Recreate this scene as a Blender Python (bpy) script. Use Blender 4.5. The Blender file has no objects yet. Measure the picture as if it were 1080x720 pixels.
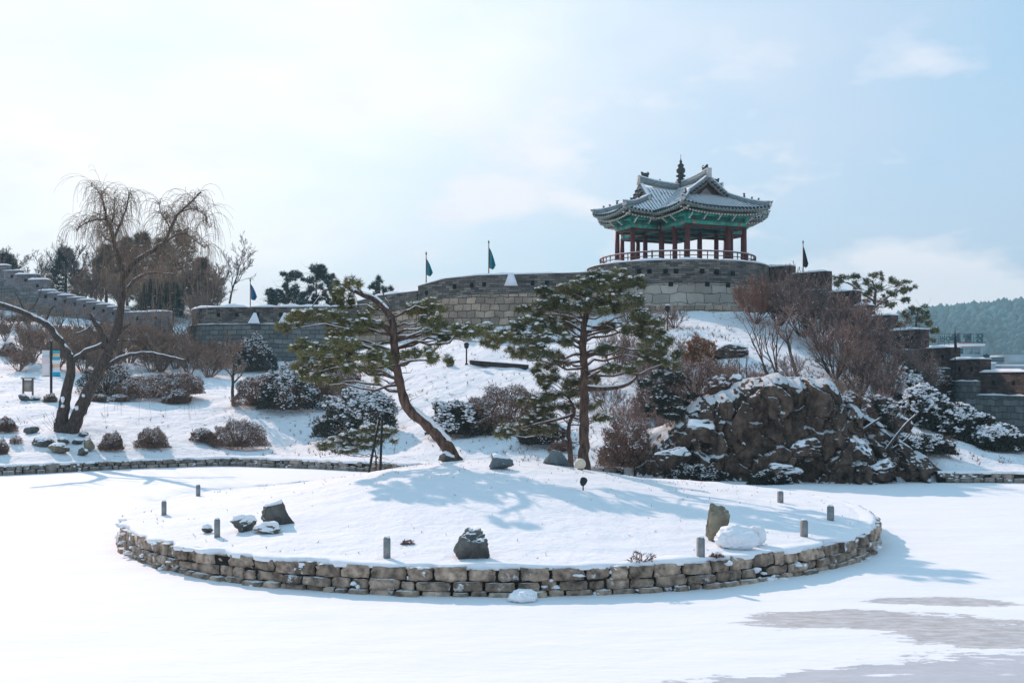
import bpy, bmesh, math, random
import numpy as np
from mathutils import Vector, Matrix, noise as mnoise

# ------------------------------------------------------------------ camera, sky, sun, exposure
SC = bpy.context.scene
COL = SC.collection
F, CH, HY = 1160.0, 4.0, 400.0          # focal length in px of a 1080 px wide frame, eye height, horizon row
cam_d = bpy.data.cameras.new('camera')
cam_d.sensor_width = 36.0
cam_d.lens = 36.0 * F / 1080.0
cam_d.shift_y = (HY - 360.0) / 1080.0
cam_d.clip_start = 0.1
cam_d.clip_end = 6000.0
cam = bpy.data.objects.new('camera', cam_d)
COL.objects.link(cam)
cam.location = (0, 0, CH)
cam.rotation_euler = (math.radians(90), 0, 0)
SC.camera = cam

SUN_EL, SUN_AZ = math.radians(32), math.radians(31)       # azimuth measured from +Y towards -X
sdir = Vector((-math.sin(SUN_AZ) * math.cos(SUN_EL), math.cos(SUN_AZ) * math.cos(SUN_EL), math.sin(SUN_EL)))
sun_d = bpy.data.lights.new('sun', 'SUN')
sun_d.energy = 2.9
sun_d.angle = math.radians(0.6)
sun_d.color = (1.0, 0.74, 0.62)
sun = bpy.data.objects.new('sun', sun_d)
COL.objects.link(sun)
sun.rotation_euler = sdir.to_track_quat('Z', 'Y').to_euler()

W = bpy.data.worlds.new('World')
SC.world = W
W.use_nodes = True
nt = W.node_tree
nt.nodes.clear()
wo = nt.nodes.new('ShaderNodeOutputWorld')
bg = nt.nodes.new('ShaderNodeBackground')
bg.inputs['Strength'].default_value = 0.15
sky = nt.nodes.new('ShaderNodeTexSky')
sky.sky_type = 'NISHITA'
sky.sun_disc = False
sky.sun_elevation = SUN_EL
sky.sun_rotation = -SUN_AZ
sky.altitude = 50
sky.air_density = 1.0
sky.dust_density = 0.8
sky.ozone_density = 2.0
tint = nt.nodes.new('ShaderNodeMix'); tint.data_type = 'RGBA'; tint.blend_type = 'MULTIPLY'
tint.inputs['Factor'].default_value = 1.0
tint.inputs['B'].default_value = (0.62, 0.93, 1.0, 1)
nt.links.new(sky.outputs[0], tint.inputs['A'])


def N(tree, typ, **kw):
    n = tree.nodes.new(typ)
    for k, v in kw.items():
        setattr(n, k, v)
    return n


def M(tree, op, a, b=None, c=None, clamp=False):
    n = tree.nodes.new('ShaderNodeMath')
    n.operation = op
    n.use_clamp = clamp
    for i, v in enumerate((a, b, c)):
        if v is None:
            continue
        if hasattr(v, 'is_output'):
            tree.links.new(v, n.inputs[i])
        else:
            n.inputs[i].default_value = v
    return n.outputs[0]


# procedural clouds: soft haze veil low over the horizon, brighter towards the sun, and small cumulus
tc = N(nt, 'ShaderNodeTexCoord')
sep = N(nt, 'ShaderNodeSeparateXYZ')
nt.links.new(tc.outputs['Generated'], sep.inputs[0])
dx, dy, dz = sep.outputs[0], sep.outputs[1], sep.outputs[2]
mp = N(nt, 'ShaderNodeMapping')
mp.inputs['Scale'].default_value = (1.0, 1.0, 2.6)
nt.links.new(tc.outputs['Generated'], mp.inputs[0])
n1 = N(nt, 'ShaderNodeTexNoise'); n1.inputs['Scale'].default_value = 2.3; n1.inputs['Detail'].default_value = 5; n1.inputs['Roughness'].default_value = 0.5
nt.links.new(mp.outputs[0], n1.inputs['Vector'])
n2 = N(nt, 'ShaderNodeTexNoise'); n2.inputs['Scale'].default_value = 6.5; n2.inputs['Detail'].default_value = 7; n2.inputs['Roughness'].default_value = 0.52
nt.links.new(mp.outputs[0], n2.inputs['Vector'])
dot = N(nt, 'ShaderNodeVectorMath', operation='DOT_PRODUCT')
nt.links.new(tc.outputs['Generated'], dot.inputs[0])
dot.inputs[1].default_value = (sdir.x, sdir.y, sdir.z)
sunny = M(nt, 'POWER', M(nt, 'MAXIMUM', dot.outputs['Value'], 0.0), 5.0)
low = M(nt, 'SUBTRACT', 1.0, M(nt, 'MULTIPLY', M(nt, 'ABSOLUTE', dz), 2.6), clamp=True)       # 1 at horizon
low2 = M(nt, 'POWER', low, 1.5)
veil = M(nt, 'ADD', M(nt, 'MULTIPLY', low2, 0.62), M(nt, 'MULTIPLY', sunny, 0.95))
veil = M(nt, 'ADD', veil, M(nt, 'MULTIPLY', M(nt, 'SUBTRACT', n1.outputs[0], 0.5), 1.7), clamp=True)
veil = M(nt, 'MULTIPLY', veil, M(nt, 'MULTIPLY', M(nt, 'SUBTRACT', 0.62, dz), 3.5, clamp=True), clamp=True)
cum = M(nt, 'MULTIPLY', M(nt, 'SUBTRACT', n2.outputs[0], M(nt, 'ADD', 0.375, M(nt, 'MULTIPLY', dz, 0.75))), 8.0, clamp=True)
cum = M(nt, 'MULTIPLY', cum, M(nt, 'MULTIPLY', M(nt, 'SUBTRACT', 0.34, dz), 7.0, clamp=True))
cumf = M(nt, 'MULTIPLY', cum, 0.9)
vcol = N(nt, 'ShaderNodeMix', data_type='RGBA')
vcol.inputs['A'].default_value = (3.05, 3.3, 4.1, 1)        # veil away from the sun
vcol.inputs['B'].default_value = (6.0, 5.9, 5.95, 1)        # veil near the sun
nt.links.new(M(nt, 'MULTIPLY', sunny, 2.2, clamp=True), vcol.inputs['Factor'])
m1 = N(nt, 'ShaderNodeMix', data_type='RGBA')
nt.links.new(veil, m1.inputs['Factor'])
grad = N(nt, 'ShaderNodeMix', data_type='RGBA')
grad.inputs['A'].default_value = (2.5, 3.15, 4.0, 1); grad.inputs['B'].default_value = (2.3, 3.5, 4.4, 1)
nt.links.new(M(nt, 'MULTIPLY', dz, 1.9, clamp=True), grad.inputs['Factor'])
base = N(nt, 'ShaderNodeMix', data_type='RGBA'); base.inputs['Factor'].default_value = 0.78
nt.links.new(tint.outputs['Result'], base.inputs['A']); nt.links.new(grad.outputs['Result'], base.inputs['B'])
nt.links.new(base.outputs['Result'], m1.inputs['A'])
nt.links.new(vcol.outputs['Result'], m1.inputs['B'])
m2 = N(nt, 'ShaderNodeMix', data_type='RGBA')
nt.links.new(cumf, m2.inputs['Factor'])
nt.links.new(m1.outputs['Result'], m2.inputs['A'])
m2.inputs['B'].default_value = (5.3, 5.15, 5.4, 1)
nt.links.new(m2.outputs['Result'], bg.inputs['Color'])
nt.links.new(bg.outputs[0], wo.inputs['Surface'])

SC.view_settings.view_transform = 'Standard'
SC.view_settings.look = 'None'
SC.view_settings.gamma = 1
SC.view_settings.exposure = 0.45
SC.view_settings.use_curve_mapping = False
SC.render.engine = 'CYCLES'
SC.cycles.use_denoising = True
SC.cycles.max_bounces = 6
SC.cycles.diffuse_bounces = 3
SC.cycles.transparent_max_bounces = 8
SC.cycles.volume_bounces = 0
SC.cycles.caustics_reflective = False
SC.cycles.caustics_refractive = False

RNG = np.random.default_rng(11)
random.seed(5)


# ------------------------------------------------------------------ helpers
def P(px, py, Y):
    return Vector(((px - 540.0) / F * Y, Y, CH - (py - HY) / F * Y))


def XW(px, Y):
    return (px - 540.0) / F * Y


class MB:
    """collects triangles and quads, builds ONE mesh object"""

    def __init__(self):
        self.v = []; self.t = []; self.q = []; self.n = 0; self.uv = None; self.quv = []

    def add(self, v, tris=None, quads=None, quv=None):
        v = np.asarray(v, dtype=np.float64).reshape(-1, 3)
        if tris is not None and len(tris):
            self.t.append(np.asarray(tris, dtype=np.int64).reshape(-1, 3) + self.n)
        if quads is not None and len(quads):
            q = np.asarray(quads, dtype=np.int64).reshape(-1, 4) + self.n
            self.q.append(q)
            if quv is not None:
                self.quv.append(np.asarray(quv, dtype=np.float32).reshape(-1, 4, 2)); self.uv = True
            else:
                self.quv.append(np.zeros((len(q), 4, 2), np.float32))
        self.v.append(v)
        self.n += len(v)
        return self

    def box(self, c, s, rz=0.0, taper=1.0):
        c = np.array(c, float); hx, hy, hz = s[0] / 2, s[1] / 2, s[2] / 2
        pts = []
        for z in (-1, 1):
            k = taper if z > 0 else 1.0
            for (x, y) in ((-1, -1), (1, -1), (1, 1), (-1, 1)):
                X, Y = x * hx * k, y * hy * k
                pts.append((X * math.cos(rz) - Y * math.sin(rz) + c[0], X * math.sin(rz) + Y * math.cos(rz) + c[1], z * hz + c[2]))
        q = [(0, 3, 2, 1), (4, 5, 6, 7), (0, 1, 5, 4), (1, 2, 6, 5), (2, 3, 7, 6), (3, 0, 4, 7)]
        return self.add(pts, quads=q)

    def tube(self, pts, rad, sides=8, cap=True):
        pts = np.asarray([tuple(p) for p in pts], float)
        n = len(pts)
        rad = np.full(n, rad, float) if np.isscalar(rad) else np.asarray(rad, float)
        tan = np.gradient(pts, axis=0)
        tan /= np.maximum(np.linalg.norm(tan, axis=1)[:, None], 1e-9)
        ref = np.array([0.0, 0, 1]) if abs(tan[0][2]) < 0.9 else np.array([1.0, 0, 0])
        u = np.cross(tan[0], ref); u /= np.linalg.norm(u)
        ang = np.linspace(0, 2 * np.pi, sides, endpoint=False)
        vs = []
        for i in range(n):
            u = u - tan[i] * np.dot(u, tan[i]); u /= max(np.linalg.norm(u), 1e-9)
            w = np.cross(tan[i], u)
            vs.append(pts[i] + rad[i] * (np.cos(ang)[:, None] * u + np.sin(ang)[:, None] * w))
        vs = np.concatenate(vs)
        q = []
        for i in range(n - 1):
            for j in range(sides):
                k = (j + 1) % sides
                q.append((i * sides + j, i * sides + k, (i + 1) * sides + k, (i + 1) * sides + j))
        t = []
        if cap:
            vs = np.vstack([vs, pts[0], pts[-1]])
            a, b = n * sides, n * sides + 1
            for j in range(sides):
                k = (j + 1) % sides
                t.append((a, k, j)); t.append((b, (n - 1) * sides + j, (n - 1) * sides + k))
        return self.add(vs, tris=t, quads=q)

    def sweep(self, pts, w, h, z0=0.0):
        """box section w wide, h tall standing on the path"""
        pts = np.asarray([tuple(p) for p in pts], float)
        n = len(pts)
        w = np.full(n, w, float) if np.isscalar(w) else np.asarray(w, float)
        h = np.full(n, h, float) if np.isscalar(h) else np.asarray(h, float)
        tan = np.gradient(pts, axis=0); tan[:, 2] = 0
        tan /= np.maximum(np.linalg.norm(tan, axis=1)[:, None], 1e-9)
        side = np.stack([-tan[:, 1], tan[:, 0], np.zeros(n)], 1)
        up = np.array([0, 0, 1.0])
        vs = []
        for i in range(n):
            b = pts[i] + up * z0
            vs += [b - side[i] * w[i] / 2, b + side[i] * w[i] / 2, b + side[i] * w[i] / 2 + up * h[i], b - side[i] * w[i] / 2 + up * h[i]]
        q = [(0, 1, 2, 3), (4 * n - 4, 4 * n - 1, 4 * n - 2, 4 * n - 3)]
        for i in range(n - 1):
            for j in range(4):
                k = (j + 1) % 4
                q.append((4 * i + j, 4 * i + 4 + j, 4 * i + 4 + k, 4 * i + k))
        return self.add(vs, quads=q)

    def lathe(self, prof, c, sides=16):
        vs = []; q = []
        for (r, z) in prof:
            for j in range(sides):
                a = 2 * math.pi * j / sides
                vs.append((c[0] + r * math.cos(a), c[1] + r * math.sin(a), c[2] + z))
        for i in range(len(prof) - 1):
            for j in range(sides):
                k = (j + 1) % sides
                q.append((i * sides + j, i * sides + k, (i + 1) * sides + k, (i + 1) * sides + j))
        return self.add(vs, quads=q)

    def sticks(self, P0, P1, r0, r1, sides=3):
        P0 = np.asarray(P0, float); P1 = np.asarray(P1, float)
        n = len(P0)
        if n == 0:
            return self
        r0 = np.broadcast_to(np.asarray(r0, float), (n,)); r1 = np.broadcast_to(np.asarray(r1, float), (n,))
        d = P1 - P0
        d /= np.maximum(np.linalg.norm(d, axis=1)[:, None], 1e-9)
        ref = np.where(np.abs(d[:, 2:3]) < 0.9, np.array([[0, 0, 1.0]]), np.array([[1.0, 0, 0]]))
        u = np.cross(d, ref); u /= np.maximum(np.linalg.norm(u, axis=1)[:, None], 1e-9)
        w = np.cross(d, u)
        rings = []
        for j in range(sides):
            a = 2 * math.pi * j / sides
            o = math.cos(a) * u + math.sin(a) * w
            rings.append(P0 + o * r0[:, None]); rings.append(P1 + o * r1[:, None])
        V = np.stack(rings, 1).reshape(-1, 3)
        base = np.arange(n)[:, None] * (2 * sides)
        q = []
        for j in range(sides):
            k = (j + 1) % sides
            q.append(np.concatenate([base + 2 * j, base + 2 * k, base + 2 * k + 1, base + 2 * j + 1], 1))
        return self.add(V, quads=np.concatenate(q))

    def build(self, name, mat, parent=None, smooth=False, local=False):
        V = np.concatenate(self.v)
        if parent is not None and not local:
            V = V - np.array(parent.location)
        T = np.concatenate(self.t) if self.t else np.zeros((0, 3), np.int64)
        Q = np.concatenate(self.q) if self.q else np.zeros((0, 4), np.int64)
        me = bpy.data.meshes.new(name)
        me.vertices.add(len(V)); me.vertices.foreach_set('co', V.astype(np.float32).ravel())
        nl = len(T) * 3 + len(Q) * 4
        me.loops.add(nl); me.polygons.add(len(T) + len(Q))
        me.loops.foreach_set('vertex_index', np.concatenate([T.ravel(), Q.ravel()]).astype(np.int32))
        ls = np.concatenate([np.arange(len(T)) * 3, len(T) * 3 + np.arange(len(Q)) * 4]).astype(np.int32)
        me.polygons.foreach_set('loop_start', ls)
        if smooth:
            me.polygons.foreach_set('use_smooth', np.ones(len(T) + len(Q), bool))
        if self.uv:
            uvl = me.uv_layers.new(name='UVMap')
            quv = np.concatenate(self.quv).reshape(-1, 2)
            full = np.concatenate([np.zeros((len(T) * 3, 2), np.float32), quv])
            uvl.data.foreach_set('uv', full.ravel())
        me.materials.append(mat)
        me.update(calc_edges=True)
        me.validate()
        o = bpy.data.objects.new(name, me)
        COL.objects.link(o)
        if name in ('snow', 'eave_tiles', 'twigs', 'foliage', 'tile_rows', 'verge_tiles', 'bracket_tips'):
            o['kind'] = 'stuff'
        if parent is not None:
            o.parent = parent
        return o


def thing(name, label, cat, loc=(0, 0, 0), group=None, rz=0.0):
    o = bpy.data.objects.new(name, None)
    COL.objects.link(o)
    o.empty_display_size = 0.3
    o.location = loc; o.rotation_euler = (0, 0, rz)
    o['label'] = label; o['category'] = cat
    if group:
        o['group'] = group
    return o


def tag(o, label, cat, group=None):
    o['label'] = label; o['category'] = cat
    if group:
        o['group'] = group
    return o


def struct(o):
    o['kind'] = 'structure'
    return o


def stuff(o, label, cat):
    o['kind'] = 'stuff'; o['label'] = label; o['category'] = cat
    return o


def dup(root, loc, rz, label, scale=1.0, group=None):
    r = root.copy(); COL.objects.link(r)
    r.location = loc; r.rotation_euler = (0, 0, rz)
    r.scale = (scale,) * 3 if np.isscalar(scale) else scale
    r['label'] = label
    if group:
        r['group'] = group
    for ch in list(root.children):
        c = ch.copy(); COL.objects.link(c); c.parent = r
        for g in list(ch.children):
            d = g.copy(); COL.objects.link(d); d.parent = c
    return r


def fbm(x, y, z=0.0, sc=1.0, oct=4):
    """vectorised value-ish noise from mathutils"""
    x, y, z = np.broadcast_arrays(np.asarray(x, float), np.asarray(y, float), np.asarray(z, float))
    out = np.empty(x.size)
    for i, (a, b, c) in enumerate(zip(x.ravel() * sc, y.ravel() * sc, z.ravel() * sc)):
        out[i] = mnoise.fractal((a, b, c), 1.0, 2.0, oct)
    return out.reshape(x.shape)


def sstep(a, b, x):
    t = np.clip((np.asarray(x, float) - a) / (b - a), 0, 1)
    return t * t * (3 - 2 * t)


# ------------------------------------------------------------------ materials
def newmat(name):
    m = bpy.data.materials.new(name); m.use_nodes = True
    t = m.node_tree
    b = t.nodes['Principled BSDF']
    return m, t, b


def ramp(t, fac, stops):
    r = t.nodes.new('ShaderNodeValToRGB')
    el = r.color_ramp.elements
    while len(el) > 1:
        el.remove(el[-1])
    el[0].position = stops[0][0]; el[0].color = (*stops[0][1], 1)
    for p, c in stops[1:]:
        e = el.new(p); e.color = (*c, 1)
    t.links.new(fac, r.inputs[0])
    return r.outputs[0]


def noise_tex(t, scale, detail=6, rough=0.55, coord='Object', vec=None, mscale=None):
    n = t.nodes.new('ShaderNodeTexNoise')
    n.inputs['Scale'].default_value = scale; n.inputs['Detail'].default_value = detail; n.inputs['Roughness'].default_value = rough
    if vec is None:
        c = t.nodes.new('ShaderNodeTexCoord'); vec = c.outputs[coord]
    if mscale:
        mm = t.nodes.new('ShaderNodeMapping'); mm.inputs['Scale'].default_value = mscale
        t.links.new(vec, mm.inputs[0]); vec = mm.outputs[0]
    t.links.new(vec, n.inputs['Vector'])
    return n.outputs[0]


def mixc(t, fac, a, b, mode='MIX'):
    n = t.nodes.new('ShaderNodeMix'); n.data_type = 'RGBA'; n.blend_type = mode
    for k, v in (('Factor', fac), ('A', a), ('B', b)):
        if hasattr(v, 'is_output'):
            t.links.new(v, n.inputs[k])
        elif k == 'Factor':
            n.inputs[k].default_value = v
        else:
            n.inputs[k].default_value = (*v, 1)
    return n.outputs['Result']


def bump(t, b, h, strength, dist):
    n = t.nodes.new('ShaderNodeBump'); n.inputs['Strength'].default_value = strength; n.inputs['Distance'].default_value = dist
    t.links.new(h, n.inputs['Height']); t.links.new(n.outputs[0], b.inputs['Normal'])


SNOWC = (0.86, 0.87, 0.90)


def snow_mask(t, lo=0.45, hi=0.62, nscale=3.0, namt=0.5):
    g = t.nodes.new('ShaderNodeNewGeometry'); s = t.nodes.new('ShaderNodeSeparateXYZ')
    t.links.new(g.outputs['Normal'], s.inputs[0])
    nz = M(t, 'ADD', s.outputs[2], M(t, 'MULTIPLY', M(t, 'SUBTRACT', noise_tex(t, nscale), 0.5), namt))
    return M(t, 'DIVIDE', M(t, 'SUBTRACT', nz, lo), hi - lo, clamp=True)


def simple(name, c1, c2=None, scale=4.0, rough=0.85, bmp=0.0, bscale=20.0, bd=0.02, island=0.0, snow=None, spec=0.2, mscale=None, metal=0.0, stuck=0.0):
    m, t, b = newmat(name)
    c2 = c2 or tuple(x * 0.6 for x in c1)
    col = mixc(t, ramp(t, noise_tex(t, scale, mscale=mscale), [(0.35, (0, 0, 0)), (0.65, (1, 1, 1))]), c1, c2)
    if island:
        g = t.nodes.new('ShaderNodeNewGeometry')
        f = M(t, 'ADD', M(t, 'MULTIPLY', g.outputs['Random Per Island'], island), 1.0 - island / 2)
        hs = t.nodes.new('ShaderNodeHueSaturation'); t.links.new(f, hs.inputs['Value']); t.links.new(col, hs.inputs['Color']); col = hs.outputs[0]
    if snow:
        col = mixc(t, snow_mask(t, *snow), col, SNOWC)
    if stuck:
        col = mixc(t, M(t, 'MULTIPLY', M(t, 'SUBTRACT', noise_tex(t, 2.2, 10, 0.68), stuck), 18.0, clamp=True), col, SNOWC)
    t.links.new(col, b.inputs['Base Color'])
    b.inputs['Roughness'].default_value = rough
    b.inputs['Metallic'].default_value = metal
    b.inputs['Specular IOR Level'].default_value = spec
    if bmp:
        bump(t, b, noise_tex(t, bscale, 8, 0.6, mscale=mscale), bmp, bd)
    return m


# snow on the ground: fine crust, wind ripples, a few stalks and dirt specks
def snow_mat(name, specks=0.0, rip=0.4):
    m, t, b = newmat(name)
    base = mixc(t, noise_tex(t, 0.25, 3), (0.88, 0.88, 0.90), (0.82, 0.84, 0.89))
    if specks:
        sp = noise_tex(t, 3.2, 10, 0.75)
        big = noise_tex(t, 0.22, 3)
        f = M(t, 'MULTIPLY', M(t, 'SUBTRACT', M(t, 'ADD', sp, M(t, 'MULTIPLY', big, 0.22)), 0.775 - specks), 14.0, clamp=True)
        base = mixc(t, f, base, (0.22, 0.19, 0.15))
    t.links.new(base, b.inputs['Base Color'])
    b.inputs['Roughness'].default_value = 0.75
    b.inputs['Specular IOR Level'].default_value = 0.15
    h = M(t, 'ADD', M(t, 'MULTIPLY', noise_tex(t, 1.3, 6, 0.6), 1.0), M(t, 'MULTIPLY', noise_tex(t, 9, 6, 0.65, mscale=(0.7, 1.3, 1)), 0.22))
    bump(t, b, h, rip, 0.22)
    return m


M_snow_hill = snow_mat('snow_hill', 0.075, 0.9)
M_snow = snow_mat('snow_smooth', 0.012, 0.55)
M_cap = simple('snow_cap', (0.88, 0.88, 0.90), (0.84, 0.85, 0.89), 2.0, 0.75, 0.4, 6.0, 0.05, spec=0.1)
M_stone = simple('island_stone', (0.54, 0.41, 0.31), (0.16, 0.12, 0.095), 5.5, 0.9, 1.0, 9, 0.07, island=0.75, snow=(0.72, 0.9, 4.0, 0.6), stuck=0.60)
M_stone_dark = simple('bank_stone', (0.36, 0.30, 0.25), (0.15, 0.13, 0.11), 5.5, 0.9, 1.0, 9, 0.06, island=0.7, snow=(0.6, 0.8, 4.0, 0.6), stuck=0.63)
M_boulder = simple('boulder', (0.17, 0.165, 0.15), (0.07, 0.065, 0.06), 3.0, 0.9, 1.0, 9, 0.05, snow=(0.80, 0.95, 2.0, 0.5))
M_boulder_w = simple('boulder_ochre', (0.32, 0.28, 0.20), (0.12, 0.10, 0.08), 3.0, 0.9, 1.0, 9, 0.05, snow=(0.80, 0.95, 2.0, 0.5))
M_boulder_t = simple('boulder_bluegrey', (0.17, 0.20, 0.21), (0.09, 0.11, 0.12), 3.0, 0.9, 1.0, 9, 0.05, snow=(0.80, 0.95, 2.0, 0.5))
M_bark = simple('bark', (0.15, 0.115, 0.09), (0.05, 0.04, 0.035), 5.0, 0.95, 1.0, 7, 0.06, mscale=(4, 4, 0.8), snow=(0.9, 1.1, 5.0, 0.9))
M_bark_red = simple('pine_bark', (0.19, 0.115, 0.085), (0.055, 0.038, 0.032), 4.0, 0.95, 1.0, 4, 0.12, mscale=(3, 3, 0.7), snow=(0.75, 0.95, 6.0, 0.8))
M_bark_dark = simple('willow_bark', (0.12, 0.09, 0.075), (0.04, 0.032, 0.03), 5.0, 0.95, 1.0, 7, 0.06, mscale=(4, 4, 0.8), snow=(0.85, 1.05, 4.0, 0.9))
M_twig = simple('twig_brown', (0.34, 0.22, 0.185), (0.16, 0.105, 0.09), 0.8, 0.9, island=0.6)
M_twig_grey = simple('twig_grey', (0.27, 0.22, 0.20), (0.16, 0.13, 0.12), 0.8, 0.9, island=0.6)
M_twig_red = simple('twig_red', (0.40, 0.19, 0.13), (0.24, 0.12, 0.09), 0.8, 0.9, island=0.6)
M_twig_tan = simple('twig_tan', (0.36, 0.25, 0.19), (0.22, 0.15, 0.12), 0.8, 0.9, island=0.6)
M_twig_willow = simple('twig_willow', (0.32, 0.22, 0.16), (0.2, 0.14, 0.1), 0.8, 0.9, island=0.5)
M_needle_o = simple('needles_olive', (0.26, 0.235, 0.10), (0.11, 0.12, 0.055), 1.6, 0.8, island=0.9)
M_needle = simple('needles_green', (0.21, 0.195, 0.095), (0.075, 0.088, 0.05), 1.6, 0.8, island=0.9)
M_needle_b = simple('needles_blue_green', (0.06, 0.095, 0.085), (0.035, 0.06, 0.055), 1.0, 0.8, island=0.8)
M_leaf_dark = simple('leaf_dark', (0.065, 0.075, 0.06), (0.035, 0.042, 0.036), 2.0, 0.6, island=0.9)
M_leaf_brown = simple('leaf_brown', (0.33, 0.205, 0.155), (0.17, 0.11, 0.085), 2.0, 0.85, island=0.9)
M_leaf_orange = simple('leaf_orange', (0.42, 0.20, 0.09), (0.25, 0.12, 0.06), 2.0, 0.85, island=0.9)
M_conif = simple('conifer_brown', (0.30, 0.21, 0.15), (0.14, 0.115, 0.085), 0.5, 0.9, island=0.8)


def brick_mat(name, c1, c2, mortar, bw, bh, ms=0.012, bmp=0.5, rough=0.9, offset=0.5, streak=0.5):
    m, t, b = newmat(name)
    uv = t.nodes.new('ShaderNodeUVMap'); uv.uv_map = 'UVMap'
    wob = t.nodes.new('ShaderNodeVectorMath'); wob.operation = 'ADD'
    nn = t.nodes.new('ShaderNodeTexNoise'); nn.inputs['Scale'].default_value = 1.5; t.links.new(uv.outputs[0], nn.inputs['Vector'])
    sc = t.nodes.new('ShaderNodeVectorMath'); sc.operation = 'SCALE'; sc.inputs['Scale'].default_value = bh * 0.75
    t.links.new(nn.outputs['Color'], sc.inputs[0]); t.links.new(uv.outputs[0], wob.inputs[0]); t.links.new(sc.outputs[0], wob.inputs[1])
    br = t.nodes.new('ShaderNodeTexBrick')
    br.offset = offset
    br.inputs['Scale'].default_value = 1.0
    br.inputs['Brick Width'].default_value = bw; br.inputs['Row Height'].default_value = bh
    br.inputs['Mortar Size'].default_value = ms; br.inputs['Mortar Smooth'].default_value = 0.3; br.inputs['Bias'].default_value = 0.0
    br.inputs['Color1'].default_value = (*c1, 1); br.inputs['Color2'].default_value = (*c2, 1); br.inputs['Mortar'].default_value = (*mortar, 1)
    t.links.new(wob.outputs[0], br.inputs['Vector'])
    st = noise_tex(t, 0.7, 8, 0.65)
    col = mixc(t, M(t, 'MULTIPLY', ramp(t, st, [(0.4, (0, 0, 0)), (0.62, (1, 1, 1))]), streak), br.outputs['Color'], tuple(x * 0.45 for x in c2))
    col = mixc(t, snow_mask(t, 0.5, 0.8, 3.0, 0.5), col, SNOWC)
    sn = M(t, 'MULTIPLY', M(t, 'SUBTRACT', noise_tex(t, 2.6, 9, 0.7), 0.69), 12.0, clamp=True)
    col = mixc(t, sn, col, SNOWC)
    t.links.new(col, b.inputs['Base Color']); b.inputs['Roughness'].default_value = rough; b.inputs['Specular IOR Level'].default_value = 0.15
    h = M(t, 'ADD', M(t, 'MULTIPLY', br.outputs['Fac'], -1.0), M(t, 'MULTIPLY', noise_tex(t, 6, 6), 0.6))
    bump(t, b, h, min(bmp * 2.0, 1.0), 0.10)
    return m


M_brick = brick_mat('grey_brick', (0.30, 0.265, 0.23), (0.085, 0.08, 0.075), (0.035, 0.033, 0.03), 0.52, 0.15)
M_brick_l = brick_mat('pale_brick', (0.34, 0.31, 0.31), (0.17, 0.16, 0.17), (0.09, 0.09, 0.09), 0.52, 0.15)
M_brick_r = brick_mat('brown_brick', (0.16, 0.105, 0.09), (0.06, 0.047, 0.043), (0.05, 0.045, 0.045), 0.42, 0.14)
M_block = brick_mat('tan_block', (0.56, 0.42, 0.31), (0.25, 0.20, 0.16), (0.09, 0.075, 0.065), 0.62, 0.46, 0.025)
M_block_s = brick_mat('sandstone_block', (0.52, 0.47, 0.40), (0.30, 0.27, 0.23), (0.09, 0.08, 0.07), 1.1, 0.62, 0.02, streak=0.25)
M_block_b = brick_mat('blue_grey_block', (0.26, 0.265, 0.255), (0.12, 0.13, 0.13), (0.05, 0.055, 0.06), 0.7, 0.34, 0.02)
M_dark = simple('loophole_shade', (0.012, 0.012, 0.012), (0.008, 0.008, 0.008), rough=1.0)  # near-black paint standing in for the shade inside the loopholes

# rock face
def cliff_mat():
    m, t, b = newmat('cliff_rock')
    a = mixc(t, ramp(t, noise_tex(t, 1.9, 12, 0.72), [(0.38, (0, 0, 0)), (0.60, (1, 1, 1))]), (0.21, 0.15, 0.115), (0.055, 0.04, 0.034))
    a = mixc(t, M(t, 'MULTIPLY', M(t, 'SUBTRACT', noise_tex(t, 2.4, 10, 0.75, mscale=(1, 1, 0.6)), 0.54), 9, clamp=True), a, (0.025, 0.022, 0.02))
    a = mixc(t, M(t, 'MULTIPLY', M(t, 'SUBTRACT', noise_tex(t, 0.6, 4), 0.6), 6, clamp=True), a, (0.16, 0.10, 0.075))
    a = mixc(t, snow_mask(t, 0.56, 0.66, 1.7, 1.2), a, SNOWC)
    t.links.new(a, b.inputs['Base Color']); b.inputs['Roughness'].default_value = 0.92; b.inputs['Specular IOR Level'].default_value = 0.15
    bump(t, b, noise_tex(t, 2.6, 12, 0.72), 1.0, 0.35)
    return m


M_cliff = cliff_mat()


# pavilion materials
M_red = simple('red_column', (0.13, 0.03, 0.032), (0.09, 0.022, 0.024), 3.0, 0.55)
M_rail = simple('red_rail', (0.20, 0.07, 0.06), (0.14, 0.05, 0.045), 3.0, 0.6)
M_tile = simple('roof_tile', (0.09, 0.125, 0.135), (0.04, 0.06, 0.07), 4.0, 0.75, 0.4, 20, 0.02, island=0.4, snow=(0.42, 0.62, 2.6, 1.3))
M_ridge = simple('ridge_tile', (0.27, 0.33, 0.33), (0.11, 0.14, 0.15), 5.0, 0.8, 0.5, 16, 0.02, mscale=(1, 1, 5), snow=(0.6, 0.8, 3.0, 0.3))
M_plaster = simple('ridge_plaster', (0.62, 0.58, 0.56), (0.48, 0.45, 0.44), 5.0, 0.85)
M_green = simple('dancheong_green', (0.03, 0.42, 0.30), (0.02, 0.17, 0.14), 3.5, 0.6)
M_green_b = simple('rafter_green', (0.13, 0.25, 0.21), (0.06, 0.13, 0.12), 6.0, 0.7, island=0.3)
M_tile_d = simple('eave_tile_dark', (0.035, 0.05, 0.055), (0.02, 0.03, 0.035), 4.0, 0.7)
M_raft = simple('rafter_paint', (0.30, 0.34, 0.31), (0.16, 0.20, 0.19), 3.0, 0.7, island=0.6)
M_teal = simple('dancheong_teal', (0.05, 0.16, 0.15), (0.03, 0.08, 0.08), 3.5, 0.6)
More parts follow.
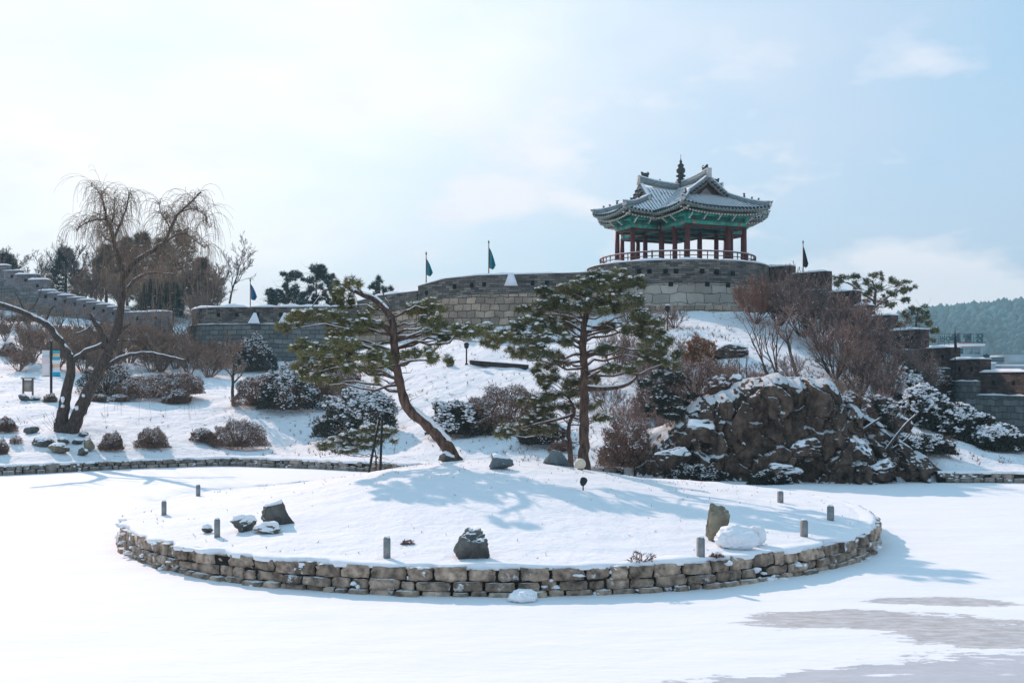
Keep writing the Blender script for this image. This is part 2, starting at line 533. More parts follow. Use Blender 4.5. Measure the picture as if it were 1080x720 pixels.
M_pink = simple('painted_stripe', (0.40, 0.24, 0.21), (0.26, 0.15, 0.13), 3.5, 0.7)
M_barge = simple('bargeboard_paint', (0.24, 0.20, 0.19), (0.15, 0.12, 0.115), 3.0, 0.8)
M_disc = simple('rafter_end', (0.70, 0.66, 0.58), (0.55, 0.50, 0.44), 3.5, 0.7)
M_wood_d = simple('dark_wood', (0.06, 0.04, 0.035), (0.03, 0.022, 0.02), 3.5, 0.7)
M_ceiling = simple('ceiling_wood', (0.05, 0.075, 0.06), (0.03, 0.04, 0.035), 3.5, 0.8)
M_gold = simple('dark_bronze', (0.06, 0.075, 0.075), (0.03, 0.04, 0.04), 5.0, 0.5, metal=0.3)
M_flag = simple('flag_teal', (0.02, 0.22, 0.26), (0.015, 0.15, 0.20), 3.0, 0.8)
M_flag_b = simple('flag_blue', (0.02, 0.15, 0.32), (0.015, 0.10, 0.24), 3.0, 0.8)
M_flag_k = simple('flag_dark', (0.02, 0.035, 0.04), (0.015, 0.02, 0.03), 3.0, 0.8)
M_pole = simple('flag_pole_paint', (0.25, 0.10, 0.08), (0.15, 0.07, 0.06), 3.0, 0.6)
M_iron = simple('dark_iron', (0.025, 0.03, 0.032), (0.015, 0.02, 0.02), 6.0, 0.5)
M_post = simple('post_stone', (0.30, 0.30, 0.30), (0.20, 0.20, 0.20), 8.0, 0.85, 0.4, 30, 0.01)
M_ball = simple('cream_ball', (0.72, 0.62, 0.48), (0.66, 0.56, 0.43), 5.0, 0.6)


# ------------------------------------------------------------------ terrain
SHORE = sorted([(-140, 30), (-60, 36), (-36, 41), (-27, 43.6), (-21.4, 45.9), (-17.7, 48.8), (-13.3, 51.3), (-7.5, 48.6), (-3.6, 46.6), (0.4, 46.2), (5.8, 45.0),
                (9.5, 43.0), (13, 42.2), (16.3, 43.0), (19.8, 42.7), (27, 41.5), (40, 38), (80, 30), (160, 20)])
_sx = np.array([a for a, b in SHORE]); _sy = np.array([b for a, b in SHORE])


def shore(x):
    x = np.asarray(x, float)
    k = [-1.2, -0.6, 0, 0.6, 1.2]
    return sum(np.interp(x + d, _sx, _sy) for d in k) / len(k)


CLX = [5.0, 6.2, 7.4, 9.0, 10.0, 12.2, 13.2, 14.2, 15.5, 16.4, 17.2]
CLH = [0.5, 1.8, 2.9, 3.9, 4.15, 4.1, 3.5, 2.6, 1.6, 1.0, 0.45]


def cliff_h(x):
    return np.interp(x, CLX, CLH, left=0.0, right=0.0)


CP = [(0, 455, 52), (0, 425, 58), (0, 400, 66), (0, 370, 76), (0, 345, 90), (100, 450, 53), (100, 425, 61), (100, 405, 68), (100, 372, 84),
      (200, 450, 57), (200, 425, 63), (200, 402, 72), (200, 388, 79), (300, 470, 55), (300, 432, 60), (300, 408, 70), (300, 388, 79), (400, 472, 51.5), (400, 425, 60),
      (400, 388, 68), (400, 366, 74), (500, 460, 51), (500, 405, 60), (500, 372, 66), (500, 350, 71), (600, 450, 51), (600, 400, 58), (600, 352, 68), (600, 342, 72),
      (700, 450, 50), (700, 400, 56), (700, 350, 65), (700, 334, 70), (780, 372, 57), (780, 342, 67), (780, 330, 71), (870, 385, 58), (870, 352, 68), (870, 338, 76),
      (940, 442, 50), (940, 415, 58), (940, 384, 66), (1000, 470, 47), (1000, 452, 54), (1000, 440, 60), (1040, 457, 58), (1080, 463, 57), (975, 425, 64), (1080, 488, 46), (1080, 468, 52), (1200, 475, 50), (-120, 455, 52),
      (-120, 400, 66), (-120, 345, 90)]
_cw = [tuple(P(*c)) for c in CP]
_cw += [(-30, 110, 10.5), (-10, 110, 8.6), (-45, 112, 12), (-8, 92, 7.8), (4, 95, 9.5), (13, 92, 10.5), (20, 92, 7.0), (27, 84, 3.5), (32, 60, 0.9), (50, 60, 0.6), (60, 90, 1), (40, 100, 2), (-60, 130, 12), (-20, 140, 9), (20, 140, 6), (60, 140, 1)]
_cw += [(x, float(shore(x)), 0.42) for x in np.linspace(-60, 5, 12)] + [(x, float(shore(x)), 0.42) for x in np.linspace(17.5, 60, 8)]
_cw += [(x, float(shore(x)) + 2.2, float(cliff_h(x))) for x in (7.4, 9.0, 10.5, 12.2, 13.2, 14.4, 15.6)]
_cw = np.array(_cw)
_d = np.linalg.norm(_cw[:, None, :2] - _cw[None, :, :2], axis=2)
_wts = np.linalg.solve(_d + np.eye(len(_cw)) * 0.02, _cw[:, 2] - 3.0)


def base_h(x, y):
    x = np.asarray(x, float); y = np.asarray(y, float)
    d = np.sqrt((x[..., None] - _cw[:, 0]) ** 2 + (y[..., None] - _cw[:, 1]) ** 2 + 0.05)
    return 3.0 + d @ _wts


def hill_h(x, y):
    """height of the snowy bank and hill behind the pond (without fine noise)"""
    x = np.asarray(x, float); y = np.asarray(y, float)
    s = y - shore(x)
    z = base_h(np.clip(x, -70, 70), np.clip(y, 20, 150))
    fade = sstep(120, 190, y) + sstep(65, 110, np.abs(x))
    z = np.clip(z, 0.42, 14) * (1 - np.clip(fade, 0, 1)) + 0.6 * np.clip(fade, 0, 1)
    inc = sstep(4.9, 6.0, x) * (1 - sstep(16.6, 17.4, x))
    k = sstep(-0.05, 1.6, s) * (1 - inc) + sstep(0.9, 2.2, s) * inc
    z0 = 0.42 * (1 - inc) - 0.3 * inc
    return z0 + (z - z0) * k


IC = (-0.31, 30.0); IR = 9.72


def isl_h(x, y):
    r = np.sqrt((np.asarray(x, float) - IC[0]) ** 2 + (np.asarray(y, float) - IC[1] - 0.0) ** 2)
    q = np.clip(1 - (r / 9.6) ** 2, 0, 1)
    x2 = (x - IC[0] + 0.8) / 9; y2 = (y - IC[1] - 1.2) / 9
    g = np.exp(-(x2 ** 2 * 2.2 + y2 ** 2 * 1.6))
    return 0.56 + 0.62 * q ** 0.9 * (0.45 + 0.85 * g) + 0.34 * q ** 1.5 * g


def ground_at(x, y):
    r = math.hypot(x - IC[0], y - IC[1])
    if r < IR:
        return float(isl_h(x, y))
    if y > float(shore(x)):
        return float(hill_h(x, y))
    return 0.0


def hit(px, py, y0=12.0, y1=200.0):
    """where the sight line through a photo pixel meets the ground"""
    Y = y0
    while Y < y1:
        p = P(px, py, Y)
        if ground_at(p.x, p.y) >= p.z:
            return Vector((p.x, p.y, ground_at(p.x, p.y)))
        Y += 0.05 if Y < 60 else 0.2
    return P(px, py, y1)


# hill sheet in (x, s) coordinates so that its front edge is the shoreline
def build_ground():
    xs = np.concatenate([np.linspace(-900, -75, 14), np.linspace(-65, 65, 400), np.linspace(75, 900, 14)])
    ss = np.concatenate([np.linspace(0, 4, 24), np.linspace(4.25, 60, 190), np.linspace(62, 130, 40), np.linspace(150, 1300, 12)])
    X, S = np.meshgrid(xs, ss)
    Y = shore(X) + S
    Z = hill_h(X, Y)
    amp = sstep(0, 3, S) * (1 - sstep(110, 160, S)) * (np.abs(X) < 66)
    nz = fbm(X, Y, 0, 0.35, 4) * 0.16 + fbm(X, Y, 9, 1.6, 3) * 0.045
    Z = Z + nz * amp
    nr, nc = X.shape
    V = np.stack([X, Y, Z], -1).reshape(-1, 3)
    sk = np.stack([xs, shore(xs) + 0.0, np.full_like(xs, -0.6)], -1)
    idx = np.arange(nr * nc).reshape(nr, nc)
    q = np.stack([idx[:-1, :-1], idx[:-1, 1:], idx[1:, 1:], idx[1:, :-1]], -1).reshape(-1, 4)
    si = nr * nc + np.arange(nc)
    q2 = np.stack([si[:-1], si[1:], idx[0, 1:], idx[0, :-1]], -1)
    m = MB(); m.add(np.vstack([V, sk]), quads=np.vstack([q, q2]))
    struct(m.build('ground', M_snow_hill, smooth=True))
    # wide low sheet under everything, out to the horizon
    m = MB(); m.add([(-1500, -400, -0.25), (1500, -400, -0.25), (1500, 2500, -0.25), (-1500, 2500, -0.25)], quads=[(0, 1, 2, 3)])
    struct(m.build('outer_ground', M_snow))


build_ground()


def ice_mat():
    m, t, b = newmat('snow_covered_ice')
    c = t.nodes.new('ShaderNodeTexCoord'); s = t.nodes.new('ShaderNodeSeparateXYZ'); t.links.new(c.outputs['Object'], s.inputs[0])
    x, y = s.outputs[0], s.outputs[1]
    nb = M(t, 'SUBTRACT', noise_tex(t, 0.9, 8, 0.62, mscale=(0.7, 1.6, 1)), 0.5)
    nf = M(t, 'SUBTRACT', noise_tex(t, 4.5, 10, 0.7, mscale=(0.6, 1.6, 1)), 0.5)
    nn = M(t, 'ADD', M(t, 'MULTIPLY', nb, 1.9), M(t, 'MULTIPLY', nf, 1.3))

    def ell(cx, cy, rx, ry, shear=0.0):
        u = M(t, 'DIVIDE', M(t, 'SUBTRACT', x, cx), rx)
        v = M(t, 'DIVIDE', M(t, 'SUBTRACT', M(t, 'SUBTRACT', y, cy), M(t, 'MULTIPLY', M(t, 'SUBTRACT', x, cx), shear)), ry)
        d = M(t, 'SQRT', M(t, 'ADD', M(t, 'MULTIPLY', u, u), M(t, 'MULTIPLY', v, v)))
        return M(t, 'MULTIPLY', M(t, 'SUBTRACT', 1.0, M(t, 'ADD', d, nn)), 16.0, clamp=True)
    a = ell(6.1, 18.2, 2.3, 0.85, -0.10)
    bb = ell(8.0, 17.0, 2.2, 0.95, -0.12)
    d = ell(7.8, 19.8, 1.25, 0.42)
    wet = M(t, 'MAXIMUM', M(t, 'MAXIMUM', a, bb), d)
    line = M(t, 'SUBTRACT', M(t, 'ADD', 14.35, M(t, 'MULTIPLY', M(t, 'SUBTRACT', x, 1.9), 0.36)), y)
    low = M(t, 'MULTIPLY', M(t, 'SUBTRACT', line, M(t, 'MULTIPLY', nn, 1.2)), 12.0, clamp=True)
    low = M(t, 'MULTIPLY', low, M(t, 'MULTIPLY', M(t, 'SUBTRACT', 16.9, y), 3.0, clamp=True))
    low = M(t, 'MULTIPLY', low, M(t, 'MULTIPLY', M(t, 'SUBTRACT', 0.66, noise_tex(t, 1.1, 6, 0.6, mscale=(0.6, 2.0, 1))), 14.0, clamp=True))
    snow = mixc(t, noise_tex(t, 0.15, 4), (0.88, 0.88, 0.90), (0.83, 0.85, 0.90))
    icec = mixc(t, noise_tex(t, 2.5, 10, 0.7, mscale=(0.7, 1.5, 1)), (0.34, 0.34, 0.38), (0.60, 0.60, 0.63))
    col = mixc(t, M(t, 'MULTIPLY', low, 0.85), snow, icec)
    col = mixc(t, M(t, 'MULTIPLY', wet, M(t, 'ADD', 0.62, M(t, 'MULTIPLY', nf, 1.6)), clamp=True), col, (0.33, 0.29, 0.27))
    t.links.new(col, b.inputs['Base Color'])
    anyi = M(t, 'MAXIMUM', low, wet)
    t.links.new(M(t, 'SUBTRACT', 0.75, M(t, 'MULTIPLY', anyi, 0.30)), b.inputs['Roughness'])
    b.inputs['Specular IOR Level'].default_value = 0.2
    h = M(t, 'ADD', M(t, 'ADD', M(t, 'MULTIPLY', noise_tex(t, 0.5, 5, 0.55, mscale=(0.6, 1.3, 1)), 1.0), M(t, 'MULTIPLY', noise_tex(t, 5.0, 6, 0.65, mscale=(0.5, 1.4, 1)), 0.16)), M(t, 'MULTIPLY', anyi, -0.12))
    bump(t, b, h, 0.5, 0.2)
    return m


def build_ice():
    xs = np.concatenate([np.linspace(-300, -30, 12), np.linspace(-29, 29, 200), np.linspace(30, 300, 12)])
    fr = np.linspace(0, 1, 150)
    X = np.tile(xs, (len(fr), 1))
    Y = -45 + (shore(X) + 0.25 + 45) * fr[:, None]
    Z = fbm(X, Y, 3, 0.25, 3) * 0.03
    idx = np.arange(X.size).reshape(X.shape)
    q = np.stack([idx[:-1, :-1], idx[:-1, 1:], idx[1:, 1:], idx[1:, :-1]], -1).reshape(-1, 4)
    m = MB(); m.add(np.stack([X, Y, Z], -1).reshape(-1, 3), quads=q)
    struct(m.build('pond_ice', ice_mat(), smooth=True))


build_ice()


# ------------------------------------------------------------------ blocks, boulders, snow blobs
def cube_template(n=3, rnd=0.35):
    bm = bmesh.new(); bmesh.ops.create_cube(bm, size=2.0)
    bmesh.ops.subdivide_edges(bm, edges=bm.edges[:], cuts=n, use_grid_fill=True)
    bm.verts.ensure_lookup_table()
    V = np.array([v.co[:] for v in bm.verts]); Q = np.array([[v.index for v in f.verts] for f in bm.faces])
    bm.free()
    r = np.linalg.norm(V, axis=1)[:, None]
    sph = V / r * 1.25
    cheb = np.max(np.abs(V), axis=1)[:, None]
    k = np.clip((r / cheb - 1) / 0.73, 0, 1)
    V = V * (1 - rnd * k) + sph * (rnd * k)
    return V, Q


def ico_template(sub):
    bm = bmesh.new(); bmesh.ops.create_icosphere(bm, subdivisions=sub, radius=1.0)
    bm.verts.ensure_lookup_table()
    V = np.array([v.co[:] for v in bm.verts]); T = np.array([[v.index for v in f.verts] for f in bm.faces]); bm.free()
    return V, T


CUBE = cube_template(3, 0.22)
ICO1 = ico_template(1); ICO2 = ico_template(2); ICO4 = ico_template(5)


def blobs(mb, C, S, flat=0.5, tmpl=None, rng=RNG, jit=0.25):
    """many squashed lumps of snow"""
    V0, T0 = tmpl or ICO1
    C = np.asarray(C, float).reshape(-1, 3); n = len(C)
    if n == 0:
        return
    S = np.asarray(S, float)
    if S.ndim == 1:
        S = np.stack([S, S * 0.85, S * flat], 1)
    J = 1 + rng.uniform(-jit, jit, (n, len(V0), 1))
    V = V0[None] * J * S[:, None, :]
    a = rng.uniform(0, 6.28, n); ca, sa = np.cos(a)[:, None], np.sin(a)[:, None]
    X = V[..., 0] * ca - V[..., 1] * sa; Yy = V[..., 0] * sa + V[..., 1] * ca
    V = np.stack([X, Yy, V[..., 2]], -1) + C[:, None, :]
    T = T0[None] + (np.arange(n) * len(V0))[:, None, None]
    mb.add(V.reshape(-1, 3), tris=T.reshape(-1, 3))


def block(mb, c, size, rz, rng, rough=0.12):
    V, Q = CUBE
    v = V * (np.array(size) / 2)
    off = rng.uniform(0, 50, 3)
    n = np.array([[mnoise.noise((p[0] * 3.1 + off[0], p[1] * 3.1 + off[1], p[2] * 3.1 + off[2])),
                   mnoise.noise((p[0] * 3.1 + off[1], p[1] * 3.1 + off[2], p[2] * 3.1 + off[0])),
                   mnoise.noise((p[0] * 3.1 + off[2], p[1] * 3.1 + off[0], p[2] * 3.1 + off[1]))] for p in V])
    v = v + n * rough * min(size)
    ca, sa = math.cos(rz), math.sin(rz)
    X = v[:, 0] * ca - v[:, 1] * sa; Y = v[:, 0] * sa + v[:, 1] * ca
    mb.add(np.stack([X, Y, v[:, 2]], 1) + np.array(c), quads=Q)


def path_len(pts):
    d = np.linalg.norm(np.diff(pts, axis=0), axis=1)
    return np.concatenate([[0], np.cumsum(d)])


M_joint = simple('dark_joint', (0.035, 0.03, 0.026), (0.02, 0.018, 0.016), 5.0, 1.0)


def wall_core(mb, pts, z0, z1, depth):
    mb.sweep([(x, y, z0) for x, y in pts], depth * 0.62, z1 - z0)


def resample(pts, step):
    pts = np.asarray(pts, float); L = path_len(pts); n = max(int(L[-1] / step), 1) + 1
    s = np.linspace(0, L[-1], n)
    return np.stack([np.interp(s, L, pts[:, k]) for k in range(pts.shape[1])], 1)


def stone_course_wall(name, label, pts, courses, depth, mat, cap_w, cap_h, seed, closed=False, snowlumps=0.0, broken=0.0, z0=0.0):
    """dry stone kerb of separate irregular blocks along a path on the ice, with a lip of snow on top"""
    rng = np.random.default_rng(seed)
    pts = np.asarray(pts, float)
    L = path_len(pts); tot = L[-1]

    def at(s):
        s = s % tot if closed else min(max(s, 0), tot)
        x = np.interp(s, L, pts[:, 0]); y = np.interp(s, L, pts[:, 1])
        s2 = min(s + 0.05, tot); s1 = max(s2 - 0.1, 0)
        dx = np.interp(s2, L, pts[:, 0]) - np.interp(s1, L, pts[:, 0]); dy = np.interp(s2, L, pts[:, 1]) - np.interp(s1, L, pts[:, 1])
        return x, y, math.atan2(dy, dx)
    root = thing(name, label, 'wall', (pts[0][0], pts[0][1], 0))
    mb = MB(); sm = MB()
    z = z0
    for ci, h in enumerate(courses):
        s = rng.uniform(0, 0.3)
        while s < tot - 0.15:
            w = rng.uniform(0.26, 0.72) * (1.0 if ci else 0.8)
            w = min(w, tot - s)
            x, y, a = at(s + w / 2)
            hh = h * rng.uniform(0.82, 1.08)
            out = rng.uniform(-0.05, 0.05) + (0.05 if ci == 0 else 0)
            nx, ny = math.sin(a), -math.cos(a)
            if rng.random() > broken * (0.5 if ci == 0 else 1):
                block(mb, (x + nx * out, y + ny * out, z + hh / 2), (w - 0.045, depth * rng.uniform(0.8, 1.15), hh * 0.97), a + rng.uniform(-0.05, 0.05), rng, 0.18)
                if rng.random() < snowlumps:
                    k = 3
                    cc = np.array([[x + nx * (depth / 2 + rng.uniform(-0.08, 0.03)) + math.cos(a) * rng.uniform(-w / 2, w / 2), y + ny * (depth / 2 + rng.uniform(-0.08, 0.03)) + math.sin(a) * rng.uniform(-w / 2, w / 2),
                                    z + rng.uniform(0, hh)] for _ in range(k)])
                    blobs(sm, cc, np.stack([rng.uniform(0.05, 0.12, k), rng.uniform(0.03, 0.06, k), rng.uniform(0.02, 0.05, k)], 1), 0.7, ICO2, rng)
            s += w
        z += h
    if closed or True:
        bk = MB(); pp = resample(pts, 0.3); wall_core(bk, pp, z0 - 0.02, z - 0.06, depth); bk.build('core', M_joint, root)
    mb.build('stone_courses', mat, root)
    # snow lip, uneven inner/outer edges
    n = int(tot / 0.10)
    vs = []
    for i in range(n + 1):
        x, y, a = at(tot * i / n if i < n or not closed else 0)
        nx, ny = math.sin(a), -math.cos(a)
        e = mnoise.noise((x * 1.7, y * 1.7, seed)) * 0.20 + mnoise.noise((x * 5, y * 5, seed)) * 0.09
        hh = cap_h * (1 + 0.9 * mnoise.noise((x * 1.3, y * 1.3, seed + 5)))
        o = cap_w / 2 + e - 0.03
        for (k, zz) in ((-cap_w * 3.2, z - 0.10), (-cap_w * 1.5, z + hh * 0.55), (0, z + hh), (o * 0.75, z + hh * 0.8), (o, z + hh * 0.15), (o * 0.9, z - 0.06)):
            vs.append((x + nx * k, y + ny * k, zz))
    q = []
    for i in range(n):
        for j in range(5):
            q.append((i * 6 + j, i * 6 + j + 1, (i + 1) * 6 + j + 1, (i + 1) * 6 + j))
    sm.add(vs, quads=q)
    sm.build('snow_cap', M_cap, root, smooth=True)
    return root


# island
def build_island():
    n = 200; xs = []
    rr = np.concatenate([np.linspace(0.0, 9.0, 70), np.linspace(9.1, 9.62, 8)])
    th = np.linspace(0, 2 * np.pi, 240, endpoint=False)
    R, T = np.meshgrid(rr, th, indexing='ij')
    X = IC[0] + R * np.cos(T); Y = IC[1] + R * np.sin(T)
    Z = isl_h(X, Y) + fbm(X, Y, 0, 0.5, 4) * 0.035 * (1 - sstep(9.0, 9.6, R)) + fbm(X, Y, 4, 2.2, 3) * 0.012
    m = MB()
    idx = np.arange(X.size).reshape(X.shape)
    j2 = np.roll(idx, -1, axis=1)
    q = np.stack([idx[:-1], idx[1:], j2[1:], j2[:-1]], -1).reshape(-1, 4)
    m.add(np.stack([X, Y, Z], -1).reshape(-1, 3), quads=q)
    struct(m.build('island_ground', M_snow, smooth=True))
    a = np.linspace(-np.pi, np.pi, 361)
    ring = np.stack([IC[0] + 9.62 * np.cos(a), IC[1] + 9.62 * np.sin(a)], 1)
    stone_course_wall('stone_edging', 'ring of two courses of grey stone blocks edging the round island', ring, [0.13, 0.19, 0.25], 0.36, M_stone, 0.30, 0.05, 3, closed=True, snowlumps=0.16, broken=0.02, z0=-0.03)


build_island()

xs = np.linspace(-60, 4.6, 400)
stone_course_wall('stone_kerbing', 'long low stone kerb under the snowy lawn on the left far shore', np.stack([xs, shore(xs) + 0.02], 1), [0.18, 0.2], 0.3, M_stone_dark, 0.25, 0.05, 8, snowlumps=0.1)
xs = np.linspace(16.6, 60, 260)
stone_course_wall('stone_kerbing', 'dark low stone kerb in shade on the right far shore', np.stack([xs, shore(xs) + 0.02], 1), [0.18, 0.2], 0.3, M_stone_dark, 0.25, 0.05, 9, snowlumps=0.25, broken=0.1)


def boulder(name, label, c, size, seed, mat, snow=0.45, planes=9, rz=0.0, cat='rock', group=None, sink=0.15, sthick=0.05, sharp=0.65, parent=None):
    rng = np.random.default_rng(seed)
    V, T = ICO4
    v = V.copy()
    for _ in range(planes):
        n = rng.normal(size=3); n[2] *= 0.8; n /= np.linalg.norm(n)
        d = rng.uniform(sharp * 0.65, sharp)
        k = v @ n
        over = np.clip(k - d, 0, None)
        v = v - over[:, None] * n
    nn = np.array([mnoise.fractal((p[0] * 1.7 + seed, p[1] * 1.7, p[2] * 1.7), 1.0, 2.0, 5) for p in v])
    v = v * (1 + 0.15 * nn[:, None] + 0.10 * np.array([mnoise.fractal((p[0] * 5 + seed, p[1] * 6, p[2] * 6), 1.0, 2.0, 4) for p in v])[:, None])
    v = v / (v.max(0) - v.min(0)) * np.array(size)
    v[:, 2] -= v[:, 2].min() + sink * size[2]
    ca, sa = math.cos(rz), math.sin(rz)
    v = np.stack([v[:, 0] * ca - v[:, 1] * sa, v[:, 0] * sa + v[:, 1] * ca, v[:, 2]], 1)
    v = v + np.array(c)
    root = thing(name, label, cat, tuple(c), group)
    mb = MB(); mb.add(v, tris=T); mb.build('stone', mat, root)
    if snow is not None:
        fn = np.cross(v[T[:, 1]] - v[T[:, 0]], v[T[:, 2]] - v[T[:, 0]]); fn /= np.maximum(np.linalg.norm(fn, axis=1)[:, None], 1e-9)
        vn = np.zeros_like(v)
        for k in range(3):
            np.add.at(vn, T[:, k], fn)
        vn /= np.maximum(np.linalg.norm(vn, axis=1)[:, None], 1e-9)
        w = vn[:, 2] + 0.28 * np.array([mnoise.noise((p[0] * 3, p[1] * 3, p[2] * 3)) for p in v])
        keep = (w[T] > snow).all(1)
        if keep.sum() > 4:
            T2 = T[keep]
            cnt = np.zeros(len(v)); tot = np.zeros(len(v))
            for k in range(3):
                np.add.at(cnt, T2[:, k], 1); np.add.at(tot, T[:, k], 1)
            inner = (cnt == tot)
            off = np.where(inner, 1.0, -0.15)
            # soften thickness by neighbours
            for _ in range(3):
                acc = np.zeros(len(v)); c2 = np.zeros(len(v))
                for (i, j) in ((0, 1), (1, 2), (2, 0)):
                    np.add.at(acc, T2[:, i], off[T2[:, j]]); np.add.at(c2, T2[:, i], 1)
                off = np.where(inner, np.where(c2 > 0, acc / np.maximum(c2, 1), off), off)
            v2 = v + (vn * 0.4 + np.array([0, 0, 0.8])) * (off * sthick)[:, None]
            used = np.unique(T2); mp = -np.ones(len(v), int); mp[used] = np.arange(len(used))
            mb = MB(); mb.add(v2[used], tris=mp[T2]); mb.build('snow_cap', M_cap, root, smooth=True)
    return root


# --- distant setting: forested hill, haze
def build_far_hill():
    xs = np.linspace(60, 900, 120); ys = np.linspace(640, 1250, 60)
    X, Y = np.meshgrid(xs, ys)
    prof = np.interp(X, [60, 300, 345, 400, 500, 620, 900], [0, 46, 58, 62, 74, 66, 20])
    Z = prof * np.exp(-((Y - 930) / 170.0) ** 2) + fbm(X, Y, 0, 0.012, 4) * 6
    m = MB(); idx = np.arange(X.size).reshape(X.shape)
    q = np.stack([idx[:-1, :-1], idx[:-1, 1:], idx[1:, 1:], idx[1:, :-1]], -1).reshape(-1, 4)
    m.add(np.stack([X, Y, Z - 1.5], -1).reshape(-1, 3), quads=q)
    struct(m.build('hill', simple('hill_ground', (0.30, 0.31, 0.32), (0.12, 0.13, 0.12), 0.02, 0.95), smooth=True))
    rng = np.random.default_rng(2)
    n = 9000
    x = rng.uniform(230, 700, n); y = rng.uniform(700, 1000, n)
    z = np.interp(x, [60, 300, 345, 400, 500, 620, 900], [0, 46, 58, 62, 74, 66, 20]) * np.exp(-((y - 930) / 170.0) ** 2) - 1
    s = rng.uniform(2.2, 5.2, n)
    mb = MB(); blobs(mb, np.stack([x, y, z + s * 0.7], 1), np.stack([s * 0.8, s * 0.8, s * 1.1], 1), tmpl=ICO1, rng=rng, jit=0.45)
    stuff(mb.build('far_forest', simple('far_forest', (0.055, 0.12, 0.125), (0.03, 0.065, 0.075), 0.01, 0.95, island=0.9)), 'hazy forested hill beyond the roofs on the right', 'forest')


build_far_hill()
hz = MB(); hz.box((0, 560, 59), (2400, 1500, 122))
m, t, b = newmat('haze_air')
t.nodes.remove(b)
pv = t.nodes.new('ShaderNodeVolumePrincipled')
pv.inputs['Color'].default_value = (0.50, 0.84, 1.0, 1)
pv.inputs['Density'].default_value = 0.0005
pv.inputs['Anisotropy'].default_value = 0.2
t.links.new(pv.outputs[0], t.nodes['Material Output'].inputs['Volume'])
hzo = hz.build('haze', m)
stuff(hzo, 'thin blue winter haze over the whole scene', 'haze')

# ------------------------------------------------------------------ cliff
def build_cliff():
    rng = np.random.default_rng(21)
    nu, nv = 420, 150
    us = np.linspace(4.9, 17.3, nu)
    vs = np.linspace(0, 1, nv)
    U, Vv = np.meshgrid(us, vs)
    H = cliff_h(U) + 0.25 * fbm(U, 0 * U, 2, 1.1, 3)
    H = np.maximum(H, 0.3)
    Z = -0.3 + (H + 0.3) * Vv
    lean = np.interp(U, [5, 8, 9.5, 12.6, 13.4, 17], [0.6, 0.22, 0.06, 0.05, 0.45, 0.9])
    # blocky cells
    k = 75
    sx = rng.uniform(4.9, 17.3, k); sz = rng.uniform(-0.3, 4.0, k)
    off = rng.uniform(-0.6, 0.45, k); tx = rng.normal(0, 0.13, k); tz = rng.normal(-0.03, 0.10, k)
    wx = U + 0.30 * fbm(U, Z, 5, 0.9, 5); wz = Z + 0.34 * fbm(U, Z, 8, 1.3, 5)
    hor = np.interp(sx, [9, 12.8, 13.5], [1.0, 1.0, 1.0])
    D = np.maximum(np.abs((wx[..., None] - sx) * 1.35 + (wz[..., None] - sz) * 0.12), np.abs((wz[..., None] - sz) * 0.8 - (wx[..., None] - sx) * 0.1)) + 0.15 * np.sqrt((wx[..., None] - sx) ** 2 + (wz[..., None] - sz) ** 2)
    o = np.argsort(D, axis=-1)[..., :2]
    d1 = np.take_along_axis(D, o[..., :1], -1)[..., 0]; d2 = np.take_along_axis(D, o[..., 1:2], -1)[..., 0]
    i1 = o[..., 0]
    cell = off[i1] + tx[i1] * (U - sx[i1]) + tz[i1] * (Z - sz[i1])
    crack = np.exp(-((d2 - d1) / 0.035) ** 2) * 0.16
    calm = np.interp(U, [5, 9.2, 9.8, 12.6, 13.0, 17], [1.1, 1.0, 0.8, 0.8, 1.2, 1.3])
    rgh = fbm(U, Z * 0.35, 1, 1.3, 5) * 0.24 + fbm(U, Z * 0.5, 7, 5.5, 4) * 0.06 + fbm(U * 0.4, Z, 3, 4.0, 3) * 0.03
    under = 0.55 * np.exp(-((Z - 0.15) / 0.28) ** 2)
    ledge = 0.28 * sstep(-0.06, 0.06, Z - 0.95 - 0.35 * fbm(U, 0 * U, 4, 0.8, 4)) * sstep(-0.1, 0.15, fbm(U, 0 * U, 14, 0.7, 2)) + 0.22 * sstep(-0.05, 0.05, Z - 2.3 - 0.5 * fbm(U, 0 * U, 6, 0.9, 4)) * sstep(-0.1, 0.15, fbm(U, 0 * U, 19, 0.9, 2))
    round_ = 0.9 * np.clip((Vv - 0.86) / 0.14, 0, 1) ** 2
    Y = shore(U) - 0.45 + lean * np.clip(Z, 0, 9) - cell * calm * 0.8 + crack + rgh + under * 0.5 + ledge + round_
    Y = np.where(Vv > 0.995, Y + 1.2, Y)
    Z = np.where(Vv > 0.995, Z - 0.15, Z)
    m = MB(); idx = np.arange(U.size).reshape(U.shape)
    q = np.stack([idx[:-1, :-1], idx[:-1, 1:], idx[1:, 1:], idx[1:, :-1]], -1).reshape(-1, 4)
    m.add(np.stack([U, Y, Z], -1).reshape(-1, 3), quads=q)
    struct(m.build('cliff', M_cliff))


build_cliff()
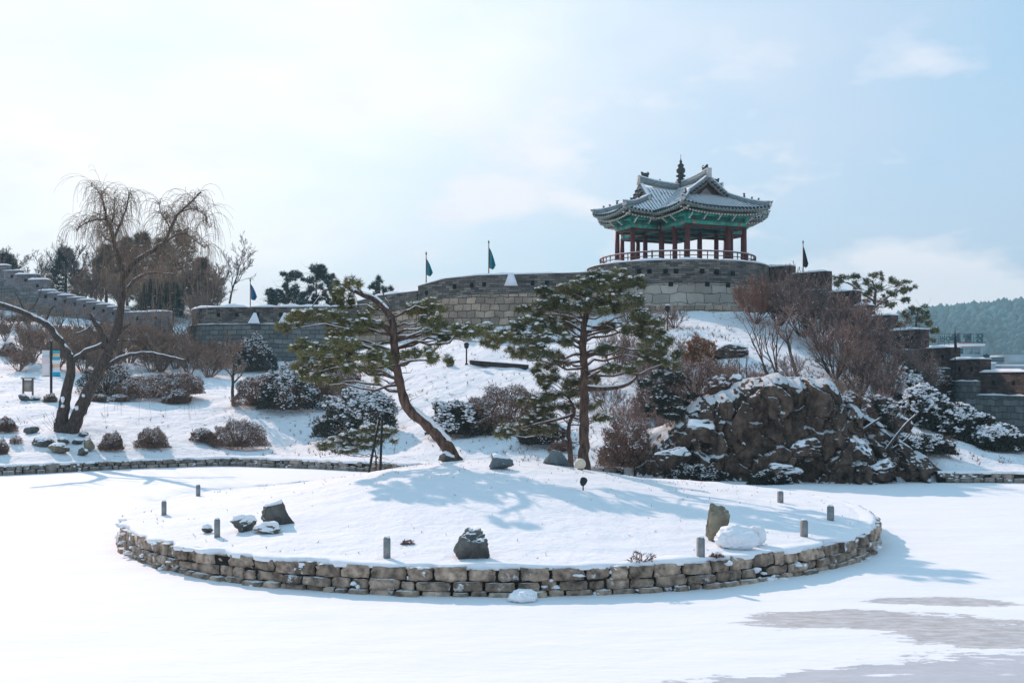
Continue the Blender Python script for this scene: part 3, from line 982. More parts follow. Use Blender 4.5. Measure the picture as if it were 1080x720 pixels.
# ------------------------------------------------------------------ fortress ramparts
def wall_band(mb, pts, z0, z1, off, uvo=0.0, batter=0.0):
    """vertical band in front of a path (outward = towards -normal), with uv in metres; z0/z1 may be arrays"""
    pts = np.asarray(pts, float); n = len(pts)
    z0 = np.broadcast_to(np.asarray(z0, float), (n,)); z1 = np.broadcast_to(np.asarray(z1, float), (n,))
    d = np.gradient(pts, axis=0); d /= np.linalg.norm(d, axis=1)[:, None]
    nr = np.stack([d[:, 1], -d[:, 0]], 1)
    L = path_len(pts) + uvo
    a = pts + nr * (off + batter); b = pts + nr * off
    V = np.concatenate([np.column_stack([a, z0]), np.column_stack([b, z1])])
    i = np.arange(n - 1)
    q = np.stack([i, i + 1, n + i + 1, n + i], 1)
    uv = np.stack([np.stack([L[:-1], z0[:-1]], 1), np.stack([L[1:], z0[1:]], 1), np.stack([L[1:], z1[1:]], 1), np.stack([L[:-1], z1[:-1]], 1)], 1)
    mb.add(V, quads=q, quv=uv)
    return a, b


def wall_solid(mb, pts, z0, z1, front, back, batter=0.0):
    pts = np.asarray(pts, float); n = len(pts)
    z0 = np.broadcast_to(np.asarray(z0, float), (n,)); z1 = np.broadcast_to(np.asarray(z1, float), (n,))
    wall_band(mb, pts, z0, z1, front, batter=batter)
    wall_band(mb, pts[::-1], z0[::-1], z1[::-1], back)
    d = np.gradient(pts, axis=0); d /= np.linalg.norm(d, axis=1)[:, None]
    nr = np.stack([d[:, 1], -d[:, 0]], 1)
    a = pts + nr * front; b = pts - nr * back; a0 = pts + nr * (front + batter)
    V = np.concatenate([np.column_stack([a, z1]), np.column_stack([b, z1])])
    i = np.arange(n - 1)
    uv = np.tile(np.array([[0, 0], [.5, 0], [.5, .1], [0, .1]], float), (n - 1, 1, 1))
    mb.add(V, quads=np.stack([i, i + 1, n + i + 1, n + i], 1), quv=uv)
    for e in (0, n - 1):
        w = front + back
        V = [(*a0[e], z0[e]), (*b[e], z0[e]), (*b[e], z1[e]), (*a[e], z1[e])]
        mb.add(V, quads=[(0, 1, 2, 3)], quv=[[(0, z0[e]), (w, z0[e]), (w, z1[e]), (0, z1[e])]])


def coping(mb, pts, z, front, back, h=0.10, seed=0, rough=0.9):
    """rounded snow lying along a wall top"""
    pts = np.asarray(pts, float)
    L = path_len(pts); m = max(int(L[-1] / 0.25), 2)
    s = np.linspace(0, L[-1], m)
    x = np.interp(s, L, pts[:, 0]); y = np.interp(s, L, pts[:, 1]); zz = np.interp(s, L, np.broadcast_to(np.asarray(z, float), (len(pts),)))
    dx = np.gradient(x); dy = np.gradient(y); l = np.hypot(dx, dy); nx, ny = dy / l, -dx / l
    hh = h * (1 + rough * fbm(x, y, seed, 0.9, 3)); hh[0] *= 0.5; hh[-1] *= 0.5
    prof = [(front + 0.03, -0.015), (front + 0.05, 0.45), (front - 0.08, 0.95), (-(back - 0.08), 1.0), (-(back + 0.04), 0.4), (-(back + 0.02), -0.02)]
    V = []
    for (o, k) in prof:
        V.append(np.stack([x + nx * o, y + ny * o, zz + hh * k + 0.004], 1))
    V = np.stack(V, 1).reshape(-1, 3); k = len(prof)
    q = []
    for i in range(m - 1):
        for j in range(k - 1):
            q.append((i * k + j, (i + 1) * k + j, (i + 1) * k + j + 1, i * k + j + 1))
    mb.add(V, quads=q)
    mb.add(V[:k], quads=[(0, 1, 2, 5), (2, 3, 4, 5)]); mb.add(V[-k:], quads=[(5, 2, 1, 0), (5, 4, 3, 2)])


def resample(pts, step):
    pts = np.asarray(pts, float); L = path_len(pts); n = max(int(L[-1] / step), 1) + 1
    s = np.linspace(0, L[-1], n)
    return np.stack([np.interp(s, L, pts[:, k]) for k in range(pts.shape[1])], 1)


def smooth_path(pts, it=3):
    pts = np.asarray(pts, float)
    for _ in range(it):
        a = pts[:-1] * 0.75 + pts[1:] * 0.25; b = pts[:-1] * 0.25 + pts[1:] * 0.75
        pts = np.vstack([pts[:1], np.stack([a, b], 1).reshape(-1, pts.shape[1]), pts[-1:]])
    return pts


def gun_holes(root, spots, w=0.34, h=0.34, name='gun_loop'):
    """square loopholes: dark recessed box with a frame, standing 5 mm proud of the wall face"""
    for (x, y, z, a) in spots:
        m = MB()
        nx, ny = math.sin(a), -math.cos(a)
        m.box((x + nx * 0.0, y + ny * 0.0, z), (w, 0.06, h), a)
        m.build(name, M_dark, root)


# round bastion under the pavilion
BC = (P(714, 300, 79.5).x, 79.5); BR = 6.35
def build_bastion():
    root = thing('bastion', 'round stone bastion carrying the pavilion, brick above pale blocks', 'bastion', (BC[0], BC[1], 8))
    a = np.linspace(math.radians(150), math.radians(395), 90)
    pts = np.stack([BC[0] + BR * np.cos(a), BC[1] + BR * np.sin(a)], 1)
    zt = 11.95
    m = MB(); wall_band(m, pts, 5.5, 8.9, 0.32, batter=0.15); m.build('rough_footing', M_block, root)
    m = MB(); wall_band(m, pts, 8.9, 10.35, 0.22, batter=0.06); wall_band(m, pts, 8.9, 8.901, 0.33); m.build('block_course', M_block_s, root)
    m = MB(); wall_solid(m, pts, 10.35, zt, 0.12, 0.5); m.build('parapet', M_brick, root)
    m = MB(); coping(m, pts, zt, 0.14, 0.5, 0.12, 3); m.build('snow_cap', M_cap, root, smooth=True)
    m = MB(); m.lathe([(0.01, 11.62), (BR - 0.2, 11.6)], (BC[0], BC[1], 0), 48); m.build('floor_slab', M_block_s, root)
    # string course
    m = MB(); wall_band(m, pts, 10.30, 10.38, 0.25); m.build('string_course', M_block_s, root)
    sp = []
    for (px, py) in ((674, 286), (685, 286), (702, 286), (713, 286), (740.5, 286), (756, 287), (773, 288)):
        sp.append((px, py, 0.15))
    for (px, py) in ((679.5, 299.5), (707.5, 299.5), (746, 299.5), (768, 300.5)):
        sp.append((px, py, 0.26))
    out = []
    for (px, py, o) in sp:
        # intersect the sight line with the drum
        dx = (px - 540) / F; R = BR + o
        A = dx * dx + 1; B = -2 * (dx * BC[0] + BC[1]); C = BC[0] ** 2 + BC[1] ** 2 - R * R
        Y = (-B - math.sqrt(max(B * B - 4 * A * C, 0))) / (2 * A)
        p = P(px, py, Y); ang = math.atan2(p.y - BC[1], p.x - BC[0])
        out.append((BC[0] + R * math.cos(ang), BC[1] + R * math.sin(ang), p.z, ang + math.pi / 2))
    gun_holes(root, out, 0.30, 0.30)


build_bastion()


def P2(px, Y):
    return ((px - 540) / F * Y, Y)


# central curved rampart from the corner at 442 to the bastion
def build_central():
    pts = smooth_path([P2(442, 75.5), P2(470, 74.2), P2(520, 73.3), P2(580, 73.6), P2(640, 75.2), P2(668, 77.0)], 3)
    zt = CH + (HY - np.interp(pts[:, 0] / pts[:, 1] * F + 540, [442, 470, 505, 600, 668], [302, 294, 290.5, 288, 286])) / F * pts[:, 1]
    zm = CH + (HY - np.interp(pts[:, 0] / pts[:, 1] * F + 540, [442, 470, 500, 600, 668], [322, 315, 311, 309, 308])) / F * pts[:, 1]
    root = thing('rampart', 'long curved rampart of grey brick over tan blocks between two flags and the pavilion', 'fortress wall', (pts[0][0], pts[0][1], 6))
    m = MB(); wall_solid(m, pts, 5.0, zm, 0.18, 0.6, batter=0.25); m.build('stone_base', M_block, root)
    m = MB(); wall_solid(m, pts, zm, zt, 0.12, 0.45); m.build('parapet', M_brick, root)
    m = MB(); coping(m, pts, zt, 0.14, 0.45, 0.10, 4); m.build('snow_cap', M_cap, root, smooth=True)
    # embrasure with a snowy sill
    i = int(np.argmin(np.abs(pts[:, 0] / pts[:, 1] * F + 540 - 538)))
    x, y = pts[i]; 
    m = MB()
    V = [(x - 0.15, y - 0.20, zt[i] + 0.1), (x + 0.15, y - 0.20, zt[i] + 0.1), (x + 0.45, y - 0.30, zt[i] - 0.75), (x - 0.45, y - 0.30, zt[i] - 0.75),
         (x - 0.15, y + 0.2, zt[i] + 0.1), (x + 0.15, y + 0.2, zt[i] + 0.1), (x + 0.45, y, zt[i] - 0.75), (x - 0.45, y, zt[i] - 0.75)]
    m.add(V, quads=[(0, 3, 2, 1), (0, 4, 7, 3), (1, 2, 6, 5), (0, 1, 5, 4), (3, 7, 6, 2)])
    m.build('snowy_embrasure', M_cap, root)
    sp = []
    for px in (452, 478, 496, 513, 563, 580):
        i = int(np.argmin(np.abs(pts[:, 0] / pts[:, 1] * F + 540 - px)))
        d = pts[min(i + 1, len(pts) - 1)] - pts[i - 1]
        a = math.atan2(d[1], d[0])
        sp.append((pts[i][0] + math.sin(a) * 0.12, pts[i][1] - math.cos(a) * 0.12, zt[i] - 0.62, a))
    gun_holes(root, sp, 0.24, 0.3)
    # shorter return wing running back-left behind the pine
    pts = smooth_path([P2(378, 80.5), P2(405, 78.5), P2(430, 77), P2(441.5, 75.7)], 2)
    pp = pts[:, 0] / pts[:, 1] * F + 540
    zt = CH + (HY - np.interp(pp, [378, 400, 441], [318, 312, 307])) / F * pts[:, 1]
    zm = CH + (HY - np.interp(pp, [378, 400, 441], [338, 332, 324])) / F * pts[:, 1]
    root = thing('rampart', 'short tan block rampart wing behind the leaning pine, stepping down from the flag corner', 'fortress wall', (pts[0][0], pts[0][1], 6))
    m = MB(); wall_solid(m, pts, 4.5, zm, 0.18, 0.6, batter=0.25); m.build('stone_base', M_block, root)
    m = MB(); wall_solid(m, pts, zm, zt, 0.12, 0.45); m.build('parapet', M_brick, root)
    m = MB(); coping(m, pts, zt, 0.14, 0.45, 0.12, 6); m.build('snow_cap', M_cap, root, smooth=True)


build_central()


def build_left_mid():
    pts = smooth_path([P2(207, 92), P2(203, 87.5), P2(207, 84.5), P2(222, 83), P2(250, 82.6), P2(300, 82.4), P2(345, 82), P2(392, 82)], 3)
    zt = 4 + 76 / F * 82.6
    zm = 4 + 58 / F * 82.6
    root = thing('rampart', 'low blue-grey rampart with snowy top and rounded end behind the leafless tree', 'fortress wall', (pts[0][0], pts[0][1], 5))
    m = MB(); wall_solid(m, pts, 3.0, zm, 0.42, 0.6, batter=0.3); m.build('stone_base', M_block_b, root)
    m = MB(); wall_solid(m, pts, zm, zt, 0.10, 0.45); m.build('parapet', M_brick, root)
    # brick top broken into merlons by three narrow gaps
    m = MB(); 
    L = path_len(pts)
    cuts = [(0.0, 12.8), (13.0, 19.0), (19.15, 24.6), (24.8, L[-1])]
    for (s0, s1) in cuts:
        s = np.linspace(s0, min(s1, L[-1]), 24)
        pp = np.stack([np.interp(s, L, pts[:, 0]), np.interp(s, L, pts[:, 1])], 1)
        coping(m, pp, zt, 0.16, 0.5, 0.17, s0)
    m.build('snow_cap', M_cap, root, smooth=True)
    m = MB(); coping(m, pts[10:], zm, 0.44, -0.13, 0.05, 9, 1.5); m.build('ledge_snow', M_cap, root, smooth=True)
    sp = []
    for px in (230, 251, 272, 296, 320, 345, 368):
        i = int(np.argmin(np.abs(pts[8:, 0] / pts[8:, 1] * F + 540 - px))) + 8
        sp.append((pts[i][0], pts[i][1] - 0.11, zt - 0.55, 0))
    gun_holes(root, sp, 0.26, 0.28)
    # triangular snow-filled embrasures
    for px in (268, 300):
        x, y = P2(px, 82.0); z = zm + 0.05
        m = MB(); m.add([(x - 0.45, y - 0.12, z), (x + 0.45, y - 0.12, z), (x + 0.1, y + 0.25, z + 0.8), (x - 0.1, y + 0.25, z + 0.8), (x - .45, y + .3, z), (x + .45, y + .3, z)],
                         quads=[(0, 1, 2, 3), (1, 5, 2, 2), (4, 0, 3, 3)]); m.build('snowy_embrasure', M_cap, root)


build_left_mid()


def stepped(name, label, segs, mat_top, mat_base, ph, seed, ledge=True, thick=0.5):
    """rampart in steps: segs = (px0, px1, py_top, Y0, Y1)"""
    c = segs[0]
    root = thing(name, label, 'fortress wall', (*P2(c[0], c[3]), 4))
    mt = MB(); mbs = MB(); sn = MB(); ld = MB(); hs = []
    for k, (p0, p1, py, Y0, Y1) in enumerate(segs):
        a = np.array(P2(p0, Y0)); b = np.array(P2(p1, Y1))
        Ym = (Y0 + Y1) / 2; zt = CH + (HY - py) / F * Ym
        pts = resample([a, b], 0.6)
        wall_solid(mt, pts, zt - ph, zt, 0.12 + 0.004 * (k % 2), thick)
        wall_solid(mbs, pts, -0.4, zt - ph, 0.3 + 0.01 * (k % 2), thick + 0.05, batter=0.15)
        coping(sn, pts, zt, 0.16, thick + 0.03, 0.13, seed + k)
        if ledge:
            coping(ld, pts, zt - ph, 0.32, -0.13, 0.06, seed + k + 20, 1.5)
        d = b - a; ang = math.atan2(d[1], d[0])
        for f in ((0.3, 0.72) if p1 - p0 > 24 else (0.5,)):
            q = a + d * f
            hs.append((q[0] + math.sin(ang) * 0.125, q[1] - math.cos(ang) * 0.125, zt - 0.55, ang))
    mt.build('parapet', mat_top, root); mbs.build('stone_base', mat_base, root); sn.build('snow_cap', M_cap, root, smooth=True)
    if ledge:
        ld.build('ledge_snow', M_cap, root, smooth=True)
    gun_holes(root, hs, 0.24, 0.26)
    return root


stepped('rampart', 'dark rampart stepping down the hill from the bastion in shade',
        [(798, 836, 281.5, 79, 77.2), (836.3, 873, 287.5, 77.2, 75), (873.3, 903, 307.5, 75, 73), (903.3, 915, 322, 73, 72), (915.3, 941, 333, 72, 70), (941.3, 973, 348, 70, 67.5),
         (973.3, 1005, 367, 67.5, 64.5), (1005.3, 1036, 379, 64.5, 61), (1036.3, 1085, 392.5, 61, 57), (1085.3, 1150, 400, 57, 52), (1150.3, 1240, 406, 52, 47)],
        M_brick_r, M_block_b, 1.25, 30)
segs = [(-60, -30, 262, 104, 104), (-29.7, -8, 271, 104, 103.5), (-7.7, 8, 280, 103.5, 103), (5, 22, 285.5, 102.6, 102.2), (17, 39, 289.5, 101.6, 101.2), (31, 50, 295, 100.6, 100.2)]
px = 41.0; py = 306.5
k = 0
while px < 118:
    segs.append((px, px + 16, py, 99.8 - k * 0.35, 99.6 - k * 0.35)); px += 10.2; py += 2.45; k += 1
segs += [(px - 2, 134, 326.5, 96.2, 96), (132, 178, 329, 95.6, 94)]
stepped('rampart', 'grey rampart climbing in many short snow-topped steps behind the willow', segs, M_brick_l, M_block_b, 1.5, 60, ledge=False)

# ------------------------------------------------------------------ pavilion
TH = math.radians(23.5)
FZ = 11.6
def build_pavilion():
    cx, cy = P(718, 0, 79.3).x, 79.3
    root = thing('pavilion', 'wooden pavilion with green painted eaves, red columns and snowy tiled cross roof', 'pavilion', (cx, cy, FZ), rz=TH)

    def bl(m, name, mat, smooth=False, par=root):
        return m.build(name, mat, par, smooth=smooth, local=True)
    HE = 3.92      # eave height above floor
    # wings: (angle, half width W, reach T)
    wings = [(-math.pi / 2, 3.5, 5.8), (math.pi / 2, 3.5, 5.8), (math.pi, 2.3, 5.9), (0, 2.3, 5.9)]
    ZR = {3.5: 6.22, 2.3: 6.05}
    TG = {3.5: 3.2, 2.3: 3.05}

    def zs(s, W):      # concave lateral profile
        u = abs(s) / W
        H = ZR[W] - HE
        return HE + H * (0.88 * (1 - u) + 0.12 * (1 - u) ** 2.2)

    def lift(s, t, W, T):
        return 0.34 * (min(abs(s) / W, 1) ** 2.5) * (max(t / T, 0) ** 5)

    surf = MB(); ribs = MB(); ends = MB(); soff = MB(); raft = MB(); rafte = MB(); ridg = MB(); pl = MB(); gb = MB(); gbt = MB(); fascia = MB(); snowr = MB()
    gables = []
    for (ang, W, T) in wings:
        ca, sa = math.cos(ang), math.sin(ang)

        def w(t, s, z):
            return (t * ca - s * sa, t * sa + s * ca, z)
        tg = TG[W]; sg = W * 0.40; zg = zs(sg, W)
        over = 0.38

        def hipT(s):      # t at hip line for lateral s beyond sg
            return tg + (abs(s) - sg) / (W - sg) * (T - tg)

        def zhip(t):
            u = (t - tg) / (T - tg)
            s = sg + u * (W - sg)
            return zs(s, W)
        for sd in (-1, 1):
            # lateral slope
            nsx = 26
            rows = []
            for i in range(nsx + 1):
                s = W * i / nsx
                tm = (tg + over) if s <= sg else hipT(s)
                if s > sg:
                    tm = max(tm, min(tg + over, hipT(s) + (over) * max(0, 1 - (s - sg) / 0.4)))
                row = [w(t, sd * s, zs(s, W) + lift(s, t, W, T)) for t in np.linspace(0, tm, 30)]
                rows.append(row)
            V = np.array(rows).reshape(-1, 3); c = 30
            q = []
            for i in range(nsx):
                for j in range(c - 1):
                    qq = (i * c + j, (i + 1) * c + j, (i + 1) * c + j + 1, i * c + j + 1)
                    q.append(qq if sd > 0 else qq[::-1])
            surf.add(V, quads=q)
            # tile ribs down the lateral slope
            t = 0.15
            while t < T - 0.1:
                s0 = 0.12 if t < tg + over else sg + (t - tg) / (T - tg) * (W - sg)
                s0 = max(s0, 0.12)
                if s0 < W - 0.15:
                    ss = np.linspace(s0, W + 0.06, 12)
                    pts = [w(t, sd * s, zs(min(s, W), W) + lift(s, t, W, T) + 0.03 - (0.02 if s > W else 0)) for s in ss]
                    ribs.tube(pts, 0.05, 6)
                    e = pts[-1]
                    ends.tube([pts[-2], (e[0] * 1.004, e[1] * 1.004, e[2] - 0.03)], 0.085, 7)
                t += 0.29
            # eave edge board and soffit
            tt = np.linspace(0, T, 26)
            ed = [w(t, sd * (W - 0.02), zs(W, W) + lift(W, t, W, T) - 0.16) for t in tt]
            fascia.sweep(ed, 0.10, 0.15)
            for i in range(25):
                t0, t1 = tt[i], tt[i + 1]
                a0 = w(t0, sd * (W - 0.03), zs(W, W) + lift(W, t0, W, T) - 0.19); a1 = w(t1, sd * (W - 0.03), zs(W, W) + lift(W, t1, W, T) - 0.19)
                b0 = w(min(t0, T - 1.5), sd * (W - 1.5), HE + 0.28); b1 = w(min(t1, T - 1.5), sd * (W - 1.5), HE + 0.28)
                soff.add([a0, a1, b1, b0], quads=[(0, 1, 2, 3)])
            # rafters (two tiers) with painted ends
            t = 0.1
            while t < T - 0.05:
                ti = min(t, T - 1.35)
                zz = zs(W, W) + lift(W, t, W, T)
                p0 = w(ti, sd * (W - 1.5), HE + 0.16); p1 = w(t + (0 if t < T - 1.3 else 0.02), sd * (W - 0.42), zz - 0.36)
                raft.tube([p0, p1], 0.062, 6); 
                rafte.tube([p1, tuple(np.array(p1) + (np.array(p1) - np.array(p0)) * 0.014)], 0.068, 6)
                q0 = w(ti * 0.25 + t * 0.75, sd * (W - 0.75), zz * 0.5 + (HE + 0.2) * 0.5 - 0.10); q1 = w(t, sd * (W - 0.06), zz - 0.21)
                raft.sweep([q0, q1], 0.07, 0.07)
                rafte.sweep([q1, tuple(np.array(q1) + (np.array(q1) - np.array(q0)) * 0.02)], 0.065, 0.065)
                t += 0.235
            # hip ridge (chunyeo maru)
            hp = []
            for u in np.linspace(0, 1.0, 12):
                s = sg + u * (W - sg); t_ = hipT(s)
                hp.append(w(t_, sd * s, zs(s, W) + lift(s, t_, W, T) - 0.02))
            rg = MB(); rg.sweep(hp, 0.24, 0.34)
            sr = MB(); sr.sweep([(a, b_, c_ + 0.34) for a, b_, c_ in hp], 0.26, 0.06)
            pl = MB()
            pl.tube([hp[-1][:2] + (hp[-1][2] + 0.14,), tuple(np.array(hp[-1]) * np.array([1.012, 1.012, 1]) + np.array([0, 0, 0.14]))], 0.17, 10)
            # upturned corner tile
            e = np.array(hp[-1]); dr = e - np.array(hp[-2]); dr[2] = 0; dr /= np.linalg.norm(dr)
            rg.tube([e + dr * 0.0 + [0, 0, 0.28], e + dr * 0.12 + [0, 0, 0.30], e + dr * 0.2 + [0, 0, 0.36]], [0.10, 0.08, 0.03], 6)
            ro = bl(rg, 'hip_ridge', M_ridge); bl(sr, 'ridge_snow', M_cap, False, ro); bl(pl, 'ridge_cap', M_plaster, False, ro)
            # gable descending ridge
            dp = []
            for u in np.linspace(0, 1, 9):
                s = 0.02 + u * (sg + 0.22)
                dp.append(w(tg + over - 0.12, sd * s, zs(s, W) + 0.02))
            rg = MB(); rg.sweep(dp, 0.22, 0.30); sr = MB(); sr.sweep([(a, b_, c_ + 0.30) for a, b_, c_ in dp], 0.24, 0.06)
            e = dp[-1]; pl = MB()
            pl.tube([(e[0], e[1], e[2] + 0.16), tuple(np.array(w(tg + over - 0.12, sd * (sg + 0.32), 0)) + np.array([0, 0, e[2] + 0.14]))], 0.15, 10)
            ro = bl(rg, 'gable_ridge', M_ridge); bl(sr, 'ridge_snow', M_cap, False, ro); bl(pl, 'ridge_cap', M_plaster, False, ro)
            # bargeboard under the gable overhang
            bp = [w(tg + over - 0.03, sd * s, zs(s, W) - 0.22) for s in np.linspace(0, sg + 0.1, 8)]
            gb = MB(); gb.sweep(bp, 0.07, 0.20); bl(gb, 'bargeboard', M_barge)
            # short tile ends along the gable slope
            for s in np.arange(0.25, sg + 0.2, 0.24):
                z_ = zs(s, W) + 0.03
                gbt.tube([w(tg + over - 0.3, sd * s, z_), w(tg + over + 0.20, sd * s, z_ - 0.06)], 0.075, 6)
        # hip front slope
        nt_ = 14
        rows = []
        for i in range(nt_ + 1):
            t = tg + (T - tg) * i / nt_
            hw = sg + (t - tg) / (T - tg) * (W - sg)
            rows.append([w(t, s, zhip(t) + lift(s, t, W, T)) for s in np.linspace(-hw, hw, 31)])
        V = np.array(rows).reshape(-1, 3)
        q = [(i * 31 + j, (i + 1) * 31 + j, (i + 1) * 31 + j + 1, i * 31 + j + 1) for i in range(nt_) for j in range(30)]
        surf.add(V, quads=q)
        s = -W + 0.16
        while s < W - 0.1:
            t0 = tg if abs(s) < sg else hipT(s)
            if t0 < T - 0.12:
                tt = np.linspace(t0 + 0.02, T + 0.06, 11)
                pts = [w(t, s, zhip(min(t, T)) + lift(s, t, W, T) + 0.03 - (0.02 if t > T else 0)) for t in tt]
                ribs.tube(pts, 0.05, 6)
                ends.tube([pts[-2], tuple(np.array(pts[-1]) + np.array(w(0.01, 0, 0)))], 0.078, 7)
            s += 0.29
        ed = [w(T - 0.02, s, HE + lift(s, T, W, T) - 0.16) for s in np.linspace(-W, W, 26)]
        fascia.sweep(ed, 0.10, 0.15)
        for i in range(25):
            s0 = -W + 2 * W * i / 25; s1 = -W + 2 * W * (i + 1) / 25
            Wi = W - 1.5
            a0 = w(T - 0.03, s0, HE + lift(s0, T, W, T) - 0.19); a1 = w(T - 0.03, s1, HE + lift(s1, T, W, T) - 0.19)
            b0 = w(T - 1.5, max(-Wi, min(Wi, s0)), HE + 0.28); b1 = w(T - 1.5, max(-Wi, min(Wi, s1)), HE + 0.28)
            soff.add([a0, a1, b1, b0], quads=[(0, 1, 2, 3)])
        s = -W + 0.08
        while s < W:
            si = max(-(W - 1.35), min(W - 1.35, s)); zz = HE + lift(s, T, W, T)
            p0 = w(T - 1.5, si, HE + 0.16); p1 = w(T - 0.42, s * 0.985, zz - 0.36)
            raft.tube([p0, p1], 0.062, 6); rafte.tube([p1, tuple(np.array(p1) + (np.array(p1) - np.array(p0)) * 0.014)], 0.068, 6)
            q0 = w(T - 0.75, si * 0.25 + s * 0.75, zz * 0.5 + (HE + 0.2) * 0.5 - 0.10); q1 = w(T - 0.06, s, zz - 0.21)
            raft.sweep([q0, q1], 0.07, 0.07); rafte.sweep([q1, tuple(np.array(q1) + (np.array(q1) - np.array(q0)) * 0.02)], 0.065, 0.065)
            s += 0.235
        # gable wall
        gx = tg + 0.02; n = 8
        top = [w(gx, s, zs(abs(s), W) - 0.05) for s in np.linspace(-sg, sg, 2 * n + 1)]
        base = [w(gx, s, zs(sg, W) - 0.4) for s in np.linspace(-sg, sg, 2 * n + 1)]
        gm = MB()
        gm.add(top + base, quads=[(i, i + 1, 2 * n + 2 + i, 2 * n + 1 + i) for i in range(2 * n)])
        gables.append(bl(gm, 'gable_board', M_wood_d))
        gm = MB(); k = sg * 0.42; zb = zs(sg, W) - 0.05
        gm.add([w(gx + 0.05, -k, zb), w(gx + 0.05, k, zb), w(gx + 0.05, k * 0.1, zb + k * 0.75), w(gx + 0.05, -k * 0.1, zb + k * 0.75)], quads=[(0, 1, 2, 3)])
        bl(gm, 'gable_panel', M_barge)
        # main ridge over the wing: rises to the gable end
        rp = [w(t, 0, ZR[W] - 0.04 + 0.34 * (t / (tg + over)) ** 2) for t in np.linspace(0, tg + over, 12)]
        rg = MB(); rg.sweep(rp, 0.30, 0.42); sr = MB(); sr.sweep([(a, b_, c_ + 0.42) for a, b_, c_ in rp], 0.32, 0.06)
        ro = bl(rg, 'main_ridge', M_ridge); bl(sr, 'ridge_snow', M_cap, False, ro)
        e = rp[-1]
        plm = MB(); plm.sweep([w(tg + over + 0.01, 0, e[2] - 0.18), w(tg + over + 0.12, 0, e[2] - 0.18)], 0.34, 0.66)
        bl(plm, 'ridge_end', M_plaster)
        # ridge-end beast: curled tail and open head on a block
        bz = e[2] + 0.46
        o = MB()
        o.tube([w(tg - 0.30, 0, bz - 0.05), w(tg - 0.12, 0, bz + 0.10), w(tg + 0.08, 0, bz + 0.10), w(tg + 0.22, 0, bz + 0.30)], [0.10, 0.19, 0.15, 0.05], 7)
        o.tube([w(tg - 0.22, 0, bz + 0.05), w(tg - 0.34, 0, bz + 0.22), w(tg - 0.30, 0, bz + 0.34)], [0.12, 0.10, 0.03], 6)
        bl(o, 'ridge_ornament', M_gold)
        # small figures on the hip ridges
        for sd in (-1, 1):
            for kk, u in enumerate((0.46, 0.62, 0.76)):
                o = MB()
                s = sg + u * (W - sg); t_ = hipT(s); z_ = zs(s, W) + lift(s, t_, W, T) + 0.33
                hh = 0.36 if kk == 0 else 0.22
                o.lathe([(0.07, 0), (0.085, hh * 0.3), (0.05, hh * 0.6), (0.065, hh * 0.8), (0.01, hh)], w(t_, sd * s, z_), 7)
                d = np.array(w(1, 0, 0))
                c0 = np.array(w(t_, sd * s, z_ + hh * 0.75)); o.tube([c0, c0 + d * 0.12 + [0, 0, 0.02]], [0.045, 0.015], 5)
                if kk == 0:
                    o.tube([c0 - d * 0.05, c0 - d * 0.18 + [0, 0, 0.10]], [0.05, 0.015], 5)
                bl(o, 'ridge_figure', M_gold)
    rf = bl(surf, 'roof', M_cap, smooth=False)
    bl(ribs, 'tile_rows', M_tile, True, rf); bl(ends, 'eave_tiles', M_tile_d, False, rf); bl(fascia, 'eave_board', M_raft, False, rf)
    bl(gbt, 'verge_tiles', M_tile_d, False, rf)
    bl(soff, 'soffit', M_green_b)
    for o in (bl(raft, 'rafters', M_raft), bl(rafte, 'rafter_ends', M_disc)):
        o['kind'] = 'stuff'
    # finial jar on the ridge crossing
    o = MB(); z = 6.58
    o.box((0, 0, z + 0.0), (0.55, 0.55, 0.24))
    o.lathe([(0.30, 0.12), (0.32, 0.22), (0.20, 0.30), (0.18, 0.36), (0.34, 0.42), (0.36, 0.50), (0.22, 0.58), (0.20, 0.64), (0.31, 0.74), (0.33, 0.92), (0.27, 1.04), (0.16, 1.10), (0.22, 1.16), (0.24, 1.26), (0.12, 1.36), (0.07, 1.42),
             (0.11, 1.50), (0.05, 1.62), (0.02, 1.72), (0.015, 2.0), (0.0, 2.02)], (0, 0, z), 16)
    o.lathe([(0.0, 0), (0.035, 0.03), (0.0, 0.07)], (0, 0, z + 1.95), 8)
    bl(o, 'finial', M_gold)
    # columns
    cols = []
    for (a, b_) in ((2.3, 4.5), (2.3, 1.1), (4.6, 1.1)):
        for sx in (-1, 1):
            for sy in (-1, 1):
                cols.append((a * sx, b_ * sy))
    cols += [(0.95, -4.5), (-0.95, 4.5), (-2.3, 2.9), (2.3, -2.9), (2.3, 2.9), (-2.3, -2.9), (-0.9, 1.1), (0.9, -1.1)]
    HC = 2.92
    for (a, b_) in cols:
        m = MB(); m.tube([(a, b_, 0.12), (a, b_, HC * 0.5), (a, b_, HC)], [0.175, 0.17, 0.155], 12)
        c = bl(m, 'column', M_red, True)
        m = MB(); m.lathe([(0.27, 0), (0.27, 0.08), (0.2, 0.14), (0.0, 0.14)], (a, b_, 0), 12); bl(m, 'column_base', M_block_s, False, c)
    # outline beams (lintel, painted frieze, brackets)
    out = [(-2.3, -4.5), (2.3, -4.5), (2.3, -1.1), (4.6, -1.1), (4.6, 1.1), (2.3, 1.1), (2.3, 4.5), (-2.3, 4.5), (-2.3, 1.1), (-4.6, 1.1), (-4.6, -1.1), (-2.3, -1.1)]
    red = MB(); fr = MB(); frp = MB(); gr = MB(); br = MB(); brw = MB(); up = MB()
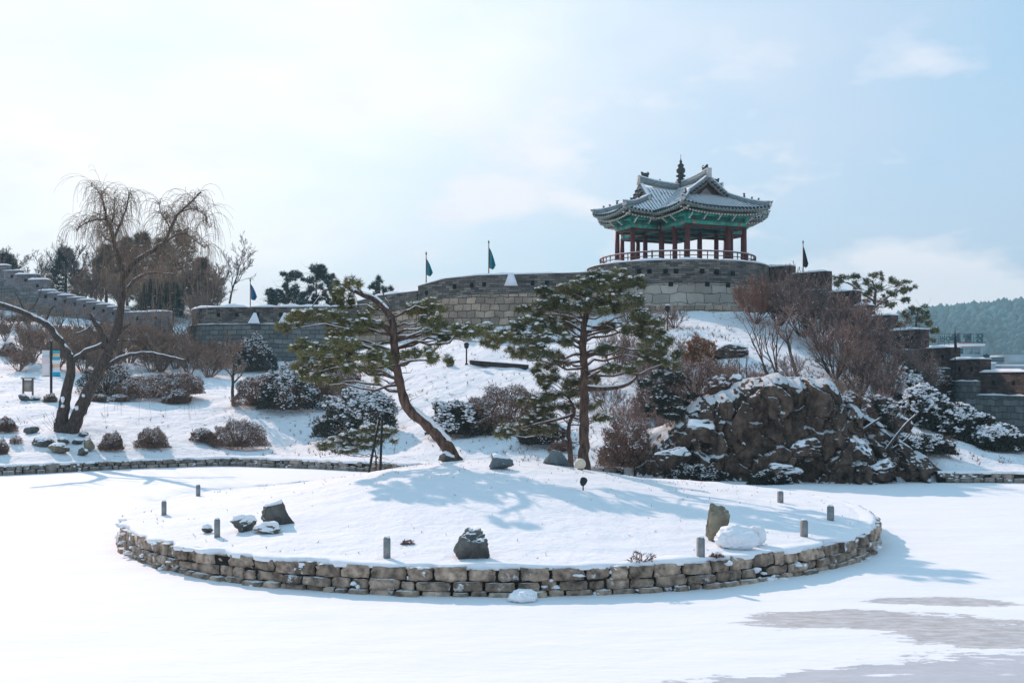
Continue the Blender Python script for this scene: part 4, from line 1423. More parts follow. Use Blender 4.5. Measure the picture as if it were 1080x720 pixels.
    for i in range(len(out)):
        p = np.array(out[i]); q = np.array(out[(i + 1) % len(out)]); d = (q - p); L = np.linalg.norm(d); d /= L
        nrm = np.array([d[1], -d[0]])
        a3 = (*p, HC - 0.16); b3 = (*q, HC - 0.16)
        red.sweep([a3, b3], 0.14, 0.16)
        fr.sweep([(*p, HC + 0.004), (*q, HC + 0.004)], 0.22, 0.30)
        gr.sweep([(*(p + nrm * 0.0), HC + 0.58), (*q, HC + 0.58)], 0.24, 0.26)
        up.sweep([(*p, HC + 0.31), (*q, HC + 0.31)], 0.10, 0.26)
        # painted panels on the frieze: green middle, pale ends, coloured bars
        for (f0, f1, mm) in ((0.07, 0.13, frp), (0.87, 0.93, frp)):
            mm.sweep([(*(p + d * L * f0 + nrm * 0.118), HC + 0.03), (*(p + d * L * f1 + nrm * 0.118), HC + 0.03)], 0.02, 0.24)
        frp.sweep([(*(p + d * L * 0.15 + nrm * 0.13), HC + 0.135), (*(q - d * L * 0.15 + nrm * 0.13), HC + 0.135)], 0.02, 0.03)
        # bracket clusters at both ends and mid bays
        nb = max(int(round(L / 1.15)), 1)
        for k in range(nb + 1):
            c = p + d * L * k / nb
            if k == nb and nb > 0 and i < len(out):
                continue
            for lv, (wd, ex) in enumerate(((0.20, 0.22), (0.30, 0.38), (0.40, 0.52))):
                z0 = HC + 0.31 + lv * 0.12
                br.sweep([(*(c - nrm * ex * 0.7), z0), (*(c + nrm * ex), z0 + 0.02)], 0.09, 0.09)
                br.sweep([(*(c - d * wd), z0 + 0.015), (*(c + d * wd), z0 + 0.015)], 0.08, 0.075)
                e = c + nrm * ex
                brw.tube([(*(e), z0 + 0.05), (*(e + nrm * 0.10), z0 + 0.09), (*(e + nrm * 0.15), z0 + 0.17)], [0.06, 0.045, 0.015], 5)
    bl(red, 'lintel', M_red); f_ = bl(fr, 'painted_frieze', M_green); bl(frp, 'frieze_stripes', M_pink, False, f_)
    bl(up, 'upper_panel', M_teal); bl(gr, 'eave_beam', M_green); b2 = bl(br, 'brackets', M_green); bl(brw, 'bracket_tips', M_disc, False, b2)
    # inside: ceiling and cross beams
    m = MB(); m.box((0, 0, HC + 0.62), (4.4, 8.8, 0.08)); m.box((0, 0, HC + 0.60), (9.0, 2.1, 0.08)); bl(m, 'inner_ceiling', M_ceiling)
    m = MB()
    for y in (-3.4, -1.1, 1.1, 3.4):
        m.sweep([(-2.3, y, HC - 0.1), (2.3, y, HC - 0.1)], 0.2, 0.26)
    for x in (-2.3, 2.3):
        m.sweep([(x, -4.4, HC - 0.12), (x, 4.4, HC - 0.12)], 0.18, 0.24)
    bl(m, 'cross_beams', M_teal)
    # raised floor
    m = MB(); m.box((0, 0, 0.06), (5.2, 9.6, 0.12)); m.box((0, 0, 0.058), (9.8, 2.8, 0.12)); bl(m, 'plinth', M_block_s)
    m = MB(); m.box((0, 1.2, 0.42), (4.2, 5.6, 0.10)); m.box((0, 0.2, 0.415), (8.6, 1.9, 0.10)); bl(m, 'wooden_floor', M_wood_d)
    return root


build_pavilion()


def build_railing():
    root = thing('railing', 'dark red wooden railing around the platform below the pavilion roof', 'railing', (BC[0], BC[1], FZ))
    R = 5.55
    a = np.linspace(math.radians(140), math.radians(400), 41)
    pts = [(BC[0] + R * math.cos(t), BC[1] + R * math.sin(t)) for t in a]
    r = MB(); 
    for z, wd, h in ((FZ + 0.42, 0.06, 0.05), (FZ + 0.74, 0.06, 0.05), (FZ + 1.02, 0.10, 0.08)):
        r.sweep([(x, y, z) for x, y in pts], wd, h)
    r.build('rails', M_rail, root)
    r = MB(); r.sweep([(x, y, FZ + 1.102) for x, y in pts], 0.10, 0.025); r.build('rail_snow', M_cap, root)
    for i, (x, y) in enumerate(pts):
        m = MB(); h = 1.16 if i % 4 == 0 else 1.02
        m.box((x, y, FZ + h / 2), (0.09 if i % 4 == 0 else 0.055,) * 2 + (h,), a[i]); m.build('baluster', M_rail, root)


build_railing()


def flag(px, py_top, py_bot, Y, mat, label, fl0=0.25, fl1=0.72, w=0.3, zb=None):
    t = P(px, py_top, Y); bt = P(px, py_bot, Y)
    root = thing('flag', label, 'flag', (bt.x, bt.y, bt.z - 1.0))
    m = MB(); m.tube([(t.x, t.y, bt.z - 1.0), (t.x, t.y, t.z)], [0.045, 0.03], 8); m.build('pole', M_pole, root)
    m = MB(); m.lathe([(0.0, 0.0), (0.05, 0.04), (0.06, 0.1), (0.0, 0.28)], (t.x, t.y, t.z), 8); m.build('spear_tip', M_gold, root)
    H = t.z - bt.z
    za, zb_ = t.z - H * fl0, t.z - H * fl1
    # limp cloth hanging in folds
    n, k = 18, 12; V = []
    for i in range(n + 1):
        f = i / n; z = za + (zb_ - za) * f
        ww = w * (0.25 + 0.9 * f ** 0.8) * (1 if f < 0.92 else 0.8)
        for j in range(k + 1):
            g = j / k
            V.append((t.x + 0.03 + g * ww, t.y + 0.10 * math.sin(g * 9 + f * 2) * (0.3 + f) , z - 0.18 * g * (1 - f) - 0.12 * math.sin(g * 3.1) * f))
    q = [(i * (k + 1) + j, i * (k + 1) + j + 1, (i + 1) * (k + 1) + j + 1, (i + 1) * (k + 1) + j) for i in range(n) for j in range(k)]
    m = MB(); m.add(V, quads=q); o = m.build('cloth', mat, root, smooth=True)
    s = o.modifiers.new('thickness', 'SOLIDIFY'); s.thickness = 0.012
    root['group'] = 'flags flying above the ramparts'


flag(449.5, 269, 302, 76.2, M_flag, 'teal flag hanging limp over the corner end of the curved rampart', 0.12, 0.62, 0.42)
flag(515.5, 257, 292, 74.6, M_flag, 'teal flag on a red pole over the middle of the curved rampart', 0.12, 0.72, 0.42)
flag(847, 257, 290, 78.0, M_flag_k, 'near-black flag on a pole over the shaded steps beside the bastion', 0.1, 0.72, 0.3)
flag(264, 297, 326, 86.0, M_flag_b, 'blue flag in front of the leafless tree above the low rampart', 0.08, 0.62, 0.5)
# ------------------------------------------------------------------ vegetation generators
def rand_unit(rng, n):
    v = rng.normal(size=(n, 3)); return v / np.linalg.norm(v, axis=1)[:, None]


def tufts(mb, pos, axis, K, length, width, rng, spread=0.95):
    n = len(pos)
    d = axis[:, None, :] + spread * rng.normal(size=(n, K, 3)) * 0.7
    d /= np.linalg.norm(d, axis=2)[..., None]
    s = np.cross(d, rng.normal(size=(n, K, 3))); s /= np.maximum(np.linalg.norm(s, axis=2)[..., None], 1e-9)
    L = length * rng.uniform(0.7, 1.2, (n, K, 1))
    p = pos[:, None, :]
    V = np.stack([p - s * width, p + s * width, p + d * L], 2)
    k = n * K
    mb.add(V.reshape(-1, 3), tris=np.arange(k * 3).reshape(k, 3))


def pad(fol, sn, wood, C, r, n, rng, blade=(0.13, 0.011), K=9, snow=0.35, ssz=(0.04, 0.10), droop=0.0):
    u = rand_unit(rng, n) * rng.uniform(0.15, 1, (n, 1)) ** 0.45
    u[:, 2] = np.where(u[:, 2] < -0.7, -0.7 * rng.random(n), u[:, 2])
    lump = 1 + 0.35 * np.sin(u[:, 0] * 7 + C[0]) * np.cos(u[:, 1] * 6 + C[1])
    pos = u * np.array(r) * lump[:, None]
    pos[:, 2] -= droop * (pos[:, 0] ** 2 + pos[:, 1] ** 2)
    pos += np.array(C)
    ax = u * np.array([0.7, 0.7, 0.5]) + np.array([0, 0, 0.45])
    tufts(fol, pos, ax, K, blade[0], blade[1], rng)
    # twigs
    k = max(4, n // 9)
    sel = rng.choice(n, k, replace=False)
    base = np.array(C) - np.array([0, 0, r[2] * 0.35])
    wood.sticks(np.tile(base, (k, 1)) + (pos[sel] - base) * 0.15, pos[sel], 0.014 * blade[0] / 0.13, 0.005 * blade[0] / 0.13)
    if snow > 0:
        top = pos[:, 2] + rng.normal(0, 0.2 * r[2], n)
        thr = np.quantile(top, 1 - snow * 0.38)
        ps = pos[top > thr] + np.array([0, 0, blade[0] * 0.35])
        sz = rng.uniform(ssz[0], ssz[1], len(ps)) * 0.72
        blobs(sn, ps, np.stack([sz * 1.3, sz, sz * 0.5], 1), rng=rng, tmpl=ICO1, jit=0.3)


def limb(wood, p0, p1, r0, r1, rng, sag=0.12, n=7, wob=0.06, sides=6):
    p0 = np.array(p0, float); p1 = np.array(p1, float)
    t = np.linspace(0, 1, n)[:, None]
    L = np.linalg.norm(p1 - p0)
    pts = p0 + (p1 - p0) * t
    pts[:, 2] += sag * L * np.sin(t[:, 0] * math.pi) * rng.choice([-1, 1, 1])
    pts[1:-1] += rng.normal(0, wob * L / 2, (n - 2, 3))
    wood.tube(pts, np.linspace(r0, r1, n), sides)
    return pts


def snow_on_path(sn, pts, rad, rng, dens=10, size=0.06, prob=0.8):
    """broken ribbon of snow on the upper side of a limb"""
    pts = np.asarray([tuple(p) for p in pts], float); L = path_len(pts)
    rad = np.full(len(pts), rad) if np.isscalar(rad) else np.asarray(rad, float)
    run = []
    s = 0.0
    while s < L[-1]:
        on = mnoise.noise((s * 0.9, pts[0][0], pts[0][1])) > 0.25 - prob
        if on:
            run.append(s)
        if (not on or s + 0.1 >= L[-1]) and len(run) > 2:
            P_ = np.array([[np.interp(a, L, pts[:, k]) for k in range(3)] for a in run])
            R_ = np.interp(run, L, rad)
            P_[:, 2] += R_ * 0.78
            w = R_ * 0.6 + 0.004; w[0] *= 0.3; w[-1] *= 0.3
            sn.tube(P_, w, 6)
            run = []
        if not on:
            run = []
        s += 0.1


def px_path(lst, Y0):
    return [P(a, b, Y0 + (c[0] if c else 0)) for (a, b, *c) in lst]


def pine(name, label, cat, Y0, trunk, radii, pads, limbs=(), dens=1.0, seed=1, bark=None, needles=None, group=None, snow=0.4, blade=(0.17, 0.010), K=10, ssz=(0.04, 0.10), depth=1.0, zsnap=True):
    rng = np.random.default_rng(seed)
    bark = bark or M_bark_red; needles = needles or M_needle
    T = px_path(trunk, Y0)
    gz = ground_at(T[0].x, T[0].y)
    T[0].z = min(T[0].z, gz) - 0.05 if zsnap else T[0].z
    root = thing(name, label, cat, (T[0].x, T[0].y, gz if zsnap else T[0].z), group)
    wood = MB(); fol = MB(); sn = MB()
    Tn = resample(smooth_path(np.array([tuple(p) for p in T]), 2), 0.18)
    Lr = path_len(Tn); rr = np.interp(Lr / Lr[-1], np.linspace(0, 1, len(radii)), radii)
    Tn[1:-1] += rng.normal(0, 0.012, (len(Tn) - 2, 3))
    rr = rr * (1 + rng.normal(0, 0.05, len(rr))); rr[0] *= 1.25
    Tb = resample(Tn, 0.06); rb = np.interp(path_len(Tb), Lr, rr * 0.86); tmp = MB(); tmp.tube(Tb, rb, 22)
    bv = tmp.v[0]; ns = 22; cen = np.repeat(Tb, ns, axis=0); av = bv[:len(cen)] - cen
    dis = np.array([mnoise.noise(((j % ns) * 0.9, (j // ns) * 0.045, seed)) * 0.16 + mnoise.noise(((j % ns) * 0.5, (j // ns) * 0.22, seed + 4)) * 0.14 for j in range(len(cen))])
    bv[:len(cen)] = cen + av * (1 + dis)[:, None]
    wood.add(bv, tris=tmp.t[0], quads=tmp.q[0])
    # dead twigs along the trunk and limbs
    q = Tn[rng.integers(len(Tn) // 4, len(Tn), 46)]; dd = rand_unit(rng, 46) * [1, 1, 0.5]; e1 = q + dd * rng.uniform(0.2, 0.55, (46, 1)) * Y0 / 33; e2 = e1 + (dd + rand_unit(rng, 46) * 0.8) * rng.uniform(0.1, 0.3, (46, 1)) * Y0 / 33
    wood.sticks(q, e1, 0.014, 0.008, 4); wood.sticks(e1, e2, 0.008, 0.004, 3)
    if snow > 0:
        d = np.gradient(Tn, axis=0); d /= np.linalg.norm(d, axis=1)[:, None]
        lean = np.abs(d[:, 2]) < 0.86
        idx = np.where(lean)[0]
        if len(idx) > 3:
            up = np.array([0, 0, 1.0])
            runs = np.split(idx, np.where(np.diff(idx) > 1)[0] + 1)
            for rn in runs:
                if len(rn) > 3:
                    o = up - d[rn] * d[rn][:, 2:3]; o /= np.linalg.norm(o, axis=1)[:, None]
                    q = Tn[rn] + o * rr[rn][:, None] * 0.72; w = rr[rn] * 0.55; w[0] *= 0.2; w[-1] *= 0.2
                    sn.tube(q, w, 8)
    for (pl, r0, r1) in limbs:
        L = np.array([tuple(p) for p in px_path(pl, Y0)])
        L = resample(smooth_path(L, 2), 0.15)
        w = np.linspace(r0, r1, len(L)); wood.tube(L, w, 8)
        if snow > 0:
            snow_on_path(sn, L, w, rng, prob=0.95)
    k = Y0 / F
    for (px, py, rx, rz, *dd) in pads:
        rz = rz * 0.8
        dy = dd[0] if dd else rng.uniform(-1, 1) * depth
        C = np.array(P(px, py, Y0 + dy))
        r = (rx * k, rx * k * rng.uniform(0.75, 1.0), rz * k)
        n = int(dens * 3.9 * (rx * rz) ** 0.5 * (rx / 10) ** 0.5 * 3.2)
        # attach to the trunk somewhat below
        dist = np.linalg.norm(Tn[:, :2] - C[:2], axis=1) + 1.2 * np.abs(Tn[:, 2] - (C[2] - 0.25 * r[0] - 0.2))
        j = int(np.argmin(dist)); j = max(j, len(Tn) // 5)
        base = C - np.array([0, 0, r[2] * 0.45])
        lp = limb(wood, Tn[j], base, max(rr[j] * 0.33, 0.018), 0.012, rng, sag=0.08)
        if snow > 0:
            snow_on_path(sn, lp, np.linspace(max(rr[j] * 0.33, 0.018), 0.012, len(lp)), rng, prob=0.45)
        # sub-clumps for an uneven outline
        m = 4 + int(rx / 4)
        for q in range(m):
            o = rng.uniform(-0.85, 0.85, 3) * np.array([r[0], r[1], r[2] * 1.35])
            s = rng.uniform(0.12, 0.42)
            pad(fol, sn, wood, C + o, (r[0] * s, r[1] * s, max(r[2] * rng.uniform(0.45, 0.8), blade[0] * 0.6)), max(10, int(n * 1.3 / m)), rng, blade, K, snow, ssz, droop=0.12 / max(r[0], 0.2))
    wood.build('trunk', bark, root, smooth=True)
    fol.build('crown', needles, root)
    if snow > 0 and sn.n:
        sn.build('snow', M_cap, root, smooth=True)
    return root


def bare(rng, h, r0, stems=1, spread=0.5, levels=4, kids=(5, 6, 6, 5), up=0.12, wander=0.18, droop=0.0, lf=0.62, base_h=0.25, minr=0.004, lean=(0, 0), step=6, stemspread=0.35, kid_ang=0.75):
    """list of tapered segments of a leafless tree"""
    A = []; B = []; R0 = []; R1 = []; tips = []; LV = []
    st = []
    for s in range(stems):
        a = rng.uniform(0, 6.28)
        d = np.array([math.cos(a) * stemspread * (stems > 1) + lean[0], math.sin(a) * stemspread * (stems > 1) + lean[1], 1.0]); d /= np.linalg.norm(d)
        st.append((np.array([math.cos(a), math.sin(a), 0]) * 0.1 * (stems > 1), d, h * rng.uniform(0.75, 1.0) * 0.62, r0 * rng.uniform(0.7, 1), 0))
    while st:
        p, d, L, r, lv = st.pop()
        n = step if lv < 2 else 4
        rr = r
        for i in range(n):
            f = i / n
            nd = d + rng.normal(0, wander, 3) * (0.6 if lv == 0 else 1) + np.array([0, 0, up - droop * lv * (f + 0.3)])
            nd /= np.linalg.norm(nd); q = p + nd * L / n
            rn = max(r * (1 - 0.62 * (i + 1) / n), minr)
            A.append(p); B.append(q); R0.append(rr); R1.append(rn); LV.append(lv)
            if lv < levels - 1:
                nk = kids[min(lv, len(kids) - 1)] / n
                if f >= (base_h if lv == 0 else 0.12):
                    k = int(nk) + (rng.random() < nk - int(nk))
                    for _ in range(k):
                        ax = rand_unit(rng, 1)[0]
                        kd = nd * (1 - 0.2 * kid_ang) + np.cross(nd, ax) * kid_ang * rng.uniform(0.7, 1.2); kd /= np.linalg.norm(kd)
                        st.append((q, kd, L * lf * rng.uniform(0.7, 1.1) * (1 - 0.35 * f), rn * 0.7, lv + 1))
            p, d, rr = q, nd, rn
        tips.append(p)
    return np.array(A), np.array(B), np.array(R0), np.array(R1), np.array(tips), np.array(LV)


def bare_tree(name, label, cat, loc, h, rng_seed, mat=None, group=None, snow=0.0, rz=0.0, twig=None, **kw):
    rng = np.random.default_rng(rng_seed)
    A, B, R0, R1, tips, LV = bare(rng, h, **kw)
    root = thing(name, label, cat, loc, group, rz=0)
    off = np.array(loc) - np.array([0, 0, 0.08])
    m = MB(); th = LV < 2
    m.sticks(A[th] + off, B[th] + off, R0[th], R1[th], 6)
    m.build('trunk', mat or M_bark, root, smooth=True)
    m = MB(); m.sticks(A[~th] + off, B[~th] + off, R0[~th], R1[~th], 3)
    m.build('twigs', twig or M_twig, root)
    if snow > 0:
        d = B - A; L = np.linalg.norm(d, axis=1); flat = np.abs(d[:, 2]) / L < 0.75
        k = flat & (rng.random(len(A)) < snow)
        if k.sum():
            m = MB(); o = off + np.array([0, 0, 1.0]) * (R0[k][:, None] * 0.8 + 0.004)
            m.sticks(A[k] + o, B[k] + o, R0[k] * 0.8 + 0.006, R1[k] * 0.8 + 0.004, 4)
            m.build('snow', M_cap, root)
    return root


def shrub(name, label, C, r, seed, leaf, n=2600, lsz=0.045, snow=0.3, cat='shrub', group=None, ssz=(0.02, 0.05), twigs=260, flat=0.0, tw=None, clip=0.0, twlen=1.13, blade=0.35, skew=0.0):
    """dense bush: inner twigs, leaf-sized faces through an uneven shell, snow caught on its top"""
    rng = np.random.default_rng(seed)
    C = np.array(C, float); r = np.array(r, float)
    root = thing(name, label, cat, tuple(C), group)
    u = rand_unit(rng, n)
    u[:, 2] = np.abs(u[:, 2]) - 0.12
    u[:, 2] = np.where(u[:, 2] > 0, u[:, 2] ** 1.0, u[:, 2])
    rad = 1 - np.abs(rng.normal(0, 0.13, n))
    ph = rng.uniform(0, 6, 3)
    lump = 1 + (0.10 * fbm(u[:, 0] * 2 + ph[0], u[:, 1] * 2, u[:, 2] * 2, 1.0, 3) * 2.2 + 0.07 * np.sin(u[:, 0] * 6 + ph[0]) * np.cos(u[:, 1] * 5 + ph[1]) + 0.08 * np.sin(u[:, 2] * 11 + ph[2] + u[:, 0] * 9)) * (1 - clip)
    p = u * (rad * lump)[:, None]
    if flat > 0:
        p[:, 2] = np.minimum(p[:, 2], flat + 0.03 * rng.normal(size=n))
        p[:, :2] *= 1.0 + 0.25 * np.clip(p[:, 2:3], 0, 1)
    pos = p * r
    pos[:, 2] += skew * pos[:, 0]
    pos += C + np.array([0, 0, r[2] * 0.12])
    m = MB()
    k = twigs
    sel = rng.choice(n, k, replace=False)
    st = C + (pos[sel] - C) * rng.uniform(0.0, 0.5, (k, 1)) * np.array([1, 1, 0.4])
    m.sticks(st, C + (pos[sel] - C) * twlen, 0.012, 0.004, 3)
    m.build('stems', tw or M_twig, root)
    m = MB()
    tufts(m, pos, u + np.array([0, 0, 0.3]), 3, lsz * 1.6, lsz * blade, rng, 0.9)
    m.build('foliage', leaf, root)
    if snow > 0:
        score = u[:, 2] + 0.5 * rad + rng.normal(0, 0.12, n) + 0.95 * fbm(pos[:, 0], pos[:, 1], pos[:, 2], 2.2, 2)
        thr = np.quantile(score, 1 - snow)
        q = pos[score > thr][::2] + np.array([0, 0, lsz * 0.6])
        s = rng.uniform(ssz[0], ssz[1], len(q))
        m = MB(); blobs(m, q, np.stack([s * 1.3, s, s * 0.55], 1), rng=rng, jit=0.35); m.build('snow', M_cap, root, smooth=True)
    return root


def at_px(px, py):
    return hit(px, py)


def k_at(p):
    return p.y / F


# ------------------------------------------------------------------ island furniture
GP = 'short square stone posts around the rim of the island'
for (px, py, h, lab) in ((209, 523, 0.30, 'stone post at the back left of the island'), (173, 543, 0.32, 'stone post by the left rim of the island'),
                         (229, 566, 0.36, 'stone post just in front of the snow-covered boulders'), (408, 588, 0.36, 'stone post on the front rim facing the viewer, left of the jagged boulder'),
                         (739, 588, 0.37, 'stone post below the tall standing stone'), (848, 566, 0.34, 'stone post on the right side of the island in tree shadow'),
                         (876, 549, 0.33, 'stone post close to the right rim of the island'), (823, 530, 0.28, 'stone post at the back right of the island')):
    p = at_px(px, py)
    root = thing('marker_post', lab, 'post', tuple(p), GP)
    m = MB(); m.box((p.x, p.y, p.z + h / 2 - 0.06), (0.12, 0.12, h + 0.12), 0.3); m.box((p.x, p.y, p.z + h + 0.012), (0.10, 0.10, 0.025), 0.3); m.build('shaft', M_post, root)
    m = MB(); blobs(m, [(p.x, p.y, p.z + h + 0.03)], np.array([[0.06, 0.06, 0.025]]), tmpl=ICO2); m.build('snow_cap', M_cap, root, smooth=True)


def rock_px(px, pyb, wpx, hpx, seed, mat, label, dep=0.8, snow=0.45, sharp=0.75, name='boulder', rz=0.0, sthick=0.05, planes=9, cat='rock', Y=None):
    p = at_px(px, pyb)
    if Y is not None:
        p = Vector((XW(px, Y), Y, ground_at(XW(px, Y), Y)))
    k = k_at(p)
    return boulder(name, label, tuple(p), (wpx * k * 1.03, wpx * k * dep, hpx * k * 1.2), seed, mat, snow, planes, rz, cat=cat, sharp=sharp, sthick=sthick)


rock_px(290, 554, 36, 25, 68, M_boulder, 'tallest of the snow-capped dark boulders on the left of the island', 0.7, 0.50, 0.5, sthick=0.05, planes=14)
rock_px(258, 560, 27, 14, 12, M_boulder, 'boulder almost buried in snow beside the tallest snow-capped one', 0.8, 0.30, 0.6, sthick=0.07)
rock_px(284, 562, 31, 9, 23, M_boulder_w, 'low flat rock under a pillow of snow in front of the tallest snow-capped boulder', 0.8, 0.3, sthick=0.06)
rock_px(219, 561, 12, 6, 31, M_boulder, 'small dark stone poking out of the snow behind the post', 0.9, 0.35)
rock_px(489, 588, 38, 30, 7, M_boulder, 'jagged dark boulder alone on the front slope of the island', 0.75, 0.80, 0.55, planes=14)
rock_px(753, 570, 25, 39, 19, M_boulder_w, 'tall ochre standing stone on the right of the island', 0.55, 0.8, 0.55, name='standing_stone', planes=12)
rock_px(778, 577, 46, 22, 44, M_cap, 'low rounded heap of snow beside the standing stone', 0.8, 0.0, 0.8, name='snow_heap', sthick=0.03, planes=3, cat='snow heap')
rock_px(797, 574, 22, 18, 46, M_cap, 'small steep heap of snow right of the rounded one', 0.8, 0.0, 0.75, name='snow_heap', sthick=0.03, planes=4, cat='snow heap')
rock_px(526, 494, 26, 15, 52, M_boulder_t, 'blue-grey rock on the crest of the island between the two pines', 0.7, 0.6, 0.6)
rock_px(587, 486, 28, 17, 57, M_boulder_t, 'blocky blue-grey rock at the foot of the tall pine', 0.7, 0.75, 0.7, Y=31.6)
rock_px(469, 486, 18, 10, 58, M_boulder, 'brown rock at the foot of the leaning pine', 0.7, 0.7, 0.7, Y=32.0)
rock_px(551, 634, 32, 9, 61, M_cap, 'lump of snow on the ice against the front stone edging', 0.9, 0.0, 0.85, name='snow_lump', planes=3, cat='snow lump')

p = Vector((XW(612, 31.2), 31.2, ground_at(XW(612, 31.2), 31.2))); r = 0.16
root = thing('garden_lamp', 'cream globe lamp on the snow at the foot of the tall pine', 'lamp', tuple(p))
m = MB(); m.lathe([(r * math.sin(a), r * 1.02 - r * math.cos(a)) for a in np.linspace(0.25, math.pi, 14)], tuple(p), 20); m.build('globe', M_ball, root, smooth=True)
m = MB(); m.lathe([(0.0, -0.05), (0.08, -0.05), (0.08, 0.03), (0.0, 0.03)], tuple(p), 12); m.build('base', M_iron, root)
for (px, py, h, lab) in ((615, 517, 0.27, 'small dark floodlight on a stake in the snow below the tall pine'), (702, 505, 0.20, 'tiny dark floodlight at the back right edge of the mound')):
    p = at_px(px, py)
    root = thing('floodlight', lab, 'floodlight', tuple(p), 'spotlights on stakes')
    m = MB(); m.tube([(p.x, p.y, p.z - 0.1), (p.x, p.y, p.z + h * 0.5)], 0.018, 6); m.build('stake', M_iron, root)
    m = MB(); m.tube([(p.x - 0.01, p.y + 0.07, p.z + h * 0.5), (p.x, p.y + 0.02, p.z + h * 0.72), (p.x + 0.02, p.y - 0.05, p.z + h)], [0.05, 0.085, 0.09], 12); m.build('lamp_head', M_iron, root)
# dry plants poking through the snow
for i, (px, py, w, lab, mt) in enumerate(((677, 595, 0.30, 'clump of dry brown leaves near the front rim of the island', M_leaf_brown), (430, 574, 0.12, 'few dry stalks sticking out of the smooth snow', M_twig),
                                          (756, 590, 0.12, 'scrap of brown leaf litter beside the post under the standing stone', M_leaf_brown))):
    p = at_px(px, py)
    shrub('dry_plant', lab, (p.x, p.y, p.z), (w, w * 0.6, w * 0.55), 70 + i, mt, n=60, lsz=0.035, snow=0.1, cat='dry plant', twigs=16, twlen=1.3)

# ------------------------------------------------------------------ the two island pines and the little one
YB = 32.6
pine('pine', 'tall upright pine in the middle of the island with dark snow-dusted pads', 'pine tree', YB,
     [(616, 484), (615.6, 449, .05), (617, 407, .1), (615.6, 375, .05), (614.7, 347), (618, 331, .1), (629, 318, .2), (637, 303, .25), (642, 294, .3)],
     [0.19, 0.17, 0.155, 0.14, 0.12, 0.09, 0.05],
     [(640, 292, 24, 6), (664, 298, 15, 6), (622, 299, 18, 6), (600, 304, 20, 6), (583, 312, 16, 7), (574, 324, 18, 7), (557, 330, 13, 5), (552, 343, 17, 5), (600, 322, 22, 8), (578, 343, 18, 7),
      (596, 340, 18, 7, 0.8), (650, 309, 22, 8), (640, 324, 18, 7, -0.8), (663, 327, 18, 8), (672, 343, 17, 8), (684, 352, 20, 8), (692, 364, 18, 9), (682, 376, 16, 8), (702, 380, 14, 8), (556, 361, 18, 6),
      (570, 372, 20, 7), (548, 372, 14, 6), (588, 358, 16, 7, -0.9), (642, 366, 11, 5, -0.6), (645, 389, 9, 5, -0.5), (668, 386, 9, 6), (588, 380, 14, 6, 0.9), (640, 345, 14, 6, 1.0), (610, 310, 20, 7, 1.1), (655, 300, 18, 6, -1.0),
      (537, 352, 12, 4), (690, 340, 10, 6)],
     limbs=[([(618, 409), (630, 410), (642, 409.6), (655, 408), (663, 405), (671, 399), (673, 394), (669, 387)], 0.085, 0.035),
            ([(615, 350), (604, 343), (596, 338), (590, 340)], 0.05, 0.02), ([(616, 365, .1), (607, 360), (598, 352), (590, 344)], 0.05, 0.02),
            ([(617, 352), (628, 345), (640, 343), (652, 350)], 0.05, 0.02), ([(617, 378), (628, 372), (640, 376), (655, 368)], 0.05, 0.02)],
     seed=3, needles=M_needle, dens=0.92)
pine('pine', 'leaning pine with a crooked snow-lined trunk and long olive branches reaching left', 'pine tree', YB,
     [(483, 486), (474, 474), (465, 463), (454, 452), (444, 442), (433, 433), (427, 426), (423, 408), (418, 387), (415, 362), (415.6, 344), (412, 332), (398, 317), (385, 311), (373, 307.5), (360, 300)],
     [0.21, 0.20, 0.18, 0.17, 0.16, 0.15, 0.13, 0.12, 0.10, 0.08, 0.05],
     [(359, 305, 9, 6), (356, 316, 9, 12), (366, 322, 8, 10), (372, 300, 8, 4), (332, 334, 26, 5), (312, 336, 15, 4), (352, 338, 22, 6), (376, 344, 20, 8), (388, 338, 14, 6), (345, 367, 26, 7), (322, 364, 18, 5),
      (372, 372, 24, 9), (350, 382, 24, 8), (318, 388, 14, 5), (334, 398, 16, 5), (350, 404, 12, 4), (304, 346, 12, 4), (328, 376, 16, 6), (378, 388, 16, 7), (452, 322, 18, 5), (450, 332, 16, 9), (462, 343, 14, 9), (470, 357, 9, 8), (438, 326, 12, 5), (400, 378, 12, 7), (418, 375, 16, 6), (440, 374, 16, 5),
      (464, 378, 14, 4), (500, 350, 20, 5), (512, 358, 14, 7), (482, 348, 14, 4), (530, 360, 12, 6), (400, 396, 8, 6), (360, 352, 16, 5, 1.2), (395, 326, 10, 4, 1.0)],
     limbs=[([(415, 353), (401, 341), (394, 338), (386, 337), (375, 336)], 0.075, 0.03), ([(416, 356), (430, 355), (438, 355), (450, 350), (458, 340)], 0.07, 0.03),
            ([(450, 351), (470, 354), (490, 350), (505, 349)], 0.045, 0.02), ([(409, 330), (412, 322), (406, 316), (404, 309)], 0.03, 0.015),
            ([(417, 372), (402, 366), (388, 360), (372, 358)], 0.055, 0.02)],
     seed=9, needles=M_needle_o, dens=0.9)
pine('pine', 'low spreading pine bough laden with snow at the water edge left of the leaning pine', 'pine tree', 44.0,
     [(398, 486), (396, 474), (392, 464), (386, 458)], [0.05, 0.04, 0.03, 0.02],
     [(392, 452, 22, 5), (378, 460, 22, 5), (360, 467, 20, 4), (345, 472, 13, 3), (405, 462, 16, 5), (388, 468, 16, 4), (370, 474, 12, 3)],
     limbs=[([(394, 468), (380, 466), (365, 469), (348, 473)], 0.035, 0.015)], seed=14, needles=M_needle, snow=0.75, ssz=(0.05, 0.13), dens=1.2)
